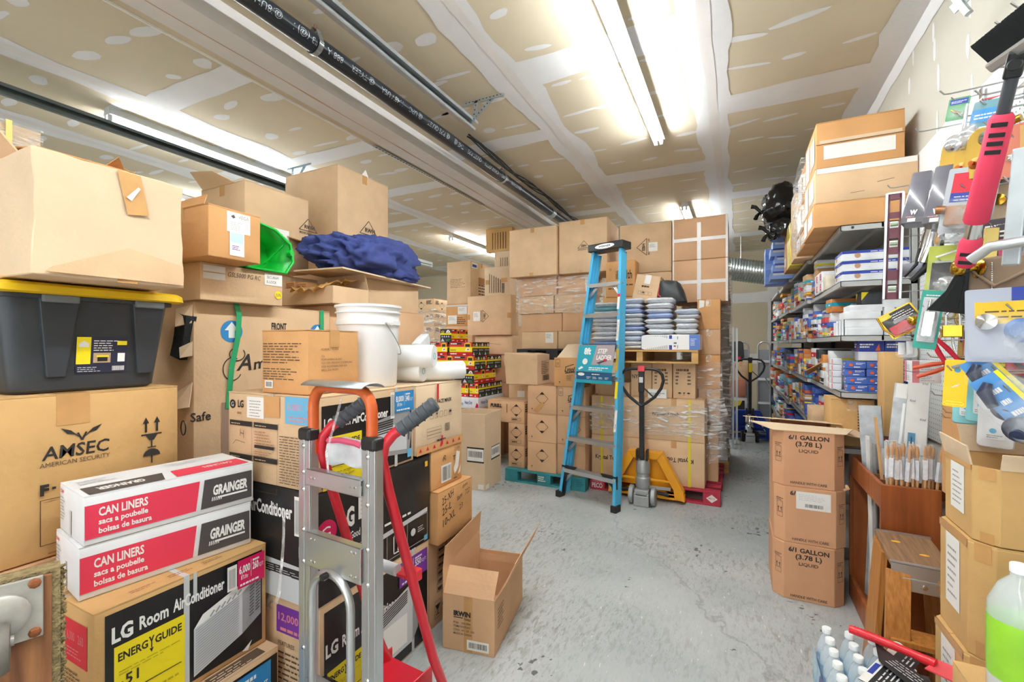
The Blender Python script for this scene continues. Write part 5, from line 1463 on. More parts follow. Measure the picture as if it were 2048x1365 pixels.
def wrapfilm(name, label, x0, x1, y0, y1, z0, z1, seed, m=WRAP, rag=0.0):
 o = thing(name, label, 'film', ((x0 + x1) / 2, (y0 + y1) / 2, z0))
 w, d, h = x1 - x0, y1 - y0, z1 - z0
 n = 36; rows_ = 8; vs, fs = [], []
 per = [(-w / 2, -d / 2), (w / 2, -d / 2), (w / 2, d / 2), (-w / 2, d / 2)]
 for j in range(rows_ + 1):
  for i in range(n):
   s_ = 4 * i / n; e = int(s_); f = s_ - e
   a, b_ = per[e], per[(e + 1) % 4]
   p = Vector((a[0] + (b_[0] - a[0]) * f, a[1] + (b_[1] - a[1]) * f, h * j / rows_))
   q = noise.noise_vector(Vector((p.x * 5, p.y * 5, p.z * 9 + seed)))
   out = Vector((p.x, p.y, 0)).normalized()
   if j in (0, rows_): p.z += rag * q.z
   vs.append(tuple(p + out * (.010 + .008 * q.x)))
 for j in range(rows_):
  for i in range(n):
   i2 = (i + 1) % n; fs.append((j * n + i, j * n + i2, (j + 1) * n + i2, (j + 1) * n + i))
 mb = MB(); mb.add(vs, fs); mb.build('film_sheet', m, o, smooth=60)
 return o
wrapfilm('stretch_film', 'clear stretch film round the middle rows of the carton wall', PY(1037, 690, YW).x - .01, -1.56, YW - .03, YW + .54, 1.90, 2.35, 3, rag=.05)
c = Carton('big_carton', 'big plain carton without marks on top of the carton wall', (PY(1018, 690, 5.18).x, PY(1113, 690, 5.18).x, 5.18, 5.72, 2.357, 2.955), yaw=-1, m=CARD, seam='y', tape=TAPE, tape_drop=.06); 
c.face('-y').rect(.44, .0, .52, .07, TAPE); c.done()
c = Carton('big_carton', 'big carton with upright EBH triangle on the carton wall by the ladder top', (PY(1118, 690, 5.2).x, PY(1214, 690, 5.2).x, 5.2, 5.78, 2.357, 2.985), m=CARD, seam='y', tape=TAPE, tape_drop=.06)
F = c.face('-y'); F.triangle(.53, .52, .075, INK, 'EBH', 'BROOKLYN NY 11207'); F.rect(.44, .0, .5, .04, TAPE); c.done()
# ---- left end of the wall
c = Carton('big_carton', 'big carton with EBH triangle turned on its side and white slip', fyd(5.55, 935, 1022, 589, 670, 1037), m=CARD, seam='x', tape=None)
F = c.face('-y'); F.triangle(.42, .48, .085, INK, 'EBH', 'BROOKLYN NY 11207', rot=-90); F.sticker(.14, .36, .30, .60, 5, False); F.rect(.0, .4, .06, .53, TAPE); F.rect(.92, .42, 1.0, .55, TAPE); c.done()
zE = c.o.location.z; hE = c.h
x1e = c.o.location.x + c.w / 2
c = Carton('plain_carton', 'plain carton under the sideways EBH carton behind the battery boxes', (x1e - .60, x1e, 5.6, 6.02, zE - .27, zE - .002), m=CARD, tape=None); c.face('-y').line((.3, .6), (.7, .5), .003, INKG); c.done()
c = Carton('plain_carton', 'plain carton second below the sideways EBH carton', (x1e - .64, x1e, 5.62, 6.05, zE - .66, zE - .272), m=CARD_B, tape=None); c.done()
c = Carton('plain_carton', 'plain carton at floor level below the EBH column', (x1e - .64, x1e, 5.62, 6.05, 0, zE - .662), m=CARD_B, tape=None); c.done()
b = fyd(5.62, 969, 1017, 532, 588, 1034)
c = Carton('barcode_carton', 'carton with sideways print and big barcode on the sideways EBH carton', b[:4] + (zE + hE + .001, b[5]), m=CARD_L, seam='x', tape=TAPE)
F = c.face('-y'); F.rect(.05, .4, .22, .56, TAPE); F.rect(.70, .45, .95, .6, TAPE)
for i in range(6): F.lines(.2 + .09 * i, .1, .25 + .09 * i, .85 - .05 * i, 1, INKG, .9, i)
F.barcode(.72, .08, .84, .42, INK, 9); c.done()
b = fyd(6.15, 894, 941, 521, 609, 984)
c = Carton('tall_carton', 'tall pale carton standing left of the barcode carton', b, m=CARD, seam='x', tape=TAPE)
F = c.face('-y'); F.lines(.15, .4, .8, .62, 6, INKG, .25, 4); F.rect(.0, .0, 1.0, .03, CARD_O); F = c.face('+x'); F.rect(.05, .84, .3, .97, PAPER); F.rect(.08, .87, .27, .93, NAVY); F.lines(.35, .25, .98, .6, 5, INKG, .5, 2); F.rect(.35, .5, .8, .66, INKO); c.done()
zt4 = b[4]
c = Carton('mixed_carton', 'film-covered carton with white slips under the tall pale carton', (b[0], b[0] + .42, 6.12, 6.6, zt4 - .34, zt4 - .002), m=CARD_O, seam='x', tape=TAPE_W); F = c.face('-y'); F.sticker(.1, .1, .5, .5, 2, False); F.sticker(.55, .55, .95, .9, 3, False); F.lines(.5, .1, .9, .45, 4, INKG, .5); F.rect(0, .92, 1, 1, GREYL); c.done()
c = Carton('mixed_carton', 'plain carton at floor level under the slip-covered carton', (b[0], b[0] + .5, 6.12, 6.6, 0, zt4 - .342), m=CARD_B, tape=None); c.done()
b = fyd(6.4, 972, 1024, 455, 502, 1030, ub=1010)
c = Carton('shaded_carton', 'carton with sideways print lines high behind the plain big carton', b, m=CARD_Y, seam='x', tape=None)
F = c.face('-y')
for i in range(6): F.lines(.25 + .1 * i, .1, .29 + .1 * i, .9, 1, INKG if i else INK, .9, i)
c.done()
b2 = fyd(6.4, 989, 1024, 503.5, 534, 1030, ub=1010)
c = Carton('shaded_carton', 'narrow carton under the one with sideways print lines', b2[:4] + (1.8, b[4] - .002), m=CARD_L, seam='x', tape=None)
F = c.face('-y')
for i in range(4): F.lines(.35 + .12 * i, .6, .4 + .12 * i, .95, 1, INKG, .9, i)
c.done()
c = Carton('shaded_carton', 'plain carton in the shade below the sideways printed pair', (b2[0], b2[0] + .35, 6.4, 6.9, 0, 1.798), m=CARD_B, tape=None); c.done()
# ---- far wrapped pallet
xw0, xw1 = PY(818, 690, 6.6).x, PY(868, 690, 6.6).x; yw1 = PX(896, 690, xw1).y + .05
zz = [.14] + [.14 + .2425 * i for i in range(1, 10)]
pallet('pallet', 'pallet under the film-wrapped chemical cartons far left', xw0, xw1, 6.6, yw1, 0, .138, WOODP)
k = 0
for r in range(9):
 for q in range(2):
  xa, xb = ((xw0, (xw0 + xw1) / 2 - .002), ((xw0 + xw1) / 2, xw1))[q] if r % 2 else ((xw0, xw1), None)[q] or (0, 0)
  if xb == xa: continue
  c = Carton('far_carton', 'carton with diamond mark on the far wrapped pallet', (xa, xb, 6.6, yw1, zz[r], zz[r + 1] - .002), m=CARD, seam='y', tape=None, group='far wrapped pallet cartons')
  F = c.face('-y'); F.diamond(.5, .5, .07, INK); F.lines(.7, .6, .95, .9, 3, INK, .6, r)
  F = c.face('+x'); F.diamond(.5, .5, .07, INK); F.lines(.1, .6, .35, .9, 3, INK, .6, r)
  if r == 8:
   c.o['label'] = 'top carton with diamond mark on the far wrapped pallet'
  c.done(); k += 1
wrapfilm('stretch_film', 'crinkled stretch film round the far pallet of diamond cartons', xw0 - .01, xw1 + .01, 6.59, yw1 + .01, .3, 2.12, 8, film('stretch_film_dense', '#efeeea', .4, .12, 5, (1.2, 1.2, 7)), rag=.06)
for k in range(2):
 x = PY(797 + 11 * k, 690, 7.0).x
 o = thing('blue_ladder', ('blue fibreglass ladder rail standing beyond the pail, nearer of two', 'blue fibreglass ladder rail standing beside the far wrapped pallet')[k], 'ladder', (x, 7.0, 0), 0, 'far blue ladders')
 LB = mat('ladder_blue', '#4fa6d8', .45, var=.06, scale=4)
 for dx in (0, .09): MB().box((dx - .03, -.02, 0), (dx + .03, .03, 2.05)).build('rail', LB, o, bevel=.004)
 for z in (.3, .6, .9, 1.2, 1.5, 1.8): MB().box((-.03, -.01, z), (.12, .0, z + .04)).build('rung', ALU, o)
 MB().box((-.05, -.04, 2.05), (.14, .05, 2.11)).build('top_cap', BLK, o, bevel=.006)
# ---- red, yellow and black boxes
def trap_box(label, x0, x1, y0, y1, z0, z1, red='-y'):
 c = Carton('battery_box', label, (x0, x1, y0, y1, z0, z1), m=mat('box_red', '#cf2a25', .4), flaps=False, tape=None, cat='box', group='red and yellow boxes')
 for f in ('-y', '+x'):
  F = c.face(f)
  if f == red:
   n = max(1, round(F.w / .26))
   for i in range(n):
    a, b_ = i / n, (i + 1) / n; w = b_ - a
    F.rect(a, .28, b_, .66, YEL); F.rect(a + .03 * w, .82, a + .55 * w, .96, INK); F.lines(a + .06 * w, .85, a + .5 * w, .93, 1, WHITE, .9)
    F.poly([(a + .66 * w, .62), (a + .94 * w, .62), (a + .94 * w, .9), (a + .87 * w, .98), (a + .73 * w, .98), (a + .66 * w, .9)], mat('print_amber', '#e9b02a')); F.rect(a + .70 * w, .66, a + .9 * w, .86, INK)
    F.poly([(a + .68 * w, .36), (a + .92 * w, .36), (a + .84 * w, .58), (a + .76 * w, .58)], WHITE); F.poly([(a + .76 * w, .42), (a + .88 * w, .42), (a + .82 * w, .55)], RED)
    F.lines(a + .05 * w, .36, a + .45 * w, .5, 1, mat('ink_olive', '#b5a524', .7), .8); F.lines(a + .05 * w, .1, a + .5 * w, .2, 1, WHITE, .8); F.rect(a + .6 * w, .06, a + .72 * w, .14, WHITE)
  else:
   F.rect(0, 0, 1, 1, INK); F.rect(0, .56, 1, .68, YEL)
   n = max(1, round(F.w / .16))
   for i in range(n):
    a = i / n; w = 1 / n
    F.poly([(a + .5 * w, .72), (a + .92 * w, .72), (a + .78 * w, .92), (a + .64 * w, .92)], WHITE); F.poly([(a + .65 * w, .76), (a + .79 * w, .76), (a + .72 * w, .88)], RED)
    F.frame(a + .1 * w, .70, a + .35 * w, .86, .008, YEL)
    for j in range(4): F.poly([(a + (.1 + .2 * j) * w, .38), (a + (.24 + .2 * j) * w, .38), (a + (.17 + .2 * j) * w, .52)], GREYL)
    F.poly([(a + .05 * w, .05), (a + .4 * w, .05), (a + .2 * w, .3)], GREYL); F.lines(a + .5 * w, .08, a + .9 * w, .25, 2, GREEN, .5, i)
 return c.done()
YB_ = 4.86
def X_(u): return PY(u, 690, YB_).x
H_ = .172; z0 = .845
zs = [z0 + H_ * i for i in range(6)]
trap_box('red, yellow and black box, bottom row next to the tall open carton', X_(918), X_(937) , YB_, YB_ + .30, zs[0], zs[1] - .001)
trap_box('box showing its black end, bottom row by the diamond cartons', X_(939), X_(957) + .28 * 0 + .0, YB_ + .0, YB_ + .62, zs[0], zs[1] - .001)
trap_box('box with long black side left and double red side, second row', X_(903), X_(948), YB_, YB_ + .56, zs[1], zs[2] - .001, red='+x')
trap_box('red box at the left end of the third row behind the white roll', X_(866), X_(905.5), YB_ + .02, YB_ + .3, zs[2], zs[3] - .001)
trap_box('red box in the middle of the third row', X_(907), X_(949), YB_, YB_ + .27, zs[2], zs[3] - .001)
trap_box('red and black box at the far corner of the third row', X_(910), X_(951), YB_ + .28, YB_ + .68, zs[2], zs[3] - .001)
trap_box('red box at the left end of the fourth row', X_(858), X_(893), YB_ + .02, YB_ + .32, zs[3], zs[4] - .001)
trap_box('red box in the fourth row with red-banded black end', X_(897), X_(943), YB_ + .02, YB_ + .45, zs[3], zs[4] - .001)
trap_box('single red, yellow and black box on top of the pile', X_(879), X_(901), YB_ + .02, YB_ + .42, zs[4], zs[5] - .001, red='+x')
c = Carton('white_tray', 'white Heavy Duty printed tray carton under the red and yellow boxes', (X_(900), X_(958), YB_ - .02, YB_ + .66, zs[0] - .14, zs[0] - .001), m=mat('white_board', '#e6e7ea', .7), flaps=False, tape=None)
F = c.face('-y'); F.text('Heavy Duty', .55, .4, .3, NAVY, w=.25, bold=.01); F.text('Duty', .4, .3, .3, NAVY, w=.1); F.poly([(.9, .1), (1, .1), (1, .4), (.95, .55)], MAG); F = c.face('+x'); F.text('Heavy Duty', .1, .4, .3, NAVY, w=.3, bold=.01); F.poly([(.6, .1), (.7, .1), (.65, .5)], MAG); c.done()
c = Carton('plain_carton', 'plain carton under the white Heavy Duty tray', (X_(880), X_(958), YB_ - .02, YB_ + .7, 0, zs[0] - .142), m=CARD_B, tape=None); c.done()
c = Carton('plain_carton', 'plain carton behind the red box rows, beside the pail', (X_(845), X_(878), YB_ + .02, YB_ + .5, 0, zs[2] - .002), m=CARD_B, tape=None); c.done()
# ---- tall open carton on the floor
tc_ = open_carton('tall_open_carton', 'tall open pale carton with two barcode labels on the floor', (-2.70, -2.33, 4.03, 4.44, 0, .785), yaw=4, m=CARD_L, flaps={'+x': (-172, .14), '-y': (-165, .12), '-x': (-170, .1)})
F = tc_.face('-y'); F.rect(.45, .36, .98, .56, INK); F.rect(.46, .38, .97, .54, PAPER); F.barcode(.5, .43, .93, .51, GREYD, 4); F.rect(.8, .02, .97, .08, PAPER)
F = tc_.face('+x'); F.rect(.38, .36, .92, .54, INK); F.rect(.39, .38, .91, .53, PAPER); F.barcode(.43, .42, .87, .5, GREYD, 5); F.rect(.05, .01, .25, .07, PAPER); tc_.done()

# ================================================================== RIGHT PALLET
xk = [-1.372, -.832, -.272]
for r in range(2):
 for q in range(2):
  lab = [['Krystal Touch carton on the red pallet behind the ladder', 'Krystal Touch carton with upside-down lettering on the red pallet'], ['upper Krystal Touch carton behind the ladder', 'upper Krystal Touch carton under crinkled film on the right']][r][q]
  z0_, z1_ = ((.137, .566), (.568, .972))[r]
  c = Carton('krystal_carton', lab, (xk[q], xk[q + 1] - .004, 4.65, 5.2, z0_, z1_), yaw=(0, -.6)[r] * 0, m=CARD, seam='y', tape=TAPE, group='Krystal Touch cartons', dent=.005)
  F = c.face('-y')
  if r == 0 and q == 1: F.text('Krystal Touch of', .82, .62, .10, INK, w=.62, bold=.01, rot=180)
  elif r == 0: F.text('Krystal Touch of', .08, .42, .10, INK, w=.6, bold=.01)
  else: F.text('Krystal Touch', .14, .60, .09, INK, w=.45, bold=.01)
  c.done()
  MB().box(((.13 if q else -.17), -c.d / 2 - .003, 0), ((.155 if q else -.148), -c.d / 2 - .0018, c.h)).build('strap', mat('strap_yellow', '#e2cf2c', .4), c.o)
MB()
wrapfilm('stretch_film', 'crinkled clear film band round the upper Krystal Touch cartons', xk[0] - .005, xk[2] + .01, 4.64, 5.21, .62, .90, 5, film('stretch_film_dense', '#efeeea', .4, .12, 5, (1.2, 1.2, 7)), rag=.06)
# loose film hanging at the corner
mb = MB(); n = 12; vs = []
for i in range(n + 1):
 for j in range(5):
  t = i / n; q = noise.noise_vector(Vector((t * 6, j * 1.3, 2)))
  vs.append((xk[2] + .03 + .035 * j + .03 * q.x, 4.68 + .03 * j + .05 * q.y, 1.0 - .62 * t + .02 * q.z))
mb.add(vs, [(i * 5 + j, i * 5 + j + 1, (i + 1) * 5 + j + 1, (i + 1) * 5 + j) for i in range(n) for j in range(4)])
tag(mb.build('loose_film', film('stretch_film_dense', '#efeeea', .4, .12, 5, (1.2, 1.2, 7)), None, smooth=60), 'loose plastic film hanging at the right corner of the Krystal cartons', 'film')
zk = .9735
for (uL, uR, vt, lab, txt, m) in ((1195, 1259, 766, 'low tan carton behind the ladder on the Krystal cartons', None, CARD), (1262, 1303, 728, 'tan NY.inc carton behind the pallet jack handle', 'NY.inc', CARD),
                               (1304.5, 1344, 728, 'carton with printed character rows left of its twin', 'rows', CARD), (1346, 1391, 728, 'carton with printed character rows right of its twin', 'rows', CARD)):
 b = fy(4.72, uL, uR, vt, 800, .4)
 c = Carton('printed_carton', lab, b[:4] + (zk, min(b[5], 1.318)), m=m, seam='y', tape=None, group='cartons under the wooden pallet')
 F = c.face('-y')
 if txt == 'NY.inc': F.text('NY.inc', .05, .55, .12, INK, w=.6, bold=.01)
 elif txt: 
  F.lines(.15, .78, .85, .86, 1, INKG, .8, 3)
  for i in range(4): F.lines(.12, .4 + .1 * i, .3, .46 + .1 * i, 1, INKG, .8, i); F.lines(.65, .4 + .1 * i, .85, .46 + .1 * i, 1, INKG, .8, i + 5)
  F.umbrella(.3, .14, .025, INK); F.glass(.5, .14, .025, INK); F.umbrella(.7, .14, .025, INK)
 c.done()
c = Carton('white_box', 'small white box lying in front of the printed carton twins', (-.80, -.62, 4.655, 4.71, zk, zk + .085), m=PAPER, flaps=False, tape=None, cat='box'); c.face('-y').lines(.1, .3, .9, .7, 2, GREYM, .5); c.done()
# wooden pallet
pw = thing('pallet', 'raw wooden pallet high up, carrying bagged masks', 'pallet', (-.83, 5.0, 1.3195))
for i in range(7): MB().box((-.58, -.36 + .108 * i - .045, .112), (.50, -.36 + .108 * i + .045, .13)).build('deck_board', WOODP, pw, bevel=.002, seg=1)
for i in range(3): MB().box((-.58, -.36 + .324 * i - .045, .0), (.50, -.36 + .324 * i + .045, .016)).build('bottom_board', WOODP, pw, bevel=.002, seg=1)
for x in (-.55, -.04, .47): MB().box((x - .03, -.40, .016), (x + .03, .33, .112)).build('stringer', WOODP, pw, bevel=.002, seg=1)
zp = 1.4505
# bagged masks: flat poly bags
BAGC = [mat('mask_white', '#f3f4f6', .5, var=.06, scale=14), mat('mask_blue', '#a9bdea', .5, var=.15, scale=12), mat('mask_sky', '#d3dff2', .5, var=.15, scale=12), mat('mask_print', '#eceef3', .5, var=.2, scale=40), mat('mask_aqua', '#8ecfd9', .5, var=.1, scale=12), mat('mask_pink', '#d96a78', .5)]
rg = random.Random(14)
def poly_bag(label, x, y, z, w, d, h, m, rz=0.0, tilt=0.0):
 o = thing('mask_bag', label, 'bag', (x, y, z), 0, 'bagged masks on the wooden pallet', rot=(0, tilt, rz))
 def pillow(k, n, sd):
  vs, fs = [], []
  for sgn in (1, -1):
   for i in range(n + 1):
    for j in range(n + 1):
     a, b_ = 2 * i / n - 1, 2 * j / n - 1
     e = (max(0, 1 - a ** 6) * max(0, 1 - b_ ** 6)) ** .2
     q = noise.noise(Vector((a * 2.2, b_ * 2.2, sd + sgn)))
     vs.append((a * w / 2 * k, b_ * d / 2 * k, h / 2 + sgn * (h / 2 * k * e * (1 + .16 * q) + .0005)))
  m_ = (n + 1) ** 2
  for i in range(n):
   for j in range(n):
    a = i * (n + 1) + j
    fs.append((a, a + n + 1, a + n + 2, a + 1)); fs.append((m_ + a, m_ + a + 1, m_ + a + n + 2, m_ + a + n + 1))
  return vs, fs
 sd = rg.uniform(0, 99)
 vs, fs = pillow(.97, 8, sd); mb = MB(); mb.add(vs, fs); mb.build('contents', m, o, smooth=60)
 vs, fs = pillow(1.0, 8, sd + .4); mb = MB(); mb.add(vs, fs); mb.build('clear_bag', film('bag_film', '#f6f9ff', .13, .08, 12, (1, 1, 3)), o, smooth=60)
 return o
kk = 0
names = ['white', 'blue', 'light blue', 'printed white', 'aqua', 'pink']
for col_i, (xc, w) in enumerate(((-1.24, .30), (-.965, .24), (-.70, .28), (-.44, .23))):
 z = zp + (0.0 if col_i < 2 else .155)
 ht_ = (.49, .52, .48, .40)[col_i]
 ri = 0
 while z < zp + ht_:
  h = rg.uniform(.034, .054)
  ci = '010030020103'[(ri + 5 * col_i) % 12] if ri < 9 else '0432'[(ri + col_i) % 4]; ci = int(ci)
  if ri == 0 and col_i == 0: ci = 5
  poly_bag('clear bag of %s masks, %s up, %s' % (names[ci], ('lowest', 'second', 'third', 'fourth', 'fifth', 'sixth', 'seventh', 'eighth', 'ninth', 'tenth', 'eleventh', 'twelfth', 'thirteenth', 'fourteenth', 'top')[ri], ('behind the ladder', 'right of the ladder rail', 'middle', 'end by the cartons')[col_i]), xc + rg.uniform(-.015, .015), 4.85 + rg.uniform(-.012, .012), z, w * rg.uniform(.92, 1.06), .36, h, BAGC[ci], rg.uniform(-.07, .07), rg.uniform(-.02, .02))
  z += h + .002; ri += 1
c = Carton('striped_pack', 'white and blue striped pack lying along the wooden pallet edge', (-.86, -.32, 4.64, 4.98, zp, zp + .145), m=mat('pack_white', '#eef0f2', .35), flaps=False, tape=None, cat='pack', bulge=.006)
F = c.face('-y'); F.rect(0, 0, .05, 1, NAVY)
for i in range(12): F.rect(.07 + .034 * i, .03, .085 + .034 * i, .97, GREYM)
F.rect(.49, .02, .54, .98, NAVY); F.rect(.63, .1, .64, .9, GREYD); F.lines(.57, .2, .62, .6, 2, INK, .5); F.rect(.66, .3, .8, .9, WHITE); F.rect(.83, .0, 1, 1, mat('pack_blue', '#5478c4', .4)); F.lines(.85, .3, .97, .8, 5, WHITE, .35); c.done()
# things on the pile
zm = zp + .575
c = Carton('health_carton', 'small tan iHealth carton upright behind the ladder', fy(5.03, 1212, 1270, 520, 568, .22)[:4] + (2.03, PY(1270, 520, 5.03).z), m=CARD_O, seam='x', tape=None)
F = c.face('-y'); F.text('iHealth', .35, .50, .24, INK, w=.55, bold=.01); F.lines(.08, .22, .95, .4, 2, INKG, .35); F.arrows(.16, .78, .02, INK); c.done()
c = Carton('health_carton', 'second tan carton under the iHealth carton behind the ladder', (-1.36, -1.0, 5.04, 5.24, 1.452, 2.028), m=CARD_O, seam='x', tape=None); F = c.face('-y'); F.arrows(.16, .8, .02, INK); c.done()
b = fy(4.88, 1275, 1330, 513, 580, .2)
c = Carton('tilted_carton', 'small carton with white tape cross tilted on the mask pile', (-.99, -.745, 4.80, 5.0, 1.93, 2.215), m=CARD, seam='y', tape=TAPE_W, tape_w=.06, tape_drop=.09, rot=(math.radians(-4), math.radians(11), math.radians(-3)))
F = c.face('-y'); F.lines(.3, .55, .8, .62, 1, INK, .9); F.umbrella(.42, .34, .022, INK)
for x in (.2, .35, .5, .65): F.frame(x, .27, x + .12, .40, .002, INKG)
c.done()
bgk = thing('duffel_bag', 'black bag with red lining squashed on the mask pile', 'bag', (-.60, 4.95, 1.925))
mb = MB(); vs, fs = crate_mesh(.26, .22, .20, 10, 0, .03, 8)
mb.add([tuple(Vector((p[0] * (1 - .9 * p[2] ** 1.0), p[1], p[2])) + noise.noise_vector(Vector(p) * 9) * .02 + Vector((-.25 * p[2], 0, .01))) for p in vs], fs); mb.build('bag_body', mat('bag_black', '#2e3133', .5, var=.2, scale=20), bgk, smooth=60)
MB().plate([(-.16, -.12, .10), (-.10, -.125, .06), (-.09, -.12, .16), (-.13, -.12, .19)], .01).build('red_lining', RED, bgk)
# big cartons at the back top
c = Carton('big_carton', 'big carton with sideways EBH triangle behind the ladder top', fy(5.3, 1239.5, 1343, 441, 560, .5)[:4] + (2.32, PY(1343, 441, 5.3).z), m=CARD, seam='x', tape=None)
F = c.face('-y'); F.triangle(.45, .52, .095, INK, 'EBH', 'BROOKLYN NY 11207', rot=90); F.sticker(.57, .42, .74, .60, 5, False); c.done()
bb = fy(5.3, 1239.5, 1343, 441, 560, .5)
c = Carton('big_carton', 'plain carton in the shade under the sideways EBH carton', (bb[0], bb[1], 5.31, 5.8, 1.0, 2.318), m=CARD, tape=None); c.done()
for k, (vt, vb) in enumerate(((428, 514), (515, 602))):
 b = fy(5.25, 1345, 1456, vt, vb, .5)
 c = Carton('big_carton', ('big carton with white tape cross, topmost right', 'big carton with white tape cross, under the topmost')[k], b, m=CARD_B, seam='x', tape=None)
 F = c.face('-y'); F.rect(.455, .0 if k else .0, .525, .88 if k == 0 else 1.0, TAPE_W); F.rect(.0, .44, 1.0, .52, TAPE_W); F.rect(.0, 0, .03, 1, TAPE_W); F.rect(.96, 0, 1, 1, TAPE_W); c.done()
 zb_ = b[4]; xb0, xb1 = b[0], b[1]
zc = [zb_ - .001, 1.655, 1.40, 1.06, .72, .40, .137]
for k in range(6):
 x0 = PY(1394, 690, 4.95).x; x1 = PY(1441, 690, 4.95).x
 if k > 3: x0, x1 = x0 + .0, x1 - .02
 c = Carton('column_carton', 'tan carton in the column right of the mask pile, %s' % ('topmost', 'second from top', 'third from top', 'fourth from top', 'fifth from top', 'bottom one')[k], (x0 + .015 * (k % 2), x1, 4.95, 5.24, zc[k + 1] + .001, zc[k] - .001), m=CARD_B if k % 2 else CARD_O, seam='y', tape=TAPE_C, group='column right of the masks', dent=.006)
 if k == 0: c.face('-y').poly([(.08, .7), (.3, .75), (.32, .95), (.1, .98)], PAPER)
 c.done()
wrapfilm('stretch_film', 'clear film round the lower cartons of the column right of the masks', PY(1394, 690, 4.95).x - .01, PY(1441, 690, 4.95).x + .01, 4.935, 5.25, .45, 1.35, 12, film('stretch_film_dense', '#efeeea', .4, .12, 5, (1.2, 1.2, 7)), rag=.08)
# tall wrapped bundle further back
for k in range(7):
 c = Carton('flat_bundle', 'grey bundle of flattened cartons in the wrapped stack beyond the column, layer %d up' % (k + 1), (-.60, -.10 + .02 * (k % 2), 5.85, 6.9, .14 + .33 * k, .14 + .33 * k + .322), m=mat('bundle_grey', '#a9a298', .8, var=.2, scale=14, stretch=(1, 1, 8)), flaps=False, tape=None, cat='bundle', group='wrapped bundle stack')
 c.done()
pallet('pallet', 'wooden pallet under the wrapped bundle stack', -.60, -.09, 5.85, 6.9, 0, .138, WOODP)
wrapfilm('stretch_film', 'cloudy film round the bundle stack beyond the column', -.61, -.07, 5.83, 6.92, .2, 2.45, 15, film('stretch_film_dense', '#efeeea', .4, .12, 5, (1.2, 1.2, 7)), rag=.05)

# ================================================================== STEP LADDER
LBL = mat('ladder_fibreglass_blue', '#4fb2dd', .45, var=.05, scale=5)
ld = thing('step_ladder', 'tall blue fibreglass step ladder with aluminium steps leaning on the cartons', 'ladder', (-1.27, 4.16, 0), math.radians(-18))
LN = .36 / 2.44
Lz = 2.47
def lp(x, z, y=0.0): return Vector((x, y + z * LN, z))
def hw(z): return .315 - (.315 - .165) * z / Lz
for sx in (-1, 1):
 mb = MB()
 for (o0, o1, y0, y1) in ((0, .006, -.035, .035), (-.024, .0, -.035, -.029), (-.024, .0, .029, .035)):
  vs = []
  for z in (.05, Lz):
   x = hw(z) * sx
   for (a, b_) in ((o0, y0), (o1, y0), (o1, y1), (o0, y1)): vs.append(lp(x + sx * a, z, b_))
  mb.add(vs, [(0, 3, 2, 1), (4, 5, 6, 7), (0, 1, 5, 4), (1, 2, 6, 5), (2, 3, 7, 6), (3, 0, 4, 7)])
 mb.build('front_rail', LBL, ld)
 mb = MB(); vs = []
 for z in (.03, Lz - .05):
  x = (hw(z) - .022) * sx
  for (a, b_) in ((-.014, .045), (.014, .045), (.014, .095), (-.014, .095)): vs.append(lp(x + a, z, b_))
 mb.add(vs, [(0, 3, 2, 1), (4, 5, 6, 7), (0, 1, 5, 4), (1, 2, 6, 5), (2, 3, 7, 6), (3, 0, 4, 7)]); mb.build('rear_rail', LBL, ld, bevel=.003)
 x = hw(.03) * sx
 MB().box((x - .035, -.045, 0), (x + .02, .045, .06)).build('foot', BLKR, ld, bevel=.004)
 mb = MB(); mb.prism([(0, 0.0), (.0, .28), (-.17 * sx, .28), (-.14 * sx, .25), (-.05 * sx, .18), (-.028 * sx, .0)] if sx > 0 else [(-.028 * sx, .0), (-.05 * sx, .18), (-.14 * sx, .25), (-.17 * sx, .28), (0, .28), (0, 0)], -.012, .012, 0, frame((x - .004 * sx, .02, .03), (1, 0, 0), (0, -1, 0)))
 mb.build('corner_brace', BLK, ld)
for k in range(7):
 z = .305 * (k + 1); h = hw(z)
 mb = MB(); p = lp(0, z)
 mb.box((-h + .0, p.y - .04, z - .028), (h, p.y + .045, z - .022)); mb.box((-h, p.y - .042, z - .06), (h, p.y - .036, z - .022)); mb.box((-h, p.y + .04, z - .05), (h, p.y + .046, z - .022))
 for i in range(5): mb.box((-h, p.y - .03 + .015 * i, z - .022), (h, p.y - .024 + .015 * i, z - .0195))
 mb.build('step', ALU, ld)
 if k in (0, 1, 2, 6):
  for sx in (-1, 1):
   a = lp(sx * (h - .005), z - .16); b_ = lp(sx * (h - .10), z - .045); MB().bar(a, b_, .028, .003, 0, up=(0, 1, 0)).build('step_brace', ALU, ld)
 for sx in (-1, 1): MB().lathe([(.007, 0), (.006, .003), (0, .004)], 8, 0, frame(lp(sx * (h + .006), z - .04), (0, 0, 1), (sx, 0, 0))).build('rivet', CHROME, ld)
mb = MB(); p = lp(0, Lz); mb.box((-.20, p.y - .07, Lz - .03), (.20, p.y + .10, Lz + .045)); tp = mb.build('top_cap', BLK, ld, bevel=.008)
mb = MB(); ms = []; F = Face(mb, frame((-.20, p.y - .0705, Lz - .03), (1, 0, 0), (0, -1, 0)), .40, .075, ms)
q = [(.5 + .28 * math.cos(2 * math.pi * i / 20), .5 + .32 * math.sin(2 * math.pi * i / 20)) for i in range(20)]; F.poly(q, WHITE); F.text('WERNER', .33, .40, .22, INK, w=.34, bold=.02, shear=.15); mb.build('badge', ms, tp)
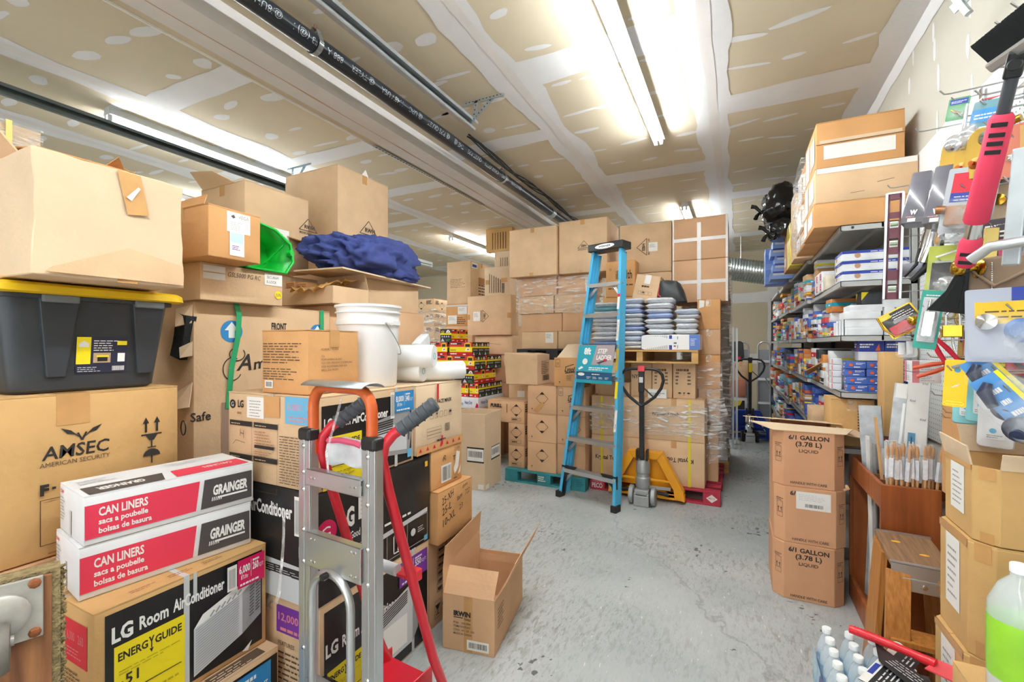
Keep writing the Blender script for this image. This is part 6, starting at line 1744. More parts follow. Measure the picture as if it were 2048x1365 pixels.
for z0, hh, m, pr in ((1.84, .15, PAPER, lambda F: F.rect(0, .8, .9, 1, RED)), (1.54, .20, PAPER, lambda F: F.lines(.1, .1, .8, .9, 12, GREYM, .4)), (1.25, .22, mat('tag_gold', '#c9a83a'), None), (1.0, .16, YEL, None), (.70, .20, PAPER, lambda F: F.text('WERNER', .68, .12, .04, NAVY, rot=90, bold=.02))):
 mb = MB(); ms = []; Fr = Face(mb, frame(lp(hw(z0 + hh / 2) - .024, z0, -.037), (1, 0, 0), (0, -1, LN)), .028, hh, ms); Fr.rect(0, 0, .9, 1, m)
 if pr: pr(Fr)
 mb.build('rail_label', ms, ld)
# cardboard sales sleeve
sv = thing('sales_sleeve', 'turquoise 8ft STEP LADDER cardboard sleeve fixed between the ladder rails', 'sleeve', (-1.27, 4.16, 0), math.radians(-18))
z0, z1 = 1.24, 1.50; h = hw(1.36) - .03
mb = MB(); ms = []
mb2 = MB(); a, b_ = lp(0, z0, -.075), lp(0, z1, -.055)
mb2.box((-h, a.y - .0, 1.225), (h, a.y + .10, 1.228)); mb2.plate([(-h, a.y, z0), (h, a.y, z0), (h, b_.y, z1), (-h, b_.y, z1)], .003); mb2.plate([(-h, a.y, 1.13), (h, a.y, 1.13), (h, a.y, z0), (-h, a.y, z0)], .003); mb2.build('panel', mat('sleeve_board', '#8a7f80', .5), sv)
F = Face(mb, frame((-h, a.y - .003, z0), (1, 0, 0), (0, -1, (b_.y - a.y) / (z1 - z0))), 2 * h, (z1 - z0) * 1.0, ms)
F.rect(0, 0, 1, 1, mat('sleeve_grey', '#a99c9e', .5)); F.poly([(0, .0), (.38, .0), (.50, 1), (0, 1)], TEAL); F.text('8ft', .16, .66, .24, WHITE, w=.2, bold=.03); F.text('STEP', .55, .70, .17, WHITE, w=.26, bold=.02, shear=.1); F.text('LADDER', .53, .46, .17, WHITE, w=.42, bold=.02, shear=.1)
F.rect(0, 0, 1, .26, TEAL); F.lines(.35, .06, .9, .2, 2, WHITE, .5); disc(F, .22, .38, .03, WHITE); F.poly([(.6, .22), (.64, .22), (.7, .44), (.66, .44)], TEAL); F.poly([(.55, .34), (.62, .30), (.82, .42), (.84, .48)], mat('figure_dark', '#5c3a3f')); F.poly([(.72, .42), (.80, .40), (.82, .48), (.76, .5)], RED); F.poly([(.08, .05), (.2, .14), (.14, .2), (.05, .1)], WHITE)
F = Face(mb, frame((-h, a.y - .002, 1.13), (1, 0, 0), (0, -1, 0)), 2 * h, .11, ms); F.rect(0, 0, 1, .96, mat('sleeve_blue', '#1f5c86', .45)); F.rect(0, 0, 1, .28, TEAL); q = [(.14 + .1 * math.cos(2 * math.pi * i / 16), .75 + .14 * math.sin(2 * math.pi * i / 16)) for i in range(16)]; F.poly(q, WHITE)
for i in range(4): F.lines(.3 + .17 * i, .4, .42 + .17 * i, .62, 2, WHITE, .4, i)
F.lines(.45, .74, .8, .84, 1, WHITE, .8)
mb.build('print', ms, sv)
mb = MB(); ms = []; p = lp(0, 1.525, -.0425); F = Face(mb, frame((-hw(1.525) + .02, p.y - .001, 1.465), (1, 0, 0), (0, -1, 0)), 2 * hw(1.525) - .04, .045, ms); F.rect(.05, 0, 1, 1, mat('sleeve_blue', '#1f5c86', .45)); F.rect(.6, .4, .9, .6, WHITE); F.poly([(.22 + .12 * math.cos(2 * math.pi * i / 16), .5 + .3 * math.sin(2 * math.pi * i / 16)) for i in range(16)], WHITE); mb.build('step_label', ms, ld)

# ================================================================== PALLET JACKS
def pallet_jack(label, loc, rz, col, body, handle=BLK, grip=None, s=1.0):
 o = thing('pallet_jack', label, 'pallet jack', loc, rz, 'pallet jacks')
 # forks
 for sx in (-1, 1):
  mb = MB(); mb.box((sx * .26 - .08, .16, .045), (sx * .26 + .08, 1.1 if s == 1 else .45, .085)); mb.build('fork', col, o, bevel=.008)
 # A-shaped front frame
 mb = MB(); prof = [(-.37, .03), (-.355, .13), (-.17, .47), (-.12, .50), (.12, .50), (.17, .47), (.355, .13), (.37, .03)]
 inner = [(.29, .07), (.27, .13), (.11, .40), (-.11, .40), (-.27, .13), (-.29, .07)]
 n = len(prof)
 M = frame((0, .20, 0), (1, 0, 0), (0, -1, 0))
 ring_o = [(-.36, .03), (-.35, .12), (-.16, .47), (.16, .47), (.35, .12), (.36, .03)]
 ring_i = [(-.27, .05), (-.26, .13), (-.11, .40), (.11, .40), (.26, .13), (.27, .05)]
 for i in range(5):
  mb.prism([ring_o[i], ring_o[i + 1], ring_i[i + 1], ring_i[i]][::-1], -.04, .06, 0, M)
 mb.prism([(-.36, .03), (-.36, .085), (.36, .085), (.36, .03)][::-1], -.04, .04, 0, M)
 mb.build('front_frame', col, o, bevel=.004)
 MB().prism([(-.25, .12), (-.10, .40), (.10, .40), (.25, .12)][::-1], -.05, -.03, 0, M).build('back_plate', col, o)
 for sx in (-1, 1):
  MB().bar((sx * .02, .1, .22), (sx * .24, .16, .20), .03, .02).build('pull_rod', col, o, bevel=.004)
  MB().cyl((sx * .09, .06, .115), (sx * .22, .10, .095), .018, seg=10).build('linkage', DARKM, o, smooth=40)
 MB().bar((.05, .03, .165), (.24, .10, .15), .02, .03).build('lever_arm', body, o, bevel=.004)
 # hydraulic pump
 MB().lathe([(.0, .15), (.06, .15), (.068, .17), (.068, .25), (.058, .26), (.058, .29), (.066, .30), (.064, .39), (.05, .42), (.03, .43), (0, .43)], 24, 0, Matrix.Translation((0, .04, 0))).build('pump', body, o, smooth=35)
 mb = MB(); mb.box((-.055, -.03, .42), (-.035, .05, .52)); mb.box((.035, -.03, .42), (.055, .05, .52)); mb.build('handle_yoke', handle, o, bevel=.004)
 mb = MB(); mb.box((-.065, -.05, .10), (.065, .09, .15)); mb.box((-.07, -.06, .02), (-.045, .06, .12)); mb.box((.045, -.06, .02), (.07, .06, .12)); mb.box((-.07, -.065, .0), (.07, -.05, .10)); mb.build('wheel_fork', body, o, bevel=.008)
 for sx in (-1, 1):
  MB().lathe([(.03, -.022), (.075, -.022), (.085, -.015), (.085, .015), (.075, .022), (.03, .022)], 24, 0, frame((sx * .10, .02, .086), (0, 0, 1), (1, 0, 0))).build('steer_wheel', BLKR if s != 1 else mat('wheel_grey', '#a7aaa9', .4, .3), o, smooth=40)
 # handle: stem and heart-shaped loop
 MB().bar((0, -.01, .43), (0, -.03, 1.10), .045, .035).build('handle_stem', handle, o, bevel=.006)
 half = [(0, .93), (.05, .965), (.12, 1.02), (.175, 1.10), (.195, 1.17), (.185, 1.225), (.15, 1.262), (.10, 1.275), (0, 1.278)]
 pts = [(x, -.035, z) for x, z in half] + [(-x, -.035, z) for x, z in half[::-1][1:-1]]
 MB().tube(pts, .014, 10, closed=True).build('handle_loop', handle, o, smooth=60)
 MB().box((-.026, -.058, 1.06), (.026, -.014, 1.262)).build('control_box', handle, o, bevel=.006)
 MB().box((-.032, -.06, 1.25), (.032, -.010, 1.305)).build('release_tab', grip or handle, o, bevel=.008)
 MB().bar((.02, -.035, 1.10), (.115, -.035, 1.01), .012, .004, 0, up=(0, 1, 0)).build('release_lever', DARKM, o)
 MB().box((-.018, -.061, 1.15), (.018, -.0585, 1.20)).build('sticker', GREYL, o)
 return o
pallet_jack('yellow pallet jack with black heart-shaped handle pushed under the red pallet', (-.80, 4.36, 0), math.radians(0), mat('jack_yellow', '#f0a41c', .38, var=.06, scale=5), mat('pump_silver', '#a9abaa', .4, .4, var=.15, scale=14), grip=mat('grip_red', '#d84a52', .5))
j2 = pallet_jack('blue pallet jack parked at the far end of the aisle', (.17, 7.9, 0), math.radians(6), mat('jack_blue', '#2346b8', .4, var=.1, scale=5), CHROME, grip=BLK, s=2)
MB().box((-.022, -.064, 1.08), (.022, -.0615, 1.22)).build('warning_sticker', YEL, j2)

# ================================================================== RIGHT SIDE: gallon cartons
def oct_poly(w, d, c): return [(-w / 2 + c, -d / 2), (w / 2 - c, -d / 2), (w / 2, -d / 2 + c), (w / 2, d / 2 - c), (w / 2 - c, d / 2), (-w / 2 + c, d / 2), (-w / 2, d / 2 - c), (-w / 2, -d / 2 + c)]
def oct_carton(name, label, x0, x1, y0, y1, z0, z1, ch, m, rz=0.0, group=None, top=True):
 w, d, h = x1 - x0, y1 - y0, z1 - z0
 o = thing(name, label, 'carton', ((x0 + x1) / 2, (y0 + y1) / 2, z0), math.radians(rz), group)
 mb = MB(); P = oct_poly(w, d, ch)
 if top: mb.prism(P, 0, h - .004)
 else:
  n = 8; Q = oct_poly(w - .01, d - .01, ch)
  vs = [(p[0], p[1], 0) for p in P] + [(p[0], p[1], h) for p in P] + [(p[0], p[1], h) for p in Q] + [(p[0], p[1], .01) for p in Q]
  fs = [tuple(range(7, -1, -1)), tuple(24 + i for i in range(8))]
  for i in range(8):
   j = (i + 1) % 8
   fs += [(i, j, 8 + j, 8 + i), (8 + i, 8 + j, 16 + j, 16 + i), (16 + i, 16 + j, 24 + j, 24 + i)]
  mb.add(vs, fs)
 mb.build('body', m, o, bevel=.003)
 if top:
  Pl = [p for p in oct_poly(w - .004, d - .004, ch)]
  for sg in (-1, 1):
   q = [(p[0], max(p[1], .0015) if sg > 0 else min(p[1], -.0015)) for p in Pl]
   MB().prism(q, h - .004, h).build('flap', m, o)
 return o, w, d, h
GALM = mat('gallon_carton', '#d3a07a', .8, var=.06, scale=6, rnd=.03, spec=.25)
gx = (.19, .55); zg = [0, .333, .664, .992]
for k in range(3):
 lab = ('6/1 GALLON LIQUID carton at floor level by the wooden rack', '6/1 GALLON LIQUID carton with white shipping sheet, middle of the stack', 'open 6/1 GALLON LIQUID carton with lid flaps, on top of the stack')[k]
 dx = (0, .006, .003)[k]
 o, w, d, h = oct_carton('gallon_carton', lab, gx[0] + dx, gx[1] + dx, 3.135 + .004 * k, 3.60, zg[k] + .0005, zg[k + 1] - .0005, .055, GALM, (0, .6, -.5)[k], 'gallon cartons', top=(k < 2))
 mb = MB(); ms = []
 F = Face(mb, frame((-w / 2 + .055, -d / 2, 0), (1, 0, 0), (0, -1, 0)), w - .11, h, ms)
 F.text('6/1 GALLON', .5, .85, .075, INK, w=.80, al='c', bold=.02); F.text('(3.78 L)', .5, .735, .08, INK, w=.52, al='c', bold=.015); F.text('LIQUID', .5, .625, .055, INK, w=.38, al='c', bold=.005); F.text('HANDLE WITH CARE', .5, .05, .045, INK, w=.72, al='c', bold=.005)
 if k == 1:
  F.rect(.22, .62, .90, .93, PAPER); F.lines(.27, .78, .8, .9, 4, GREYL, .35); F.barcode(.4, .66, .75, .72, GREYD, 5)
 for side in (-1, 1):
  org = (-w / 2, -d / 2 + .055, 0) if side < 0 else (w / 2 - .055, -d / 2, 0)
  xd = (1, -1, 0) if side < 0 else (1, 1, 0)
  F2 = Face(mb, frame(org, xd, Vector((xd[1], -xd[0], 0)).normalized()), .0778, h, ms)
  F2.frame(.3, .42, .8, .70, .0016, INK); F2.arrows(.55, .56, .026, INK); F2.lines(.25, .72, .85, .78, 2, INKG, .4)
 mb.build('print', ms, o)
 if k == 2:
  for i, q in enumerate((((-.18, -.235, h), (.18, -.235, h), (.235, -.10, h + .012), (-.30, -.07, h + .020)), ((.16, -.2, h), (.18, .2, h), (.30, .12, h - .012), (.33, -.08, h - .05)), ((-.18, .235, h), (.18, .235, h), (.2, .02, h + .02), (-.34, .06, h + .03)))):
   MB().plate(q, .004).build('lid_flap', CARD_L, o)
  mb = MB(); mb.tube([(.17, -.2, .0 + .002), (.19, -.19, .01), (.185, -.2, .03), (.195, -.205, .012)], .008, 6); mb.build('torn_corner', CARD_B, o)
# ================================================================== WOODEN RACK
RKW = mat('rack_wood', '#a85f30', .42, var=.35, scale=2.2, stretch=(8, 8, 1), col2='#7d3f1c', coat=.15)
RKD = mat('rack_wood_top', '#a98d6e', .7, var=.3, scale=10)
rk = thing('wooden_rack', 'worn red-brown wooden rack holding brushes and metal strips', 'rack', (.60, 2.675, 0))
L, Wd, Hh = .66, .22, .845
MB().box((0, 0, 0), (Wd, .018, Hh)).build('front_panel', RKW, rk, bevel=.003)
MB().box((0, .018, Hh - .115), (.018, L, Hh)).build('top_rail', RKW, rk, bevel=.003)
MB().box((0, .018, 0), (.018, L, .13)).build('bottom_rail', RKW, rk, bevel=.003)
MB().box((0, L, 0), (.018, L + .018, Hh)).build('corner_post', RKW, rk, bevel=.003)
MB().box((.018, L, 0), (Wd + .10, L + .018, Hh)).build('back_panel', RKW, rk, bevel=.003)
MB().box((Wd + .08, .018, Hh - .115), (Wd + .098, L, Hh)).build('top_rail', RKW, rk, bevel=.003)
MB().box((.018, .018, .06), (Wd + .08, L, .075)).build('shelf_board', RKW, rk)
for i in range(4): MB().box((.02, .18 + .11 * i, Hh - .09), (Wd + .08, .192 + .11 * i, Hh - .02)).build('divider', mat('divider_wood', '#7a4a28', .6), rk)
MB().box((.03, .30, .075), (.10, .35, .15)).build('wood_offcut', CARD_O, rk)
# metal strips standing in it
rg = random.Random(9)
STRIP = [mat('strip_grey', '#a9adaf', .35, .5, var=.2, scale=12), mat('strip_white', '#d3d3ce', .5, var=.1, scale=12), mat('strip_clear', '#c3c9cb', .2, .2, var=.2, scale=20)]
for i in range(13):
 y = 2.76 + .041 * i + rg.uniform(-.01, .01); x = .65 + rg.uniform(0, .07); h = rg.uniform(.92, 1.06) if i < 9 else rg.uniform(.8, .95)
 mb = MB(); tl = rg.uniform(-.03, .03); w = rg.uniform(.022, .04)
 mb.bar((x, y, .078), (x + tl, y + rg.uniform(0, .03), h), w, .006, 0, up=(1, .3, 0))
 mb.bar((x + .006, y + .01, .078), (x + tl + .006, y + .02, h - .02), .006, w * .6, 0, up=(1, .3, 0))
 tag(mb.build('metal_strip', STRIP[i % 3], None), 'long grey metal trim strip standing in the wooden rack', 'strip', 'strips in the wooden rack')
# brushes
BRW = mat('brush_wood', '#d9a873', .55, var=.15, scale=8)
def brush():
 o = thing('paint_brush', 'thin wooden brush with white-labelled sleeve standing in the rack front', 'brush', (0, 0, 0), 0, 'brushes in the rack')
 MB().tube([(0, 0, 0), (0, 0, .10), (0, 0, .17), (0, 0, .20)], [.0045, .006, .0055, .004], 8).build('handle', BRW, o, smooth=60)
 MB().tube([(0, 0, .20), (0, 0, .225), (0, 0, .25)], [.006, .0075, .003], 8).build('bristles', mat('bristle_tan', '#c98c4a', .8), o, smooth=60)
 MB().box((-.0085, -.0075, .095), (.0085, .0075, .185)).build('sleeve_label', mat('sleeve_white', '#e6e9ef', .3, var=.15, scale=70), o)
 MB().box((-.0095, -.0085, .09), (.0095, .0085, .255)).build('plastic_sleeve', CLEAR, o)
 return o
b0 = brush(); first = True
for i in range(18):
 o = b0 if first else copy_tree(b0); first = False
 r = i // 9; t = (i % 9) / 8
 o.location = (.645 + .165 * t + rg.uniform(-.004, .004), 2.715 + .05 * r + rg.uniform(-.008, .008), .775 + rg.uniform(-.01, .015)); o.rotation_euler = (rg.uniform(-.06, .06), rg.uniform(-.10, .05) + .12 * t, rg.uniform(0, 3))
# tall packs standing behind the brushes
def tall_pack(label, x, y, z, w, h, d, m, rz, ry=0.0, extra=None, cat='package'):
 o = thing('tall_package', label, cat, (x, y, z), 0, rot=(0, ry, rz))
 mb = MB(); vs, fs = crate_mesh(w, d, h, 6, .004, .002, int(x * 1000 + y * 77)); mb.add(vs, fs); mb.build('pack_body', m, o, smooth=50)
 if extra:
  mb = MB(); ms = []; F = Face(mb, frame((-w / 2, -d / 2, 0), (1, 0, 0), (0, -1, 0)), w, h, ms); extra(F); mb.build('print', ms, o)
 return o
def krud(F):
 for i in range(6): F.text('Krud', .15 + .5 * (i % 2), .1 + .16 * i, .02, GREYD, w=.26, shear=.3)
 F.rect(.16, .10, .50, .46, mat('pack_steel_blue', '#5b8fae', .4)); F.rect(.22, .16, .44, .38, WHITE); F.frame(.28, .2, .38, .42, .006, mat('pack_steel_blue', '#5b8fae', .4))
tall_pack('long white printed package with steel blue panel behind the brushes', .79, 2.95, .80, .085, .56, .03, mat('pack_offwhite', '#e2e0db', .5, var=.04, scale=20), math.radians(-22), math.radians(3), krud)
tall_pack('clear plastic sleeve with white rod beside the long white package', .735, 3.03, .80, .075, .50, .025, mat('pack_clear_grey', '#bfc3c6', .2, var=.3, scale=18), math.radians(-22), math.radians(5), lambda F: (F.rect(.1, .85, .9, 1, PAPER), F.rect(.55, .1, .7, .8, WHITE)))
tall_pack('wide crinkled grey plastic sleeve leaning in the rack', .68, 3.16, .80, .10, .36, .03, mat('pack_grey_film', '#b3b7ba', .25, var=.35, scale=14), math.radians(-20), math.radians(-3))
tall_pack('thin bare wooden stick with white tip in the rack', .665, 2.93, .79, .012, .34, .012, BRW, 0, math.radians(-5), cat='stick')
# ================================================================== SMALL WOODEN STEP LADDER
sl = thing('step_stool', 'small oak step ladder with aluminium-edged worn cap in front of the rack', 'step ladder', (.645, 2.42, 0), math.radians(-4))
OAK = mat('oak', '#c98a45', .5, var=.4, scale=3, stretch=(30, 30, 1.2), col2='#a2662b')
zc_ = .655
MB().box((-.095, -.19, zc_ - .022), (.095, .18, zc_)).build('cap_board', mat('cap_worn', '#8a6a4c', .6, var=.4, scale=6, stretch=(14, 1, 1)), sl, bevel=.002)
mb = MB(); mb.box((-.098, -.196, zc_ - .05), (.098, -.19, zc_ + .003)); mb.box((-.098, -.196, zc_), (.098, -.165, zc_ + .003)); mb.build('front_edge', ALU, sl, bevel=.001)
mb = MB(); mb.box((-.098, .165, zc_), (.098, .186, zc_ + .003)); mb.build('rear_edge', ALU, sl)
mb = MB(); mb.box((-.10, -.201, zc_ - .095), (.10, -.196, zc_ - .045)); q = mb.build('bracket_plate', ALU, sl, bevel=.012)
for x in (-.07, .0, .07): MB().lathe([(.01, 0), (.008, .004), (0, .005)], 10, 0, frame((x, -.201, zc_ - .07), (1, 0, 0), (0, -1, 0))).build('rivet', CHROME, q, smooth=40)
for x, y, c_ in ((-.04, .06, 'print_amber'), (.03, -.05, 'print_amber')): MB().lathe([(.012, 0), (.010, .0012), (0, .0015)], 12, 0, Matrix.Translation((x, y, zc_)) @ Matrix.Diagonal((1.4, .7, 1, 1))).build('paint_spot', MATS[c_], sl)
for sx in (-1, 1):
 mb = MB(); mb.bar((sx * .075, -.185, zc_ - .03), (sx * .115, -.36, 0), .075, .022, 0, up=(0, 1, .3)); mb.build('front_rail', OAK, sl, bevel=.002)
 mb = MB(); mb.bar((sx * .08, .16, zc_ - .03), (sx * .12, .22, 0), .022, .10, 0, up=(0, 1, 0)); mb.build('rear_rail', OAK, sl, bevel=.002)
for sx in (-1, 1): MB().plate([(sx * .09, -.02, zc_ - .03), (sx * .09, .17, zc_ - .03), (sx * .125, .24, .005), (sx * .125, .0, .005)], .02).build('side_panel', OAK, sl)
for z in (.40, .20):
 t = (zc_ - z) / zc_; MB().box((-.10 - .03 * t, -.21 - .16 * t, z - .02), (.10 + .03 * t, -.10 - .16 * t, z)).build('tread', OAK, sl, bevel=.002)
MB().box((-.085, -.02, zc_ - .32), (-.079, .10, zc_ - .09)).build('plastic_slip', CLEAR, sl)
# ================================================================== CARTONS AT THE RIGHT EDGE
EDG = mat('edge_carton', '#cfa76e', .7, var=.10, scale=5, bump=.2, bscale=30, spec=.3)
zs_ = [(.0, .28), (.281, .60), (.601, .931), (.933, 1.15)]
for k, (z0, z1) in enumerate(zs_):
 lab = ('yellow-brown carton at floor level right edge behind the water bottles', 'yellow-brown taped carton second from the floor at the right edge', 'yellow-brown taped carton with white slip under the open one at the right edge', 'open yellow-brown carton with standing flaps at the right edge')[k]
 o, w, d, h = oct_carton('taped_carton', lab, .615 - .012 * (3 - k) * (k > 0), .925, 1.74, 2.03, z0, z1 - .001, .045, EDG, (0, 1, 0, -1)[k], 'cartons at the right edge', top=(k < 3))
 mb = MB(); ms = []; F = Face(mb, frame((-w / 2, d / 2 - .045, 0), (0, -1, 0), (-1, 0, 0)), d - .09, h, ms)
 if k >= 1: F.rect(.25, .25, .75, .92, PAPER); F.lines(.32, .35, .68, .85, 7, GREYM, .3, k)
 F.rect(0, .93, 1, 1, TAPE)
 F = Face(mb, frame((-w / 2, -d / 2 + .045, 0), (1, -1, 0), Vector((-1, -1, 0)).normalized()), .0636, h, ms); F.rect(.3, 0, .8, .14, TAPE); F.rect(.25, .84, .85, 1, TAPE)
 mb.build('print', ms, o)
 if k == 3:
  for q in (((-.155, -.10, h), (-.155, .10, h), (-.165, .115, h + .06), (-.168, -.105, h + .055)), ((-.11, -.145, h), (.15, -.145, h), (.16, -.155, h + .05), (-.11, -.158, h + .045)), ((-.10, .14, h), (.15, .14, h), (.16, .145, h + .09), (-.11, .15, h + .085))):
   MB().plate(q, .005).build('flap', CARD_L, o)
# ---- water bottles
CAPW = mat('bottle_cap', '#eef1f2', .35)
PET = mat('pet_clear', '#dfe9ee', .12, alpha=.55, spec=.8)
LABW = mat('water_label', '#4f9fd0', .35, var=.5, scale=14, col2='#cfe6f2')
def water_bottle():
 o = thing('water_bottle', 'clear water bottle with white cap in the shrink-wrapped pack', 'bottle', (0, 0, 0), 0, 'bottles of the water pack')
 MB().lathe([(.0, .0), (.026, .0), (.0305, .006), (.0305, .05), (.0295, .055), (.0305, .06), (.0305, .125), (.028, .145), (.019, .172), (.0125, .183), (.0125, .195)], 14).build('bottle_body', PET, o, smooth=50)
 MB().lathe([(.0308, .06), (.0308, .118)], 14).build('label_band', LABW, o, smooth=50)
 MB().lathe([(.0145, .190), (.0145, .205), (.013, .207), (.0, .207)], 12).build('cap', CAPW, o, smooth=40)
 return o
w0 = water_bottle(); first = True
PKX, PKY, PKZ = .285, 1.62, .285
for i in range(4):
 for j in range(6):
  o = w0 if first else copy_tree(w0); first = False
  o.location = (PKX + .066 * i, PKY + .066 * j, PKZ)
pk = thing('water_pack', 'shrink film and blue printed band around the water bottles', 'film', (PKX - .034, PKY - .034, PKZ))
Wp, Dp = .066 * 3 + .068, .066 * 5 + .068
mb = MB(); loft(mb, [[(Wp / 2 + p[0], Dp / 2 + p[1], z) for p in rrect(Wp + e, Dp + e, .032)] for z, e in ((.0, .004), (.13, .006), (.165, -.02), (.205, -.05))], 0, False, False); mb.build('shrink_film', film('shrink_film', '#f2f8fb', .16, .06, 10, (1, 1, 2)), pk, smooth=60)
mb = MB(); ms = []; F = Face(mb, frame((-.004, Dp, 0), (0, -1, 0), (-1, 0, 0)), Dp, .13, ms); F.rect(0.04, 0, .96, .98, mat('water_print', '#58a9d8', .3, var=.45, scale=16, col2='#d6ebf5')); F.poly([(.5 + .12 * math.cos(2 * math.pi * i / 20), .45 + .5 * math.sin(2 * math.pi * i / 20)) for i in range(20)], mat('label_indigo2', '#3a2f8f', .35)); F.text('pure', .42, .35, .3, WHITE, w=.17, bold=.01)
F = Face(mb, frame((0, -.004, 0), (1, 0, 0), (0, -1, 0)), Wp, .13, ms); F.rect(.08, 0, .92, .98, mat('water_print', '#58a9d8', .3)); F.poly([(.45 + .2 * math.cos(2 * math.pi * i / 20), .45 + .5 * math.sin(2 * math.pi * i / 20)) for i in range(20)], MATS['label_indigo2']); F.text('pure', .3, .35, .3, WHITE, w=.3, bold=.01)
mb.build('printed_band', ms, pk)
c = Carton('plain_carton', 'low carton at floor level under the water bottles', (PKX - .03, PKX + .235, PKY - .03, PKY + .37, 0, PKZ - .001), m=CARD_B, tape=None); c.done()
# red-handled snow tool lying on the bottles
st = thing('hand_scraper', 'red-handled scraper in a black card sleeve lying on the water bottles', 'scraper', (.345, 1.915, .512), math.radians(-24))
RDP = mat('red_plastic', '#d1232f', .3)
MB().tube([(0, 0, .012), (.05, 0, .014), (.16, 0, .012), (.22, -.01, .012)], [.013, .0145, .012, .016], 12).build('handle', RDP, st, smooth=60)
for i in range(9): MB().tube([(.015 + .009 * i, -.0145, .016), (.015 + .009 * i, .0, .0285), (.015 + .009 * i, .0145, .016)], .0012, 5).build('grip_ridge', RDP, st)
mb = MB(); mb.plate([(.20, -.05, .008), (.36, -.06, .0), (.37, .03, .0), (.22, .03, .008)], .004); mb.build('blade', mat('red_blade', '#e0525c', .3), st)
mb = MB(); mb.plate([(.10, -.10, -.0), (.20, -.16, -.01), (.235, -.10, -.005), (.07, .0, .0)], .002); mb.build('sleeve_card', BLK, st)
mb = MB(); ms = []; F = Face(mb, frame((.105, -.095, .0035), (.10, -.06, -.01), (.05, .05, 1)), .14, .06, ms); F.lines(.05, .1, .95, .9, 4, GREYL, .3); mb.build('print', ms, st)
sd = thing('sales_card', 'black and white product card slanting over the water bottle caps', 'card', (.43, 1.80, .4945), math.radians(-30))
MB().box((-.035, -.15, 0), (.045, .13, .002)).build('card_sheet', BLK, sd); mb = MB(); ms = []; F = Face(mb, frame((.045, -.15, .001), (0, 1, 0), (0, 0, 1)), .28, .08, ms); F.rect(0, .72, 1, 1, PAPER); F.rect(.2, .78, .45, .96, NAVY); F.lines(.05, .1, .95, .65, 4, GREYL, .35); mb.build('print', ms, sd)
# lime green wrapped soda bottles
LIME = mat('lime_label', '#9bd83a', .35, var=.15, scale=10)
for k, (x, y) in enumerate(((.575, 1.44), (.70, 1.50), (.66, 1.33))):
 o = thing('soda_bottle', ('large clear bottle with lime label, nearest the open carton', 'large clear bottle with lime label behind the first one', 'large clear bottle with lime label at the picture edge')[k], 'bottle', (x, y, .681), 0, 'lime label bottles')
 MB().lathe([(0, 0), (.045, 0), (.054, .012), (.054, .06), (.0525, .065), (.0525, .19), (.054, .195), (.052, .225), (.035, .268), (.016, .29), (.014, .312)], 22).build('bottle_body', PET, o, smooth=50)
 MB().lathe([(.0535, .06), (.0545, .07), (.0545, .185), (.0535, .195)], 22).build('label_band', LIME, o, smooth=50)
 MB().lathe([(.0165, .300), (.0165, .318), (.015, .32), (0, .32)], 14).build('cap', CAPW if k != 1 else LIME, o, smooth=40)
c = Carton('plain_carton', 'carton carrying the lime label bottles below the picture edge', (.50, .80, 1.25, 1.57, 0, .68), m=CARD_Y, tape=None); c.done()

# ================================================================== STEEL SHELVING
SX0, SX1 = .562, .925
bays = [3.37, 4.62, 5.87, 7.12, 8.4]
LV = [.20, .535, .875, 1.213, 1.557, 1.887, 2.225]
SHM = SHELFM
sh = None
FX = [.562, .53, .505, .485]      # the far bays stand a little further out
for bi in range(4):
 SX0 = FX[bi]
 o = thing('shelving_unit', 'grey steel shelving bay along the wall, %s' % ('nearest to the pegboard', 'second along', 'third along', 'farthest along the aisle')[bi], 'shelving', (0, bays[bi], 0), 0, 'shelving bays')
 Lb = bays[bi + 1] - bays[bi] - .006
 for zi, z in enumerate(LV):
  mb = MB(); e = .03
  mb.box((SX0, 0, z - .004), (SX1, Lb, z)); mb.box((SX0, 0, z - .034), (SX0 + .004, Lb, z)); mb.box((SX0, 0, z - .034), (SX1, .004, z)); mb.box((SX0, Lb - .004, z - .034), (SX1, Lb, z))
  mb.box((SX0 + .2, 0, z - .03), (SX0 + .21, Lb, z - .004)); mb.box((SX0 + .004, 0, z - .034), (SX0 + .016, Lb, z - .031))
  mb.build('shelf', SHM, o)
 for yy in (.0, Lb - .03):
  for xx in (SX0 - .002, SX1 - .03):
   if xx < .6 and not (bi == 3 and yy): continue
   mb = MB(); mb.box((xx, yy, 0), (xx + .003, yy + .03, 2.24)); mb.box((xx, yy, 0), (xx + .03, yy + .003, 2.24)); mb.build('post', DARKM if bi else SHM, o)
 MB().lathe([(.008, 0), (.008, .003), (0, .004)], 8, 0, frame((SX0 + .06, .0, LV[6] - .017), (1, 0, 0), (0, -1, 0))).build('bolt', DARKM, o)

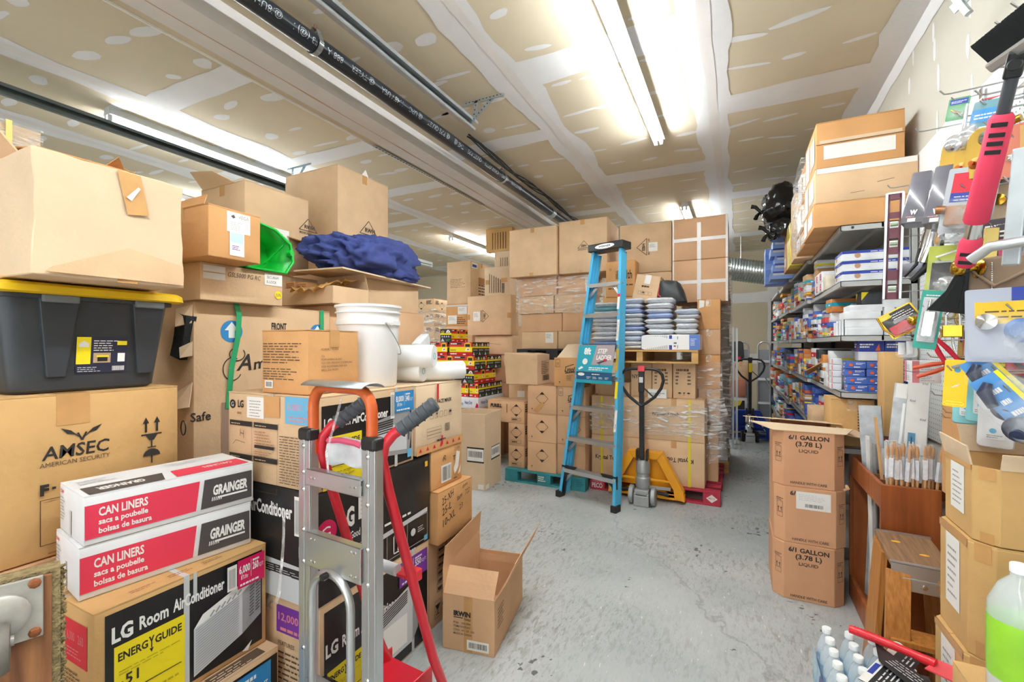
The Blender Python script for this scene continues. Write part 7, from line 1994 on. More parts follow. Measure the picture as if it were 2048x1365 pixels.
# ---- long flat cartons on the top shelf
fl = [(2.226, 2.374, CARD_O), (2.375, 2.59, CARD), (2.591, 2.873, CARD_O)]
for bi, (ya, yb) in enumerate(((3.37, 3.86), (3.87, 4.40))):
 for k, (z0, z1, m) in enumerate(fl):
  pos = ('bottom', 'middle', 'top')[k]
  c = Carton('flat_carton', '%s long flat carton of the %s on the top shelf' % (pos, 'front stack' if bi == 0 else 'filmed stack behind it'), (.425 + .01 * bi + .006 * k, .93 - (.06 if k == 2 else 0.0), ya, yb, z0, z1 - (.03 * bi)), m=m, seam='x', tape=None, group='long flat cartons on the top shelf', dent=.004)
  if bi == 0:
   F = c.face('-y')
   if k == 2: F.rect(.09, .18, .90, .48, PAPER); F.rect(.04, .53, .97, .60, CARD_L); F.line((0, .515), (1, .515), .003, INKG)
   if k == 1: F.rect(.02, .84, .99, .99, PAPER); F.line((.62, .42), (.78, .47), .003, INKG); F.line((.36, .2), (.5, .22), .002, INKG)
   F = c.face('-x'); F.rect(.1, .1, .4, .9, PAPER); F.rect(.5, .2, .9, .8, TAPE_W)
  else:
   F = c.face('-x'); F.rect(.05, .1, .5, .95, TAPE_W); F.rect(.6, .2, .95, .7, PAPER); F = c.face('-z')
  c.done()
mb = MB(); W_ = .05
wrapfilm('stretch_film', 'clear film and tape over the flat cartons on the top shelf', .42, .925, 3.88, 4.42, 2.24, 2.84, 31, film('stretch_film_dense', '#efeeea', .4, .12, 5, (1.2, 1.2, 7)), rag=.02)
for k, (y, z0, z1, m) in enumerate(((4.50, 2.226, 2.47, CARD), (4.50, 2.472, 2.78, CARD_L), (4.86, 2.226, 2.62, mat('bag_yellow', '#e5cf3c', .4, var=.3, scale=12)), (5.16, 2.226, 2.40, CARD_O), (5.16, 2.402, 2.62, CARD_O))):
 c = Carton('shelf_carton', ('tan carton end on the top shelf behind the filmed stack', 'pale carton end above it behind the filmed stack', 'yellow plastic-wrapped pack on the top shelf', 'orange carton with white label on the top shelf by the blue boxes', 'orange carton stacked near the black bags')[k], (.43, .80, y, y + .30, z0, z1), m=m, seam='x', tape=TAPE_W, group='top shelf cartons', dent=.008)
 if k == 3: c.face('-y').rect(.3, .3, .7, .8, PAPER); c.face('-x').rect(.3, .3, .7, .8, PAPER)
 c.done()
BLX = mat('blue_carton', '#7f9fdc', .45, var=.12, scale=5)
for k in range(7):
 z0 = 2.0 + .112 * k if False else 2.226 + .085 * k
 c = Carton('blue_box', 'light blue flat box in the stack under the black bags, %s' % ('bottom one', 'second up', 'third up', 'fourth up', 'fifth up', 'sixth up', 'top one')[k], (.33 + .02 * (k % 3), .74, 5.80 + .01 * (k % 2), 6.1, z0, z0 + .083), m=BLX, flaps=False, tape=None, cat='box', group='blue boxes on the top shelf')
 F = c.face('-y'); F.rect(.05, .82, .95, .98, NAVY); F.rect(.06, .5, .5, .75, GREYL); c.done()
for k in range(5):
 z0 = 2.226 + .085 * k
 c = Carton('blue_box', 'light blue flat box in the rear stack, %s' % ('bottom one', 'second up', 'third up', 'fourth up', 'top one')[k], (.30, .70, 6.25, 6.55, z0, z0 + .083), m=BLX, flaps=False, tape=None, cat='box', group='blue boxes on the top shelf'); c.done()
# black bin bags
TRB = mat('bin_bag', '#141517', .16, coat=.3, spec=.7)
def bin_bag(label, loc, sx, sy, sz, seed, knot):
 o = thing('bin_bag', label, 'bag', loc, 0, 'black bin bags')
 S = Vector((seed, 0, 0))
 lump('bag_body', sx, sy, sz, TRB, lambda p: 1 + .22 * noise.noise(p * 1.7 + S) - .3 * abs(noise.noise(p * 4.5 + S)) - .16 * abs(noise.noise(p * 10 + S)), o)
 k = Vector(knot); mb = MB()
 mb.tube([k * .8, k, k + Vector((-.05, -.03, .05)), k + Vector((-.09, -.03, .06))], [.05, .014, .02, .024], 8); mb.tube([k, k + Vector((-.04, -.03, -.05)), k + Vector((-.05, -.04, -.08))], [.012, .02, .022], 8)
 mb.build('tied_ears', TRB, o, smooth=60)
 return o
bin_bag('shiny black bin bag with tied ears on top of the blue boxes', (.43, 5.60, 2.78), .25, .36, .27, 3, (-.21, -.1, .13))
bin_bag('smaller shiny black bin bag slumped below the bigger one', (.42, 5.36, 2.57), .16, .22, .14, 8, (-.14, -.12, .05))

# ---- things on the lower shelves
rg = random.Random(77)
PALETTE = [('white', '#e6e8ea'), ('blue', '#3f63b5'), ('orange', '#c9803f'), ('tan', '#c99f6c'), ('grey', '#a9adb0'), ('red', '#c23b40'), ('light blue', '#8fb6d8'), ('dark', '#33363b'), ('cream', '#ddd2bb'), ('yellow', '#d9bf3c'), ('green', '#4d9a6c')]
PM = {n: mat('goods_' + n.replace(' ', '_'), c, .5, var=.15, scale=9) for n, c in PALETTE}
LN_ = ['bottom', 'second', 'third', 'fourth', 'fifth', 'sixth', 'top']
def small_box(label, x0, x1, y0, y1, z0, z1, m, group, pr=None, yaw=0, name='product_box'):
 c = Carton(name, label, (x0, x1, y0, y1, z0, z1), yaw=yaw, m=m, flaps=False, tape=None, cat='box', group=group, dent=.0015)
 if pr:
  for f in ('-y', '-x'): pr(c.face(f))
 return c.done()
# sixth shelf: three long white-and-blue lock boxes, then E boxes
def lockbox(F):
 F.rect(0, .72, 1, 1, NAVY); disc(F, .22, .5, F.h * .25, mat('label_bronze', '#b58a6a')); F.lines(.4, .8, .95, .92, 1, WHITE, .5)
for k in range(3):
 small_box('long white and blue lock box on the sixth shelf, %s of three' % ('lowest', 'middle', 'topmost')[k], .575, .925, 3.40, 3.62, 1.888 + .062 * k, 1.888 + .062 * k + .060, PM['white'], 'long lock boxes', lockbox)
small_box('clear bag-covered grey box behind the long lock boxes', .60, .80, 3.66, 3.80, 1.888, 2.06, PM['grey'], 'sixth shelf goods')
def ebox(F): F.text('E', .55, .2, .6, CRIM, w=.35, bold=.03); F.lines(.05, .1, .4, .2, 1, GREYM, .5)
for k in range(4): small_box('pale box with red E mark on the sixth shelf, %s' % ('front lower', 'front upper', 'rear lower', 'rear upper')[k], .55, .70, 3.98 + .17 * (k // 2), 4.13 + .17 * (k // 2), 1.888 + .075 * (k % 2), 1.888 + .075 * (k % 2) + .073, PM['white'], 'boxes with red E', ebox)
small_box('white carton beside the E boxes', .555, .68, 3.84, 3.95, 1.888, 1.99, PM['cream'], 'sixth shelf goods')
# fifth shelf: white flat boxes
for k, (x0, x1, y0, z0, h) in enumerate(((.60, .78, 3.42, 1.558, .05), (.60, .775, 3.43, 1.609, .048), (.595, .77, 3.42, 1.658, .045), (.62, .78, 3.43, 1.704, .04), (.785, .92, 3.41, 1.558, .055), (.785, .92, 3.42, 1.614, .055), (.785, .92, 3.40, 1.670, .055), (.78, .92, 3.42, 1.726, .048))):
 small_box('plain white flat box on the fifth shelf, %s' % ('left stack lowest', 'left stack second', 'left stack third', 'left stack topmost', 'right stack lowest', 'right stack second', 'right stack third', 'right stack topmost')[k], x0, x1, y0, y0 + .2, z0, z0 + h, PM['white'], 'white boxes on the fifth shelf')
for k in range(3): small_box('thin white box standing on end at the front of the fifth shelf', .555 + .014 * k, .567 + .014 * k, 3.47, 3.55, 1.558, 1.64 + .01 * k, PM['white'], 'white slim boxes')
small_box('dark blue box with yellow corner on top of the white boxes', .68, .80, 3.45, 3.58, 1.7455, 1.83, PM['dark'], 'fifth shelf goods', lambda F: F.poly([(0, .3), (.3, .9), (0, .9)], YEL))
# fourth shelf: blue fastener boxes
def arrowbox(F): F.lines(.5, .55, .95, .85, 2, WHITE, .5); F.poly([(.16, .35), (.34, .3), (.36, .65), (.18, .7)], ORNG); F.lines(.4, .15, .9, .35, 1, WHITE, .6)
zz = 1.214
for k in range(12):
 r, q = k // 3, k % 3
 x0 = .60 + .105 * q + rg.uniform(-.008, .008)
 small_box('royal blue box with orange badge on the fourth shelf, %s row, %s' % (('lowest', 'second', 'third', 'top')[r], ('aisle side', 'middle', 'wall side')[q]), x0, x0 + .10, 3.40 + rg.uniform(0, .02), 3.52, zz + .047 * r, zz + .047 * r + .045, PM['blue'], 'royal blue boxes', arrowbox)
for k in range(2): small_box('blue and white box lettered at the top of the blue boxes, %s' % ('aisle side', 'wall side')[k], .66 + .13 * k, .785 + .13 * k, 3.42, 3.52, zz + .19, zz + .31, PM['white'], 'lettered blue boxes', lambda F: (F.rect(0, .45, 1, 1, NAVY), F.lines(.05, .65, .6, .9, 2, WHITE, .6), F.poly([(.65, .5), (.85, .5), (.8, .85)], ORNG)))
for k in range(5): small_box('small white box with red edge on the fourth shelf, %s' % ('lowest', 'second', 'third', 'fourth', 'topmost')[k], .545, .60, 3.56, 3.68, zz + .04 * k, zz + .04 * k + .038, PM['white'], 'small red-edged boxes', lambda F: F.rect(0, .1, .12, .9, PINK))
small_box('large white box tilted at the front of the fourth shelf', .545, .66, 3.72, 3.86, zz, zz + .10, PM['white'], 'fourth shelf goods')
# third shelf: tall carton, blade box
c = Carton('shelf_carton', 'tall tan carton with side print standing below the fourth shelf', (.52, .74, 3.42, 3.68, .876, 1.165), m=CARD_Y, seam='y', tape=TAPE_C); F = c.face('-y'); F.lines(.62, .2, .72, .8, 10, INK, .5); F.lines(.76, .3, .84, .9, 10, INK, .5, 3); c.done()
c = Carton('shelf_carton', 'open-topped small tan carton at the shelf edge', (.46, .58, 3.74, 3.98, .876, 1.06), m=CARD, tape=None, seam='x'); c.done()
small_box('glossy black and teal power tool box on the third shelf', .70, .92, 3.20, 3.40, .876, .99, PM['dark'], 'third shelf goods', lambda F: (F.rect(.02, .05, .7, .6, TEAL), F.poly([(.2, .1), (.5, .15), (.4, .5)], WHITE), F.rect(0, .85, 1, .92, RED)))
o = thing('loose_doorknob', 'loose brass door knob on the black and teal box', 'door knob', (.83, 3.30, .992)); MB().lathe([(0, 0), (.03, 0), (.03, .006), (.012, .01), (.011, .03), (.026, .04), (.028, .055), (.018, .066), (0, .068)], 20).build('knob', BRASS, o, smooth=40)
small_box('orange carton lying in the shade above the black and teal box', .74, .92, 3.42, 3.62, 1.0, 1.10, PM['orange'], 'third shelf goods')
# general filling of the rest, seen small
def fill(zi, y0, y1, gap=.0, maxh=.29):
 y = y0
 z = LV[zi] + .001
 top = (LV[zi + 1] - .045 if zi < 6 else 2.6) - z
 while y < y1:
  d = rg.uniform(.09, .19) * (1 if y < 5.8 else 1.5)
  x = FX[max(i for i in range(4) if bays[i] <= y + .001)] + rg.uniform(.005, .03)
  nx = 1
  for q in range(nx):
   w = rg.uniform(.16, .28)
   zz_ = z; nlev = rg.choice((2, 2, 3, 4)) if q == 0 else 2
   for l in range(nlev):
    h = rg.uniform(.07, .22) / (nlev ** .6)
    if zz_ + h > z + min(top, maxh): break
    nme, _ = PALETTE[min(10, int(abs(rg.gauss(0, 3.4))))]
    kind = rg.random()
    lab = '%s %s among the small goods on the %s shelf, %s bay' % (nme, 'bottle' if kind > .88 and l == nlev - 1 else 'box', LN_[zi], ('nearest', 'second', 'third', 'farthest')[max(i for i in range(4) if bays[i] <= y + .001)])
    grp = '%s shelf goods' % LN_[zi]
    if kind > .88 and l == nlev - 1:
     o = thing('product_bottle', lab, 'bottle', (x + w / 2, y + d / 2, zz_), 0, grp); r = min(w, d) * .32; hh = min(h, .16)
     MB().lathe([(0, 0), (r, 0), (r, hh * .65), (r * .45, hh * .8), (r * .4, hh * .85)], 12).build('bottle_body', PM[nme], o, smooth=50)
     MB().lathe([(r * .5, hh * .82), (r * .5, hh), (0, hh)], 10).build('cap', PM['white'], o, smooth=40)
    else:
     acc = [WHITE, NAVY, RED, YEL, INK, TEAL, ORNG][rg.randrange(7)]; t0 = rg.uniform(.1, .5); s0 = rg.uniform(.1, .5)
     small_box(lab, x, x + w, y, y + d * .92, zz_, zz_ + h, PM[nme], grp, yaw=rg.uniform(-6, 6), pr= (lambda F, a=acc, t0=t0, s0=s0: (F.rect(.0, t0, 1, t0 + .28, a), F.lines(s0, t0 + .05, min(.95, s0 + .5), t0 + .22, 1, PAPER if a != WHITE else INK, .6))) if rg.random() < .75 else None)
    zz_ += h + .001
   x += w + .01
  y += d + .012 + gap
fill(5, 4.36, 8.3); fill(4, 3.66, 8.3); fill(3, 3.9, 8.3); fill(2, 4.0, 8.3); fill(1, 4.6, 8.3, .06); fill(0, 4.6, 8.3, .10)
# cardboard scrap on the fourth shelf
tag(MB().plate([(.47, 4.15, 1.30), (.52, 4.48, 1.25), (.66, 4.50, 1.34), (.62, 4.12, 1.40)], .004).build('cardboard_scrap', CARD_O, None), 'orange cardboard scrap jutting out over the fourth shelf edge', 'cardboard')

# ================================================================== FAR END OF THE AISLE
for k, (x, y, ln) in enumerate(((.08, 8.75, .06), (.40, 8.72, .05))):
 o = thing('hand_truck', ('aluminium hand truck leaning at the far wall, left one', 'tall aluminium hand truck beside the shelving, right one')[k], 'hand truck', (x, y, 0), 0, 'far hand trucks', rot=(-ln, 0, 0))
 MB().box((-.09, .01, .2), (.09, .02, 1.42)).build('back_sheet', mat('sheet_dull', '#9b9ea2', .5, .5), o)
 pts = [(-.09, 0, .1), (-.09, 0, 1.46)] + arc((0, 0, 1.46), .09, 180, 0, 8) + [(.09, 0, 1.46), (.09, 0, .1)]
 MB().tube(pts, .014, 8).build('tube_frame', ALU, o, smooth=60)
 for z in (.5, .9, 1.2): MB().box((-.09, -.02, z), (.09, .0, z + .04)).build('crossbar', ALU, o)
 MB().bar((.02, -.03, .95), (.11, -.06, .72), .03, .01).build('bracket', STEEL, o)
 for sx in (-1, 1): MB().lathe([(.03, -.02), (.09, -.02), (.1, -.01), (.1, .01), (.09, .02), (.03, .02)], 20, 0, frame((sx * .13, .06, .1), (0, 0, 1), (1, 0, 0))).build('wheel', BLKR, o, smooth=40)
 MB().box((-.12, -.12, .0), (.12, .02, .012)).build('toe_plate', ALU, o)
o = thing('platform_cart', 'dark folded platform cart standing beyond the blue pallet jack', 'cart', (-.12, 8.9, 0))
for x in (-.13, .13): MB().tube([(x, 0, .12), (x, 0, 1.5)], .016, 8).build('upright', DARKM, o, smooth=60)
for z in (.3, .75, 1.15, 1.5): MB().tube([(-.13, 0, z), (.13, 0, z)], .013, 8).build('crossbar', DARKM, o, smooth=60)
MB().box((-.15, .03, .12), (.15, .06, .75)).build('deck', DARKM, o)
for x in (-.11, .11): MB().lathe([(.02, -.015), (.055, -.015), (.06, 0), (.055, .015), (.02, .015)], 16, 0, frame((x, .02, .06), (0, 0, 1), (1, 0, 0))).build('wheel', BLKR, o, smooth=40)
bk_ = thing('backpack', 'black bag with red patch hanging over the platform cart', 'bag', (-.04, 8.86, 1.18))
mb = MB(); vs, fs = crate_mesh(.24, .12, .36, 8, 0, .02, 15); mb.add([tuple(Vector(p) + noise.noise_vector(Vector(p) * 8) * .02) for p in vs], fs); mb.build('bag_body', MATS['bag_black'], bk_, smooth=60); MB().box((.02, -.075, .05), (.09, -.065, .14)).build('patch', RED, bk_)
c = Carton('far_carton', 'salmon carton on the white tool case beyond the blue pallet jack', (-.22, .12, 8.35, 8.6, .64, .90), m=mat('salmon_card', '#c47f66', .8, var=.05, scale=5), tape=None); c.done()
c = Carton('tool_case', 'white case showing a yellow tool print beyond the blue pallet jack', (-.20, .14, 8.36, 8.62, .20, .638), m=PM['white'], flaps=False, tape=None, cat='case'); F = c.face('-y'); F.rect(.12, .12, .9, .88, INK); F.poly([(.12, .5), (.3, .88), (.8, .88), (.7, .7), (.35, .6)], YEL); F.rect(.14, .12, .25, .6, YEL); F.rect(.4, .2, .75, .5, NAVY); c.done()
c = Carton('far_carton', 'tan carton on the salmon one at the end of the aisle', (-.06, .16, 8.4, 8.6, .902, 1.22), m=CARD, tape=TAPE); c.done()
c = Carton('far_carton', 'plain carton at floor level under the white tool case', (-.22, .16, 8.36, 8.66, 0, .199), m=CARD_B, tape=None); c.done()
# folded aluminium ladders standing on edge by the bundle stack
for k in range(2):
 o = thing('aluminium_ladder', ('folded aluminium ladder standing by the wrapped bundle stack', 'second folded aluminium ladder behind the first')[k], 'ladder', (-.06 + .05 * k, 7.3 + .35 * k, 0), 0, 'folded aluminium ladders')
 for dy in (0, .30): MB().box((-.015, dy, 0), (.015, dy + .06, 1.75)).build('rail', ALU, o)
 for i in range(6): MB().box((-.012, .05, .25 + .27 * i), (.012, .31, .29 + .27 * i)).build('rung', ALU, o)
# flexible duct under the far ceiling
dk = MB(); pts = []; prof = []
for i in range(46): prof.append((.19 + (.008 if i % 2 else -.004), .022 * i))
dk.lathe(prof, 24, 0, frame((-.45, 8.6, 2.86), (0, 0, 1), (.95, .2, -.16)))
tag(dk.build('flexible_duct', mat('duct_foil', '#9aa3a2', .25, .9, var=.2, scale=16), None, smooth=50), 'silver flexible duct hanging near the far wall above the aisle', 'duct')
tag(MB().tube([(.05, 8.7, 2.95), (.05, 8.7, ZC)], .006, 6).build('duct_wire', STEEL, None), 'thin wire holding the silver duct to the ceiling', 'wire')

# ================================================================== PEGBOARD WALL
def peg_material():
 m = bpy.data.materials.new('pegboard_white'); m.use_nodes = True
 nt = m.node_tree; N, L = nt.nodes, nt.links; b = N['Principled BSDF']; b.inputs['Roughness'].default_value = .5
 tc = N.new('ShaderNodeTexCoord'); sp = N.new('ShaderNodeSeparateXYZ'); L.new(tc.outputs['Object'], sp.inputs[0])
 def cell(src):
  a = N.new('ShaderNodeMath'); a.operation = 'DIVIDE'; a.inputs[1].default_value = .0254; L.new(src, a.inputs[0])
  f = N.new('ShaderNodeMath'); f.operation = 'FRACT'; L.new(a.outputs[0], f.inputs[0])
  s = N.new('ShaderNodeMath'); s.operation = 'SUBTRACT'; s.inputs[1].default_value = .5; L.new(f.outputs[0], s.inputs[0])
  p = N.new('ShaderNodeMath'); p.operation = 'POWER'; p.inputs[1].default_value = 2; L.new(s.outputs[0], p.inputs[0]); return p.outputs[0]
 ad = N.new('ShaderNodeMath'); ad.operation = 'ADD'; L.new(cell(sp.outputs['Y']), ad.inputs[0]); L.new(cell(sp.outputs['Z']), ad.inputs[1])
 lt = N.new('ShaderNodeMath'); lt.operation = 'LESS_THAN'; lt.inputs[1].default_value = .016; L.new(ad.outputs[0], lt.inputs[0])
 mx = N.new('ShaderNodeMix'); mx.data_type = 'RGBA'; mx.inputs[6].default_value = lin('#d3d8d8'); mx.inputs[7].default_value = lin('#3c4244'); L.new(lt.outputs[0], mx.inputs[0]); L.new(mx.outputs[2], b.inputs['Base Color'])
 return m
XP = XR - .016
peg = thing('pegboard', 'white perforated pegboard fixed to the wall', 'pegboard', (XP, 1.35, 1.0))
MB().box((0, 0, 0), (.006, 1.96, 1.43)).build('panel', peg_material(), peg)
for z in (.0, 1.39): MB().box((.006, 0, z), (.0158, 1.96, z + .04)).build('batten', WOODP, peg)

WIRE = mat('wire_zinc', '#c3c7c9', .25, .9)
def hook(u, v, tip=.30, p=None):
 """straight wire hook: its upturned tip shows at pixel (u, v)"""
 X = p.x - .02 if p else XP - tip
 p = p or PX(u, v, X)
 o = thing('wire_hook', 'zinc wire hook with upturned tip on the pegboard', 'hook', (XP, p.y, p.z), 0, 'wire hooks on the pegboard')
 l = XP - X
 MB().tube([(.004, 0, 0), (-l + .03, 0, -.012), (-l + .012, 0, -.010), (-l, 0, .006)], .0026, 6).build('wire', WIRE, o, smooth=60)
 MB().box((-.004, -.012, -.02), (-.0002, .012, .02)).build('clip', WIRE, o)
for (u, v, t) in ((1830, 260, .24), (1775, 373, .22), (1880, 185, .25), (1950, 185, .28), (1990, 48, .30), (2022, 10, .27), (2000, 105, .31), (1985, 130, .31), (1790, 580, .22), (1835, 600, .25), (2010, 395, .18), (1862, 785, .2), (1885, 820, .15), (1882, 830, .15), (2000, 880, .12)): hook(u, v, t)

def toward(p, extra=0.0): return -math.atan2(p.x, p.y) + math.radians(extra)
def at(u, v, X): return PX(u, v, X)
def hung(name, label, cat, u, v, X, extra=0.0, tilt=0.0, group=None, lean=0.0, up=.05):
 """root at the point behind pixel (u, v) in the plane X; local x to the right, z up, -y towards the aisle"""
 p = at(u, v, X)
 if up: hook(0, 0, p=p + Vector((0, .004, up)))
 o = thing(name, label, cat, p, 0, group)
 o.rotation_euler = (math.radians(lean), math.radians(tilt), toward(p, extra))
 return o
def bubble(o, w, h, d, m=CLEAR, z=0, x=0, y=0, name='blister'):
 mb = MB(); loft(mb, [[(p[0] + x, y - yy, p[1] + z) for p in rrect(w * k, h * k, min(w, h) * .18)] for yy, k in ((0, 1.0), (d * .85, .92), (d, .84))], 0, False, True)
 return mb.build(name, m, o, smooth=40)
def card(o, w, h, m, pr=None, y=0.0, name='backing_card', th=.0025):
 mb = MB(); mb.prism(rrect(w, h, .006, 3), -th / 2, th / 2, 0, frame((0, y, 0), (1, 0, 0), (0, -1, 0))); b = mb.build(name, m, o)
 if pr:
  mb = MB(); ms = []; F = Face(mb, frame((-w / 2, y - th / 2, -h / 2), (1, 0, 0), (0, -1, 0)), w, h, ms); pr(F); mb.build('print', ms, b)
 return b
KNOB = [(0, 0), (.028, 0), (.030, .004), (.024, .009), (.010, .012), (.010, .028), (.022, .036), (.0265, .048), (.022, .060), (.010, .066), (0, .067)]
def knob(o, x, z, y, m=BRASS, s=1.0, name='knob'):
 return MB().lathe([(r * s, h * s) for r, h in KNOB], 22, 0, frame((x, y, z), (1, 0, 0), (0, -1, 0))).build(name, m, o, smooth=45)

# --- long snow brush with pink grip
sb = thing('snow_brush', 'long snow brush with pink foam grip and black bristles hung upright', 'brush', at(1985, 350, .60))
P0, P1 = at(2035, 110, .60), at(1906, 625, .60)
mid = (P0 + P1) / 2; ax = (P0 - P1); Ls = ax.length
sb.location = mid
sb.rotation_euler = (0, 0, 0)
PNK = mat('foam_pink', '#e2415f', .7, var=.05, scale=20)
def along(t): return (P1 + ax * t) - mid
MB().tube([along(.20), along(1.0)], .0135, 14).build('pole', mat('pole_dark', '#3d4046', .4), sb, smooth=60)
MB().tube([along(.22), along(.235), along(.33), along(.345)], [.018, .024, .025, .020], 18).build('lower_grip', PNK, sb, smooth=50)
MB().tube([along(.345), along(.41)], .0175, 16).build('chrome_sleeve', CHROME, sb, smooth=60)
MB().tube([along(.41), along(.42), along(.80), along(.815)], [.024, .0275, .0245, .018], 20).build('upper_grip', PNK, sb, smooth=50)
tocam = Vector((-mid.x, -mid.y, 0)).normalized()
sdv = ax.normalized().cross(tocam).normalized(); nrm = sdv.cross(ax.normalized()).normalized()
if nrm.dot(tocam) < 0: nrm = -nrm
for i, t in enumerate((.69, .72, .75, .785, .25, .285)):
 c_ = along(t) + nrm * (.0262 if i < 4 else .0235)
 MB().bar(c_ - sdv * .015, c_ + sdv * .015, .002, .011, 0, up=ax.normalized()).build('grip_inset', BLK, sb, bevel=.002)
sc_ = MB(); a, b_ = along(.20), along(.0)
A_ = [a - sdv * .012, a + sdv * .012, b_ + sdv * .055 - ax.normalized() * .0, b_ - sdv * .055]
A_ = [a - sdv * .013, a + sdv * .013, along(.10) + sdv * .022, b_ + sdv * .035, b_ - sdv * .062, along(.10) - sdv * .028]
sc_.plate(A_, .012); sc_.build('ice_blade', BLK, sb, bevel=.002)
for k in (-1, 0, 1): MB().bar(along(.18) + nrm * .008 + sdv * .005 * k, along(.02) + nrm * .008 + sdv * (.02 * k - .012), .003, .004, 0, up=nrm).build('blade_rib', BLK, sb)
hd = at(2040, 95, .60) - mid
hdir = (at(2110, 48, .60) - at(1965, 145, .60)).normalized(); hup = nrm.cross(hdir).normalized()
if hup.z < 0: hup = -hup
h0 = hd - hdir * .13; h1 = hd + hdir * .16
MB().bar(h0, h1, .03, .028, 0, up=hup).build('head_bar', mat('head_silver', '#b9b7b3', .3, .6), sb, bevel=.006)
mb = MB(); rg2 = random.Random(2)
for i in range(150):
 t = i / 149; p = h0.lerp(h1, t) + hup * .012
 for k in range(3):
  q = p + nrm * (.010 * (k - 1)) + hdir * rg2.uniform(-.001, .001)
  mb.tube([q, q + hup * (.062 + rg2.uniform(-.004, .002)) + nrm * rg2.uniform(-.003, .003)], .0018, 4, cap=False)
mb.build('bristles', mat('bristle_black', '#17181b', .6), sb)['kind'] = 'stuff'
MB().bar(along(1.0) - ax.normalized() * .05, along(1.0) + ax.normalized() * .012, .034, .03, 0, up=nrm).build('swivel_joint', BLK, sb, bevel=.006)
MB().lathe([(.012, -.022), (.014, -.018), (.014, .018), (.012, .022)], 14, 0, frame(along(.975), sdv, nrm)).build('swivel_button', BLK, sb, smooth=40)

# --- box level
lv = hung('box_level', 'maroon and aluminium box spirit level hanging upright', 'level', 1787, 493, .62, extra=0, tilt=1.5)
h, w = .235, .028
MAR = mat('level_maroon', '#6a3140', .4)
mb = MB()
for zz0, zz1 in ((-h, -h + .03), (-h + .085, -h + .13), (-h + .20, -h + .26), (h - .20, h - .15), (h - .11, h - .085), (h - .03, h)): mb.box((-w + .005, -.006, zz0), (w - .005, .006, zz1))
for sx in (-1, 1): mb.box((min(sx * (w - .005), sx * (w - .012)), -.006, -h), (max(sx * (w - .005), sx * (w - .012)), .006, h))
mb.build('web', MAR, lv)
for sx in (-1, 1): MB().box((sx * w - .005, -.011, -h), (sx * w + .005, .011, h)).build('flange', ALU, lv, bevel=.001)
MB().box((-w, -.008, h - .004), (w, .008, h + .003)).build('end_plate', ALU, lv)
for z in (-h + .045, 0.01, h - .14):
 MB().lathe([(.02, -.0085), (.021, -.005), (.021, .005), (.02, .0085)], 4, 0, frame((0, 0, z + .0), (1, 0, 1), (0, -1, 0))).build('vial_housing', mat('vial_white', '#e9e8dc', .4), lv)
 MB().cyl((-.013, -.009, z), (.013, -.009, z), .007, seg=10).build('vial', mat('vial_green', '#9fb39c', .1), lv, smooth=40)
# --- grey boxed lock sets with W mark
for k, (u, v) in enumerate(((1838, 398), (1886, 392))):
 o = hung('clamshell_box', ('grey clear clamshell box with W mark nearer the level', 'grey clear clamshell box with W mark beside the red card pack')[k], 'package', u, v, .66, extra=-14, tilt=6, lean=-8, group='W clamshell boxes')
 mb = MB(); loft(mb, [[(p[0], p[1], z) for p in rrect(w_, d_, .006, 2)] for z, w_, d_ in ((-.11, .072, .062), (-.105, .076, .066), (.10, .062, .045), (.105, .058, .04))]); mb.build('tray', mat('clamshell_grey', '#73717a', .18, var=.15, scale=12, coat=.4), o, smooth=30)
 mb = MB(); ms = []; F = Face(mb, frame((-.03, -.0345, -.10), (1, 0, 0), (0, -1, .05)), .06, .19, ms); F.text('W', .3, .14, .09, WHITE, w=.4, bold=.05); F.lines(.15, .07, .85, .1, 1, PINK, .8); mb.build('print', ms, o)
 MB().box((-.035, -.0355, -.108), (.035, -.033, -.085)).build('base_label', mat('label_dark', '#4a464a', .4), o); MB().box((-.015, -.0365, -.104), (.01, -.0352, -.09)).build('barcode_label', PAPER, o)
# --- gold deadbolts
for k, (u, v, s) in enumerate(((1910, 322, 1.15), (1938, 318, 1.0), (1966, 308, 1.2))):
 o = hung('deadbolt', 'antique brass oval rim lock hanging on the pegboard, %s of three' % ('first', 'second', 'third')[k], 'lock', u, v, .70, extra=-38, tilt=8, group='oval brass locks')
 mb = MB(); mb.prism([(p[0], p[1]) for p in rrect(.06 * s, .13 * s, .0299 * s, 8)], -.022, .022, 0, frame((0, 0, 0), (1, 0, 0), (0, -1, 0))); mb.build('case', mat('brass_antique', '#ab8a3f', .3, .9, var=.1, scale=15), o, bevel=.004)
 MB().lathe([(.018, 0), (.018, .003), (.006, .006), (.005, .012), (.008, .018), (0, .019)], 16, 0, frame((0, -.022, -.03), (1, 0, 0), (0, -1, 0))).build('thumb_turn', mat('copper', '#b5622f', .3, .8), o, smooth=40)
# --- chrome latch in a bag
o = hung('latch_pack', 'chrome latch in a clear hanging bag at the top of the pegboard', 'package', 1930, 255, .68, extra=-20, tilt=10)
bubble(o, .09, .15, .03); MB().tube([(.0, -.015, .07), (.005, -.017, .0), (.0, -.014, -.05)], [.004, .006, .008], 8).build('lever', CHROME, o, smooth=60)
for z, x in ((-.05, -.012), (-.03, .02)): MB().lathe([(.0, 0), (.026, 0), (.028, .006), (.02, .014), (.008, .016), (0, .016)], 18, 0, frame((x, -.012, z), (1, 0, 0), (0, -1, 0))).build('rose', CHROME, o, smooth=40)
o = hung('card_pack', 'blue and green printed card pack beside the chrome latch bag', 'package', 1978, 232, .72, extra=-20, tilt=12)
card(o, .09, .10, mat('card_teal', '#5f8f98', .4), lambda F: (F.rect(0, .35, 1, .75, BLUE), F.lines(.1, .45, .9, .65, 2, WHITE, .4), F.rect(0, 0, 1, .2, PAPER)))
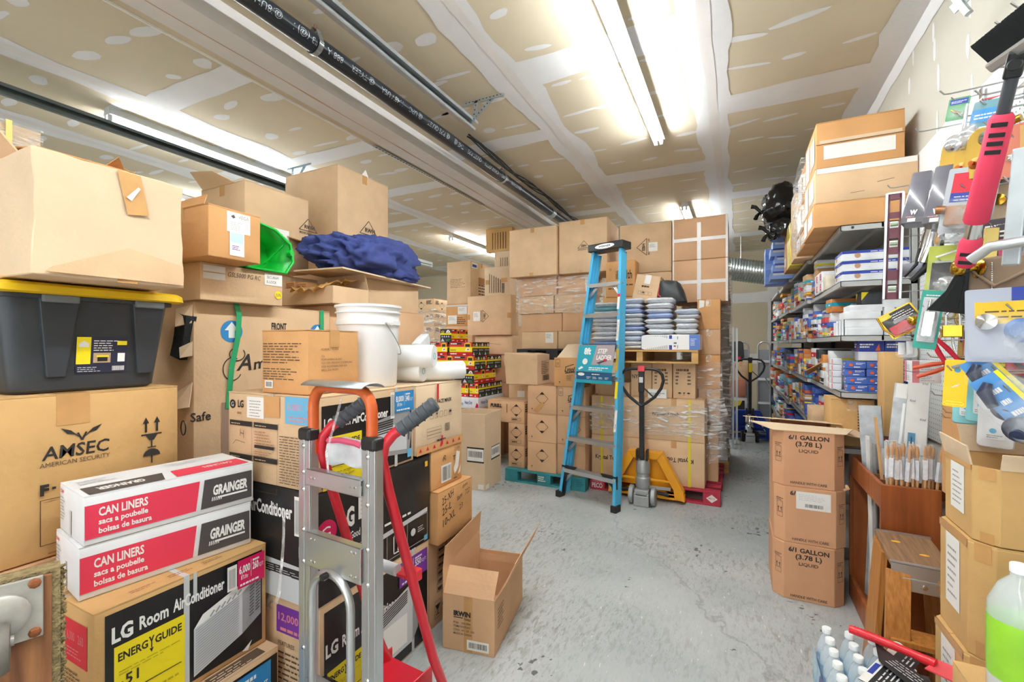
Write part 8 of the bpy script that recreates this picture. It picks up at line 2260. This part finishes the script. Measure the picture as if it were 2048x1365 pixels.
o = hung('cylinder_lock', 'round steel cylinder lock hanging under the blue card pack', 'lock', 1985, 275, .71, extra=-25)
MB().lathe([(0, 0), (.022, 0), (.026, .006), (.026, .05), (.020, .058), (.006, .06), (0, .06)], 20, 0, frame((0, .03, 0), (1, 0, 0), (0, -1, 0))).build('barrel', CHROME, o, smooth=40); MB().tube([(-.05, .03, .03), (.05, .035, .045)], .012, 8).build('brass_bar', BRASS, o, smooth=50)
# --- red card pack with bronze lock
o = hung('lock_pack', 'red and navy card pack with bronze lock body', 'package', 1938, 400, .67, extra=-12, tilt=9)
card(o, .125, .21, mat('card_silver', '#b9bfc6', .25), lambda F: (F.rect(.12, .62, .98, .92, RED), F.text('Ideal', .5, .74, .07, WHITE, w=.4, bold=.03), F.rect(.12, .48, .98, .62, NAVY), F.lines(.2, .5, .9, .6, 2, GREYL, .3)))
BRZ = mat('bronze', '#9a6a44', .35, .7, var=.1, scale=12)
MB().box((-.045, -.035, -.085), (.055, -.002, -.02)).build('lock_body', BRZ, o, bevel=.005); MB().lathe([(.012, 0), (.014, .008), (.014, .025), (0, .027)], 14, 0, frame((-.045, -.02, -.03), (0, 0, 1), (-1, 0, 0))).build('turn_knob', BRZ, o, smooth=40)
bubble(o, .115, .11, .045, z=-.05)
# --- tan pack with brass peephole, aluminium pull handle
o = hung('tan_pack', 'tan cardboard-backed pack with brass viewer behind the pink grip', 'package', 2003, 360, .76, extra=-10)
card(o, .10, .26, CARD_L, lambda F: F.rect(.6, .7, .98, .95, ORNG)); MB().lathe([(.012, 0), (.012, .03), (.018, .034), (.018, .04), (0, .042)], 16, 0, frame((.0, -.002, -.07), (1, 0, 0), (0, -1, 0))).build('viewer', BRASS, o, smooth=40)
MB().lathe([(.030, 0), (.034, .003), (.030, .008), (.020, .008), (.018, .004)], 20, 0, frame((-.01, -.003, .0), (1, 0, 0), (0, -1, 0)) @ Matrix.Diagonal((1, .6, 1, 1))).build('escutcheon', CHROME, o, smooth=40)
o = hung('pull_handle', 'large brushed aluminium door pull at the picture edge', 'handle', 2030, 395, .62, extra=-15, tilt=4)
mb = MB(); mb.box((-.012, -.008, -.17), (.022, .0, .12)); mb.build('plate', STEEL, o, bevel=.004); MB().tube([(-.055, -.05, -.155), (-.02, -.055, -.125), (.06, -.05, -.115), (.09, -.03, -.11)], .013, 12).build('lever', ALU, o, smooth=60)
o = hung('orange_card_pack', 'orange card pack with steel eyelet at the picture edge', 'package', 2036, 300, .72, extra=-5); card(o, .08, .15, mat('card_salmon', '#c9765c', .5), lambda F: F.rect(.55, .3, .95, .95, CARD_Y)); MB().lathe([(.006, 0), (.011, .002), (.011, .006), (.006, .008)], 14, 0, frame((-.01, -.004, -.02), (1, 0, 0), (0, -1, 0))).build('eyelet', CHROME, o, smooth=40)
# --- caulking / spray gun
o = hung('spray_gun', 'black and chrome spray gun hanging below the clamshell boxes', 'tool', 1852, 510, .64, extra=-10, tilt=14)
MB().tube([(.0, 0, .10), (.005, 0, .03), (.0, 0, -.03)], [.03, .032, .028], 14).build('cylinder', CHROME, o, smooth=50); MB().tube([(.02, 0, .09), (.03, 0, .03), (.01, 0, -.05), (-.02, 0, -.10)], [.012, .014, .014, .010], 10).build('handle', BLK, o, smooth=60)
MB().tube([(-.02, -.02, .02), (-.015, -.02, -.04), (-.04, -.02, -.09)], .006, 8).build('trigger', BLK, o, smooth=60); MB().box((.02, -.034, .04), (.03, -.03, .10)).build('gauge_label', mat('label_orange', '#e8a23c', .4), o)
o = hung('pipe_coupling', 'grey pipe coupling on a hook beside the level', 'fitting', 1822, 540, .70, extra=-35); MB().lathe([(.024, -.045), (.028, -.045), (.030, -.04), (.030, .04), (.028, .045), (.024, .045)], 20, 0, frame((0, 0, 0), (0, 0, 1), (-.8, -.6, 0))).build('sleeve', mat('pvc_grey', '#9fa0ad', .35), o, smooth=40); MB().lathe([(0, 0), (.034, 0), (.034, .004), (0, .004)], 18, 0, frame((-.036, -.027, 0), (0, 0, 1), (-.8, -.6, 0))).build('cap_disc', GREYL, o)
o = hung('parts_bag', 'clear bag of small metal parts with white barcode label', 'package', 1915, 455, .68, extra=-10, tilt=8); bubble(o, .13, .11, .03); card(o, .08, .045, PAPER, lambda F: F.barcode(.1, .2, .9, .6, INK, 7), y=-.031, name='barcode_label')
rgp = random.Random(4); mb = MB()
for i in range(14): q = Vector((rgp.uniform(-.05, .05), -.012 + rgp.uniform(-.008, .008), rgp.uniform(-.045, .03))); mb.tube([q, q + Vector((rgp.uniform(-.02, .02), 0, rgp.uniform(-.02, .02)))], .004, 6)
mb.build('screws', STEEL, o)['kind'] = 'stuff'
# --- green blister lock, brass knob, gold plate
o = hung('lock_blister', 'green and black blister pack with silver lock left of the pink grip', 'package', 1892, 548, .66, extra=-8, tilt=5)
card(o, .105, .20, mat('card_lime', '#b9c24e', .3, var=.3, scale=12), lambda F: (F.rect(.12, .22, .95, .70, INK), F.poly([(.2, .3), (.8, .3), (.8, .36), (.2, .36)], GREYM), F.line((.2, .8), (.7, .9), .006, WHITE), F.lines(.1, .04, .9, .18, 3, GREYD, .4))); bubble(o, .095, .13, .025, z=-.01); MB().lathe([(0, 0), (.024, 0), (.026, .006), (.018, .014), (0, .016)], 20, 0, frame((.005, -.004, -.035), (1, 0, 0), (0, -1, 0))).build('rose', CHROME, o, smooth=40); MB().tube([(-.03, -.008, .04), (.01, -.008, .042)], .004, 8).build('key', CHROME, o)
o = hung('brass_latch', 'narrow brass blister with latch bolts below the green lock pack', 'package', 1890, 595, .68, extra=-8, tilt=3); card(o, .12, .06, mat('card_cream', '#cfc69a', .35)); MB().bar((-.05, -.006, .0), (.04, -.006, .008), .006, .012).build('latch_bolt', BRASS, o, bevel=.001)
o = hung('knob_set', 'polished brass door knob on a tall gold and red plate', 'door knob', 1975, 545, .66, extra=10, tilt=4)
MB().box((-.016, -.004, -.11), (.016, .004, .13)).build('plate', mat('gold_edge', '#d9c27a', .25, .8), o, bevel=.002); MB().box((-.028, -.003, -.11), (-.016, .003, .10)).build('plate_edge', mat('orange_lacquer', '#c65a35', .4), o)
MB().lathe([(r, z_) for r, z_ in KNOB], 22, 0, frame((-.02, -.006, .01), (0, 0, 1), (-.92, -.4, .05))).build('knob', BRASS, o, smooth=45)
o = hung('knob_set', 'brass knob in clear blister beside the ice blade', 'door knob', 1948, 572, .72, extra=-5); knob(o, 0, 0, 0); bubble(o, .09, .09, .07, film('clear_blister', '#fbf7e8', .14, .06, 5, (1, 1, 1)))
# --- pink packs, leather pouch, chains
for k, (u, v) in enumerate(((1998, 480), (2030, 490))):
 o = hung('bit_pack', ('pink and black bit set pack right of the brass plate', 'pink and black bit set pack at the picture edge')[k], 'package', u, v, .72, extra=-8); card(o, .075, .13, mat('card_charcoal', '#3c3a3e', .4), lambda F: (F.rect(0, .0, 1, .3, PINK), F.lines(.1, .72, .9, .92, 2, WHITE, .4)))
 for i in range(4): MB().cyl((-.026 + .017 * i, -.008, -.035), (-.026 + .017 * i, -.008, .02), .006, seg=8).build('bit', CHROME if i % 2 else mat('bit_pink', '#d83a6a', .4), o, smooth=40)
 bubble(o, .07, .08, .02, z=-.01)
o = hung('tool_pouch', 'tan suede tool pouch hanging at the picture edge', 'pouch', 2020, 565, .70, extra=-15)
SUE = mat('suede', '#8f7a66', .9, var=.2, scale=12); mb = MB(); vs, fs = crate_mesh(.17, .04, .13, 8, 0, .012, 61); mb.add([tuple(Vector(p) + noise.noise_vector(Vector(p) * 11) * .012 - Vector((0, 0, .06))) for p in vs], fs); mb.build('pouch_body', SUE, o, smooth=60); MB().tube([(-.08, -.03, .05), (-.02, -.04, -.01), (.05, -.035, .03), (.085, -.03, .06)], .005, 8).build('strap', SUE, o, smooth=60)
for k, (u, v) in enumerate(((1970, 600), (1984, 588))):
 o = hung('bead_chain', ('nickel bead chain hanging beside the ice blade', 'nickel bead chain hanging left of the suede pouch')[k], 'chain', u, v, .66); mb = MB(); mb.tube([(0, 0, .09), (0, 0, -.09)], .0012, 5)
 for i in range(30): mb.lathe([(0, -.0028), (.0026, -.001), (.0026, .001), (0, .0028)], 6, 0, Matrix.Translation((0, 0, -.09 + .0062 * i)))
 mb.build('beads', CHROME, o)['kind'] = 'stuff'
# --- lock blisters low left
o = hung('lock_blister', 'tilted black, yellow and red blister pack with brass knob', 'package', 1803, 642, .60, extra=0, tilt=-32)
card(o, .125, .105, INK, lambda F: (F.rect(0, .78, .35, 1, YEL), F.rect(.1, .0, 1, .45, RED), F.lines(.35, .55, .95, .9, 4, WHITE, .35), F.rect(.3, .5, .7, .62, GREYM), F.frame(0, 0, 1, 1, .006, BRASS))); knob(o, .03, -.02, -.002, BRASS, .7); MB().lathe([(.02, 0), (.024, .004), (.024, .012), (0, .014)], 20, 0, frame((.0, -.003, -.025), (1, 0, 0), (0, -1, 0))).build('rosette', RED, o, smooth=40); bubble(o, .12, .10, .03); MB().tube([(-.06, -.004, .05), (-.066, -.006, .0), (-.05, -.006, -.045), (.0, -.006, -.055)], .004, 8).build('brass_bar', BRASS, o, smooth=60)
o = hung('lock_blister', 'teal-edged blister pack with silver bolt lock', 'package', 1858, 640, .60, extra=-4, tilt=8)
card(o, .062, .205, mat('card_teal_green', '#2fa08e', .4), lambda F: (F.rect(.12, .12, .88, .88, GREYL), F.lines(.2, .86, .8, .95, 2, WHITE, .4))); MB().box((-.016, -.02, -.06), (.016, -.003, .03)).build('bolt_case', CHROME, o, bevel=.003); MB().cyl((-.004, -.014, .03), (-.004, -.014, .07), .006, seg=10).build('bolt_rod', CHROME, o, smooth=40); bubble(o, .052, .17, .028)
o = hung('white_rolls', 'small white plastic fitting pack under the tilted lock pack', 'package', 1817, 695, .64, extra=-8); MB().cyl((-.02, -.012, -.03), (-.02, -.012, .02), .012, seg=12).build('roll', PM['white'], o, smooth=40); MB().cyl((.006, -.012, -.03), (.006, -.012, .025), .012, seg=12).build('roll', PM['white'], o, smooth=40); bubble(o, .08, .10, .035)
for k in range(2): small_box('white box with pink print under the lock packs, %s' % ('lower', 'upper')[k], .70, .80, 2.62, 2.72, 1.33 + .05 * k, 1.378 + .05 * k, PM['white'], 'pink printed boxes', lambda F: (F.rect(0, 0, .25, 1, PINK), F.lines(.3, .2, .9, .7, 3, GREYM, .3)))
o = hung('door_stop_pack', 'grey magnetic strip pack hanging behind the teal lock pack', 'package', 1880, 620, .72, extra=-10, tilt=6); card(o, .05, .13, mat('card_pearl', '#c7c3bd', .4)); bubble(o, .04, .1, .02)
# --- brass padlock
o = hung('padlock', 'solid brass padlock with long shackle below the ice blade', 'padlock', 1906, 662, .60, extra=-5)
MB().box((-.024, -.012, -.02), (.024, .012, .018)).build('lock_body', BRASS, o, bevel=.003); MB().tube([(-.016, 0, .018), (-.016, 0, .045)] + [(.016 * math.cos(a), 0, .045 + .016 * math.sin(a)) for a in [math.pi - math.pi * i / 8 for i in range(9)]] + [(.016, 0, .045), (.016, 0, .018)], .0042, 10).build('shackle', CHROME, o, smooth=60); MB().tube([(0, 0, -.02), (0, -.003, -.035), (.004, -.003, -.06)], .004, 8).build('key', CHROME, o, smooth=60)
# --- bunch of silver keys / hinges
rgq = random.Random(6)
for i in range(12):
 u = 1945 + 32 * (i % 4) * .55 + rgq.uniform(-4, 4); v = 618 + 14 * (i // 3) + rgq.uniform(-4, 4)
 o = hung('key_blank', 'silver key blank in the fan of keys beside the padlock', 'key', u, v, .70, tilt=55 + rgq.uniform(-8, 8), group='fan of key blanks', up=.03 if i % 4 == 0 else 0)
 MB().box((-.045, -.002, -.004), (.03, .002, .004)).build('blade', CHROME, o, bevel=.001); MB().lathe([(.0, 0), (.012, 0), (.012, .004), (0, .004)], 12, 0, frame((.038, .002, 0), (1, 0, 0), (0, -1, 0))).build('bow', CHROME, o, smooth=40)
for k, (u, v) in enumerate(((1870, 668), (1895, 628), (1930, 640))):
 o = hung('ring_lock', ('brass ring pull in a clear pack left of the padlock', 'brass ring pull above the padlock', 'brass ring pull right of the padlock')[k], 'hardware', u, v, .70, extra=-10); MB().tube([(.022 * math.cos(a), -.006, .022 * math.sin(a)) for a in [2 * math.pi * i / 18 for i in range(18)]], .005, 8, closed=True).build('ring', BRASS, o, smooth=60); bubble(o, .07, .08, .02)
# --- yellow safety kit, white cams
o = hung('safety_kit', 'clear case with yellow and black card and blue earmuffs at the picture edge', 'package', 2035, 650, .66, extra=-8)
card(o, .20, .20, mat('card_mist', '#aab0c0', .3), lambda F: (F.rect(.1, .52, 1, .82, mat('card_yellow', '#e6bb22', .4)), F.rect(.45, .82, 1, 1, NAVY), F.lines(.2, .6, .9, .75, 2, INKG, .25))); MB().lathe([(0, 0), (.03, 0), (.032, .02), (.02, .035), (0, .036)], 20, 0, frame((.01, -.003, -.015), (1, 0, 0), (0, -1, 0))).build('ear_cup', mat('ear_blue', '#3c6aa8', .35), o, smooth=40); MB().lathe([(0, 0), (.02, 0), (.022, .015), (0, .02)], 16, 0, frame((-.055, -.003, .01), (1, 0, 0), (0, -1, 0))).build('ear_plug', CHROME, o, smooth=40); bubble(o, .19, .13, .045, z=-.03)
o = hung('outlet_cover', 'white round plug cover in a clear pack below the safety kit', 'package', 1985, 692, .64, extra=-5); MB().lathe([(0, 0), (.028, 0), (.03, .005), (.022, .014), (.008, .016), (0, .016)], 22, 0, frame((0, 0, 0), (1, 0, 0), (0, -1, 0))).build('cover', PM['white'], o, smooth=40); bubble(o, .085, .085, .03); card(o, .05, .03, RED, None, y=-.002, name='red_card').location = (.06, 0, -.012)
# --- pliers, wrench
for k, (u, v, t, m) in enumerate(((1885, 702, -30, RED), (1868, 735, 70, mat('wrench_orange', '#d0512a', .4)))):
 o = hung('pliers', ('red-handled pliers in a black pack below the teal lock pack', 'orange-red curved pipe wrench lying over the drill bit box')[k], 'tool', u, v, .68, tilt=t); MB().tube([(0, 0, .07), (-.012, 0, .0), (-.016, 0, -.06)], [.006, .009, .007], 10).build('grip', m, o, smooth=60); MB().tube([(0.004, 0, .07), (.016, 0, .0), (.02, 0, -.06)], [.006, .009, .007], 10).build('grip', m, o, smooth=60); MB().tube([(0, 0, .07), (.002, 0, .10)], [.012, .005], 8).build('jaw', DARKM, o, smooth=50)
c = Carton('wall_carton', 'big tan carton standing against the pegboard behind the gold packet', (.80, .915, 2.12, 2.62, .86, 1.30), m=CARD_O, tape=TAPE); c.done()
c = Carton('plain_carton', 'plain carton under the tan one against the pegboard', (.86, .925, 2.12, 2.62, .0, .859), m=CARD_B, tape=None); c.done()
small_box('orange drill bit box with white barcode on the tan carton', .805, .91, 2.42, 2.58, 1.301, 1.36, mat('box_orange', '#de5f2c', .45), None, lambda F: (F.rect(0, .75, 1, 1, PAPER), F.rect(.3, .1, .75, .45, PAPER), F.barcode(.33, .14, .72, .4, INK, 3), F.lines(.3, .55, .7, .66, 1, WHITE, .9)))
c = Carton('upright_carton', 'narrow upright tan carton at the end of the shelves', (.735, .82, 3.20, 3.345, .846, 1.46), m=CARD_Y, tape=None); c.done()
# --- gold packet, aqua mask packs, flapper packs
o = hung('gold_packet', 'shiny gold packet with blue seal hanging from a hook', 'package', 1911, 767, .62, extra=-6, tilt=3)
card(o, .055, .15, mat('gold_foil', '#d3a11c', .25, .6), lambda F: (disc(F, .55, .78, .008, SKY), F.poly([(.3, .4), (.6, .44), (.7, .5), (.5, .46)], PAPER), F.frame(.08, .04, .92, .12, .003, BRASS))); MB().bar((-.01, -.004, .05), (.05, -.02, .075), .012, .01).build('steel_clip', STEEL, o, bevel=.002)
AQ = mat('aqua_film', '#8fd3d9', .25, var=.2, scale=12)
for k, (u, v) in enumerate(((1940, 800), (1968, 795), (1992, 845))):
 o = hung('mask_packet', ('aqua face mask packet right of the gold packet', 'aqua face mask packet second from the gold packet', 'white and aqua mask packet low by the pegboard')[k], 'package', u, v, .70 + .02 * k, extra=-8, tilt=2)
 mb = MB(); loft(mb, [[(p[0], yy, p[1]) for p in rrect(.085 * k_, .17 * k_, .01, 3)] for yy, k_ in ((.004, 1.0), (-.004, .95), (-.008, .7))]); mb.build('packet_body', AQ if k < 2 else PM['white'], o, smooth=40); card(o, .045, .11, PM['white'], lambda F: (disc(F, .4, .25, .008, SKY), F.lines(.1, .05, .9, .16, 2, GREYM, .4)), y=-.010, name='mask')
FLX = mat('rubber_navy', '#232b46', .35)
for k, (u, v) in enumerate(((2005, 775), (2030, 815))):
 o = hung('flapper_pack', ('navy rubber toilet flapper on blue card', 'navy rubber flapper in clear pack at the picture edge')[k], 'package', u, v, .64, extra=-8, tilt=-38)
 card(o, .07, .19, mat('card_blue', '#4b8fd0', .4), lambda F: (F.lines(.3, .4, .8, .9, 3, WHITE, .4), F.rect(.85, 0, 1, 1, YEL))); MB().lathe([(0, 0), (.03, 0), (.036, .008), (.036, .016), (.022, .026), (.014, .05), (0, .052)], 22, 0, frame((-.02, -.004, -.05), (1, 0, 0), (-.3, -1, -.2))).build('flapper', FLX, o, smooth=40); MB().tube([(-.03, -.015, .02), (-.02, -.02, .06), (.0, -.015, .075)], [.012, .016, .01], 10).build('arm', FLX, o, smooth=60); bubble(o, .1, .16, .05, z=-.01)
# --- bracket and hinge at the top right
o = hung('shelf_bracket', 'grey steel bracket with bolt at the top edge of the wall', 'bracket', 1925, 12, .80, extra=-30, tilt=-25); MB().box((-.012, -.01, -.05), (.012, .01, .06)).build('arm', STEEL, o, bevel=.003); MB().box((-.03, 0, .0), (.04, .006, .045)).build('plate', STEEL, o, bevel=.002)
# --- more small packs hung behind, close to the board
rgh = random.Random(31)
HC = [('silver', '#b9bdc2'), ('brass coloured', '#bf9b46'), ('black', '#2d2f33'), ('red', '#c23b44'), ('blue', '#3f78b8'), ('green', '#4f9a62'), ('white', '#e2e4e6'), ('orange', '#d0743a')]
SPOT = [('beside the pink grip', 1925, 1945, 480, 560), ('above the padlock', 1868, 1945, 590, 640), ('below the padlock', 1900, 1960, 690, 740), ('right of the brass knob plate', 1992, 2042, 590, 620), ('under the safety kit', 1985, 2044, 715, 750), ('between the mask packets', 1935, 2040, 850, 880), ('near the top hooks', 1900, 2040, 200, 330)]
for i in range(30):
 nm_, cc = HC[i % 8]; wh, u0, u1, v0, v1 = SPOT[i % 7]
 o = hung('hardware_pack', '%s hardware blister pack hung close to the board %s' % (nm_, wh), 'package', rgh.uniform(u0, u1), rgh.uniform(v0, v1), rgh.uniform(.80, .86), extra=rgh.uniform(-25, -5), tilt=rgh.uniform(-10, 10), group='small hardware packs')
 w, h = rgh.uniform(.045, .075), rgh.uniform(.08, .13)
 card(o, w, h, mat('pack_' + nm_.replace(' ', '_'), cc, .4, var=.12, scale=20), lambda F: (F.rect(.08, .70, .92, .94, [WHITE, NAVY, YEL, INK][i % 4]), F.lines(.14, .76, .86, .88, 2, [INK, WHITE, INK, WHITE][i % 4], .4)))
 MB().tube([(-w * .25, -.008, -h * .05), (0, -.010, -h * .2), (w * .25, -.008, -h * .28)], [.004, .007, .004], 8).build('part', [CHROME, BRASS, DARKM][i % 3], o, smooth=60)
 bubble(o, w * .85, h * .55, .018, z=-h * .14)
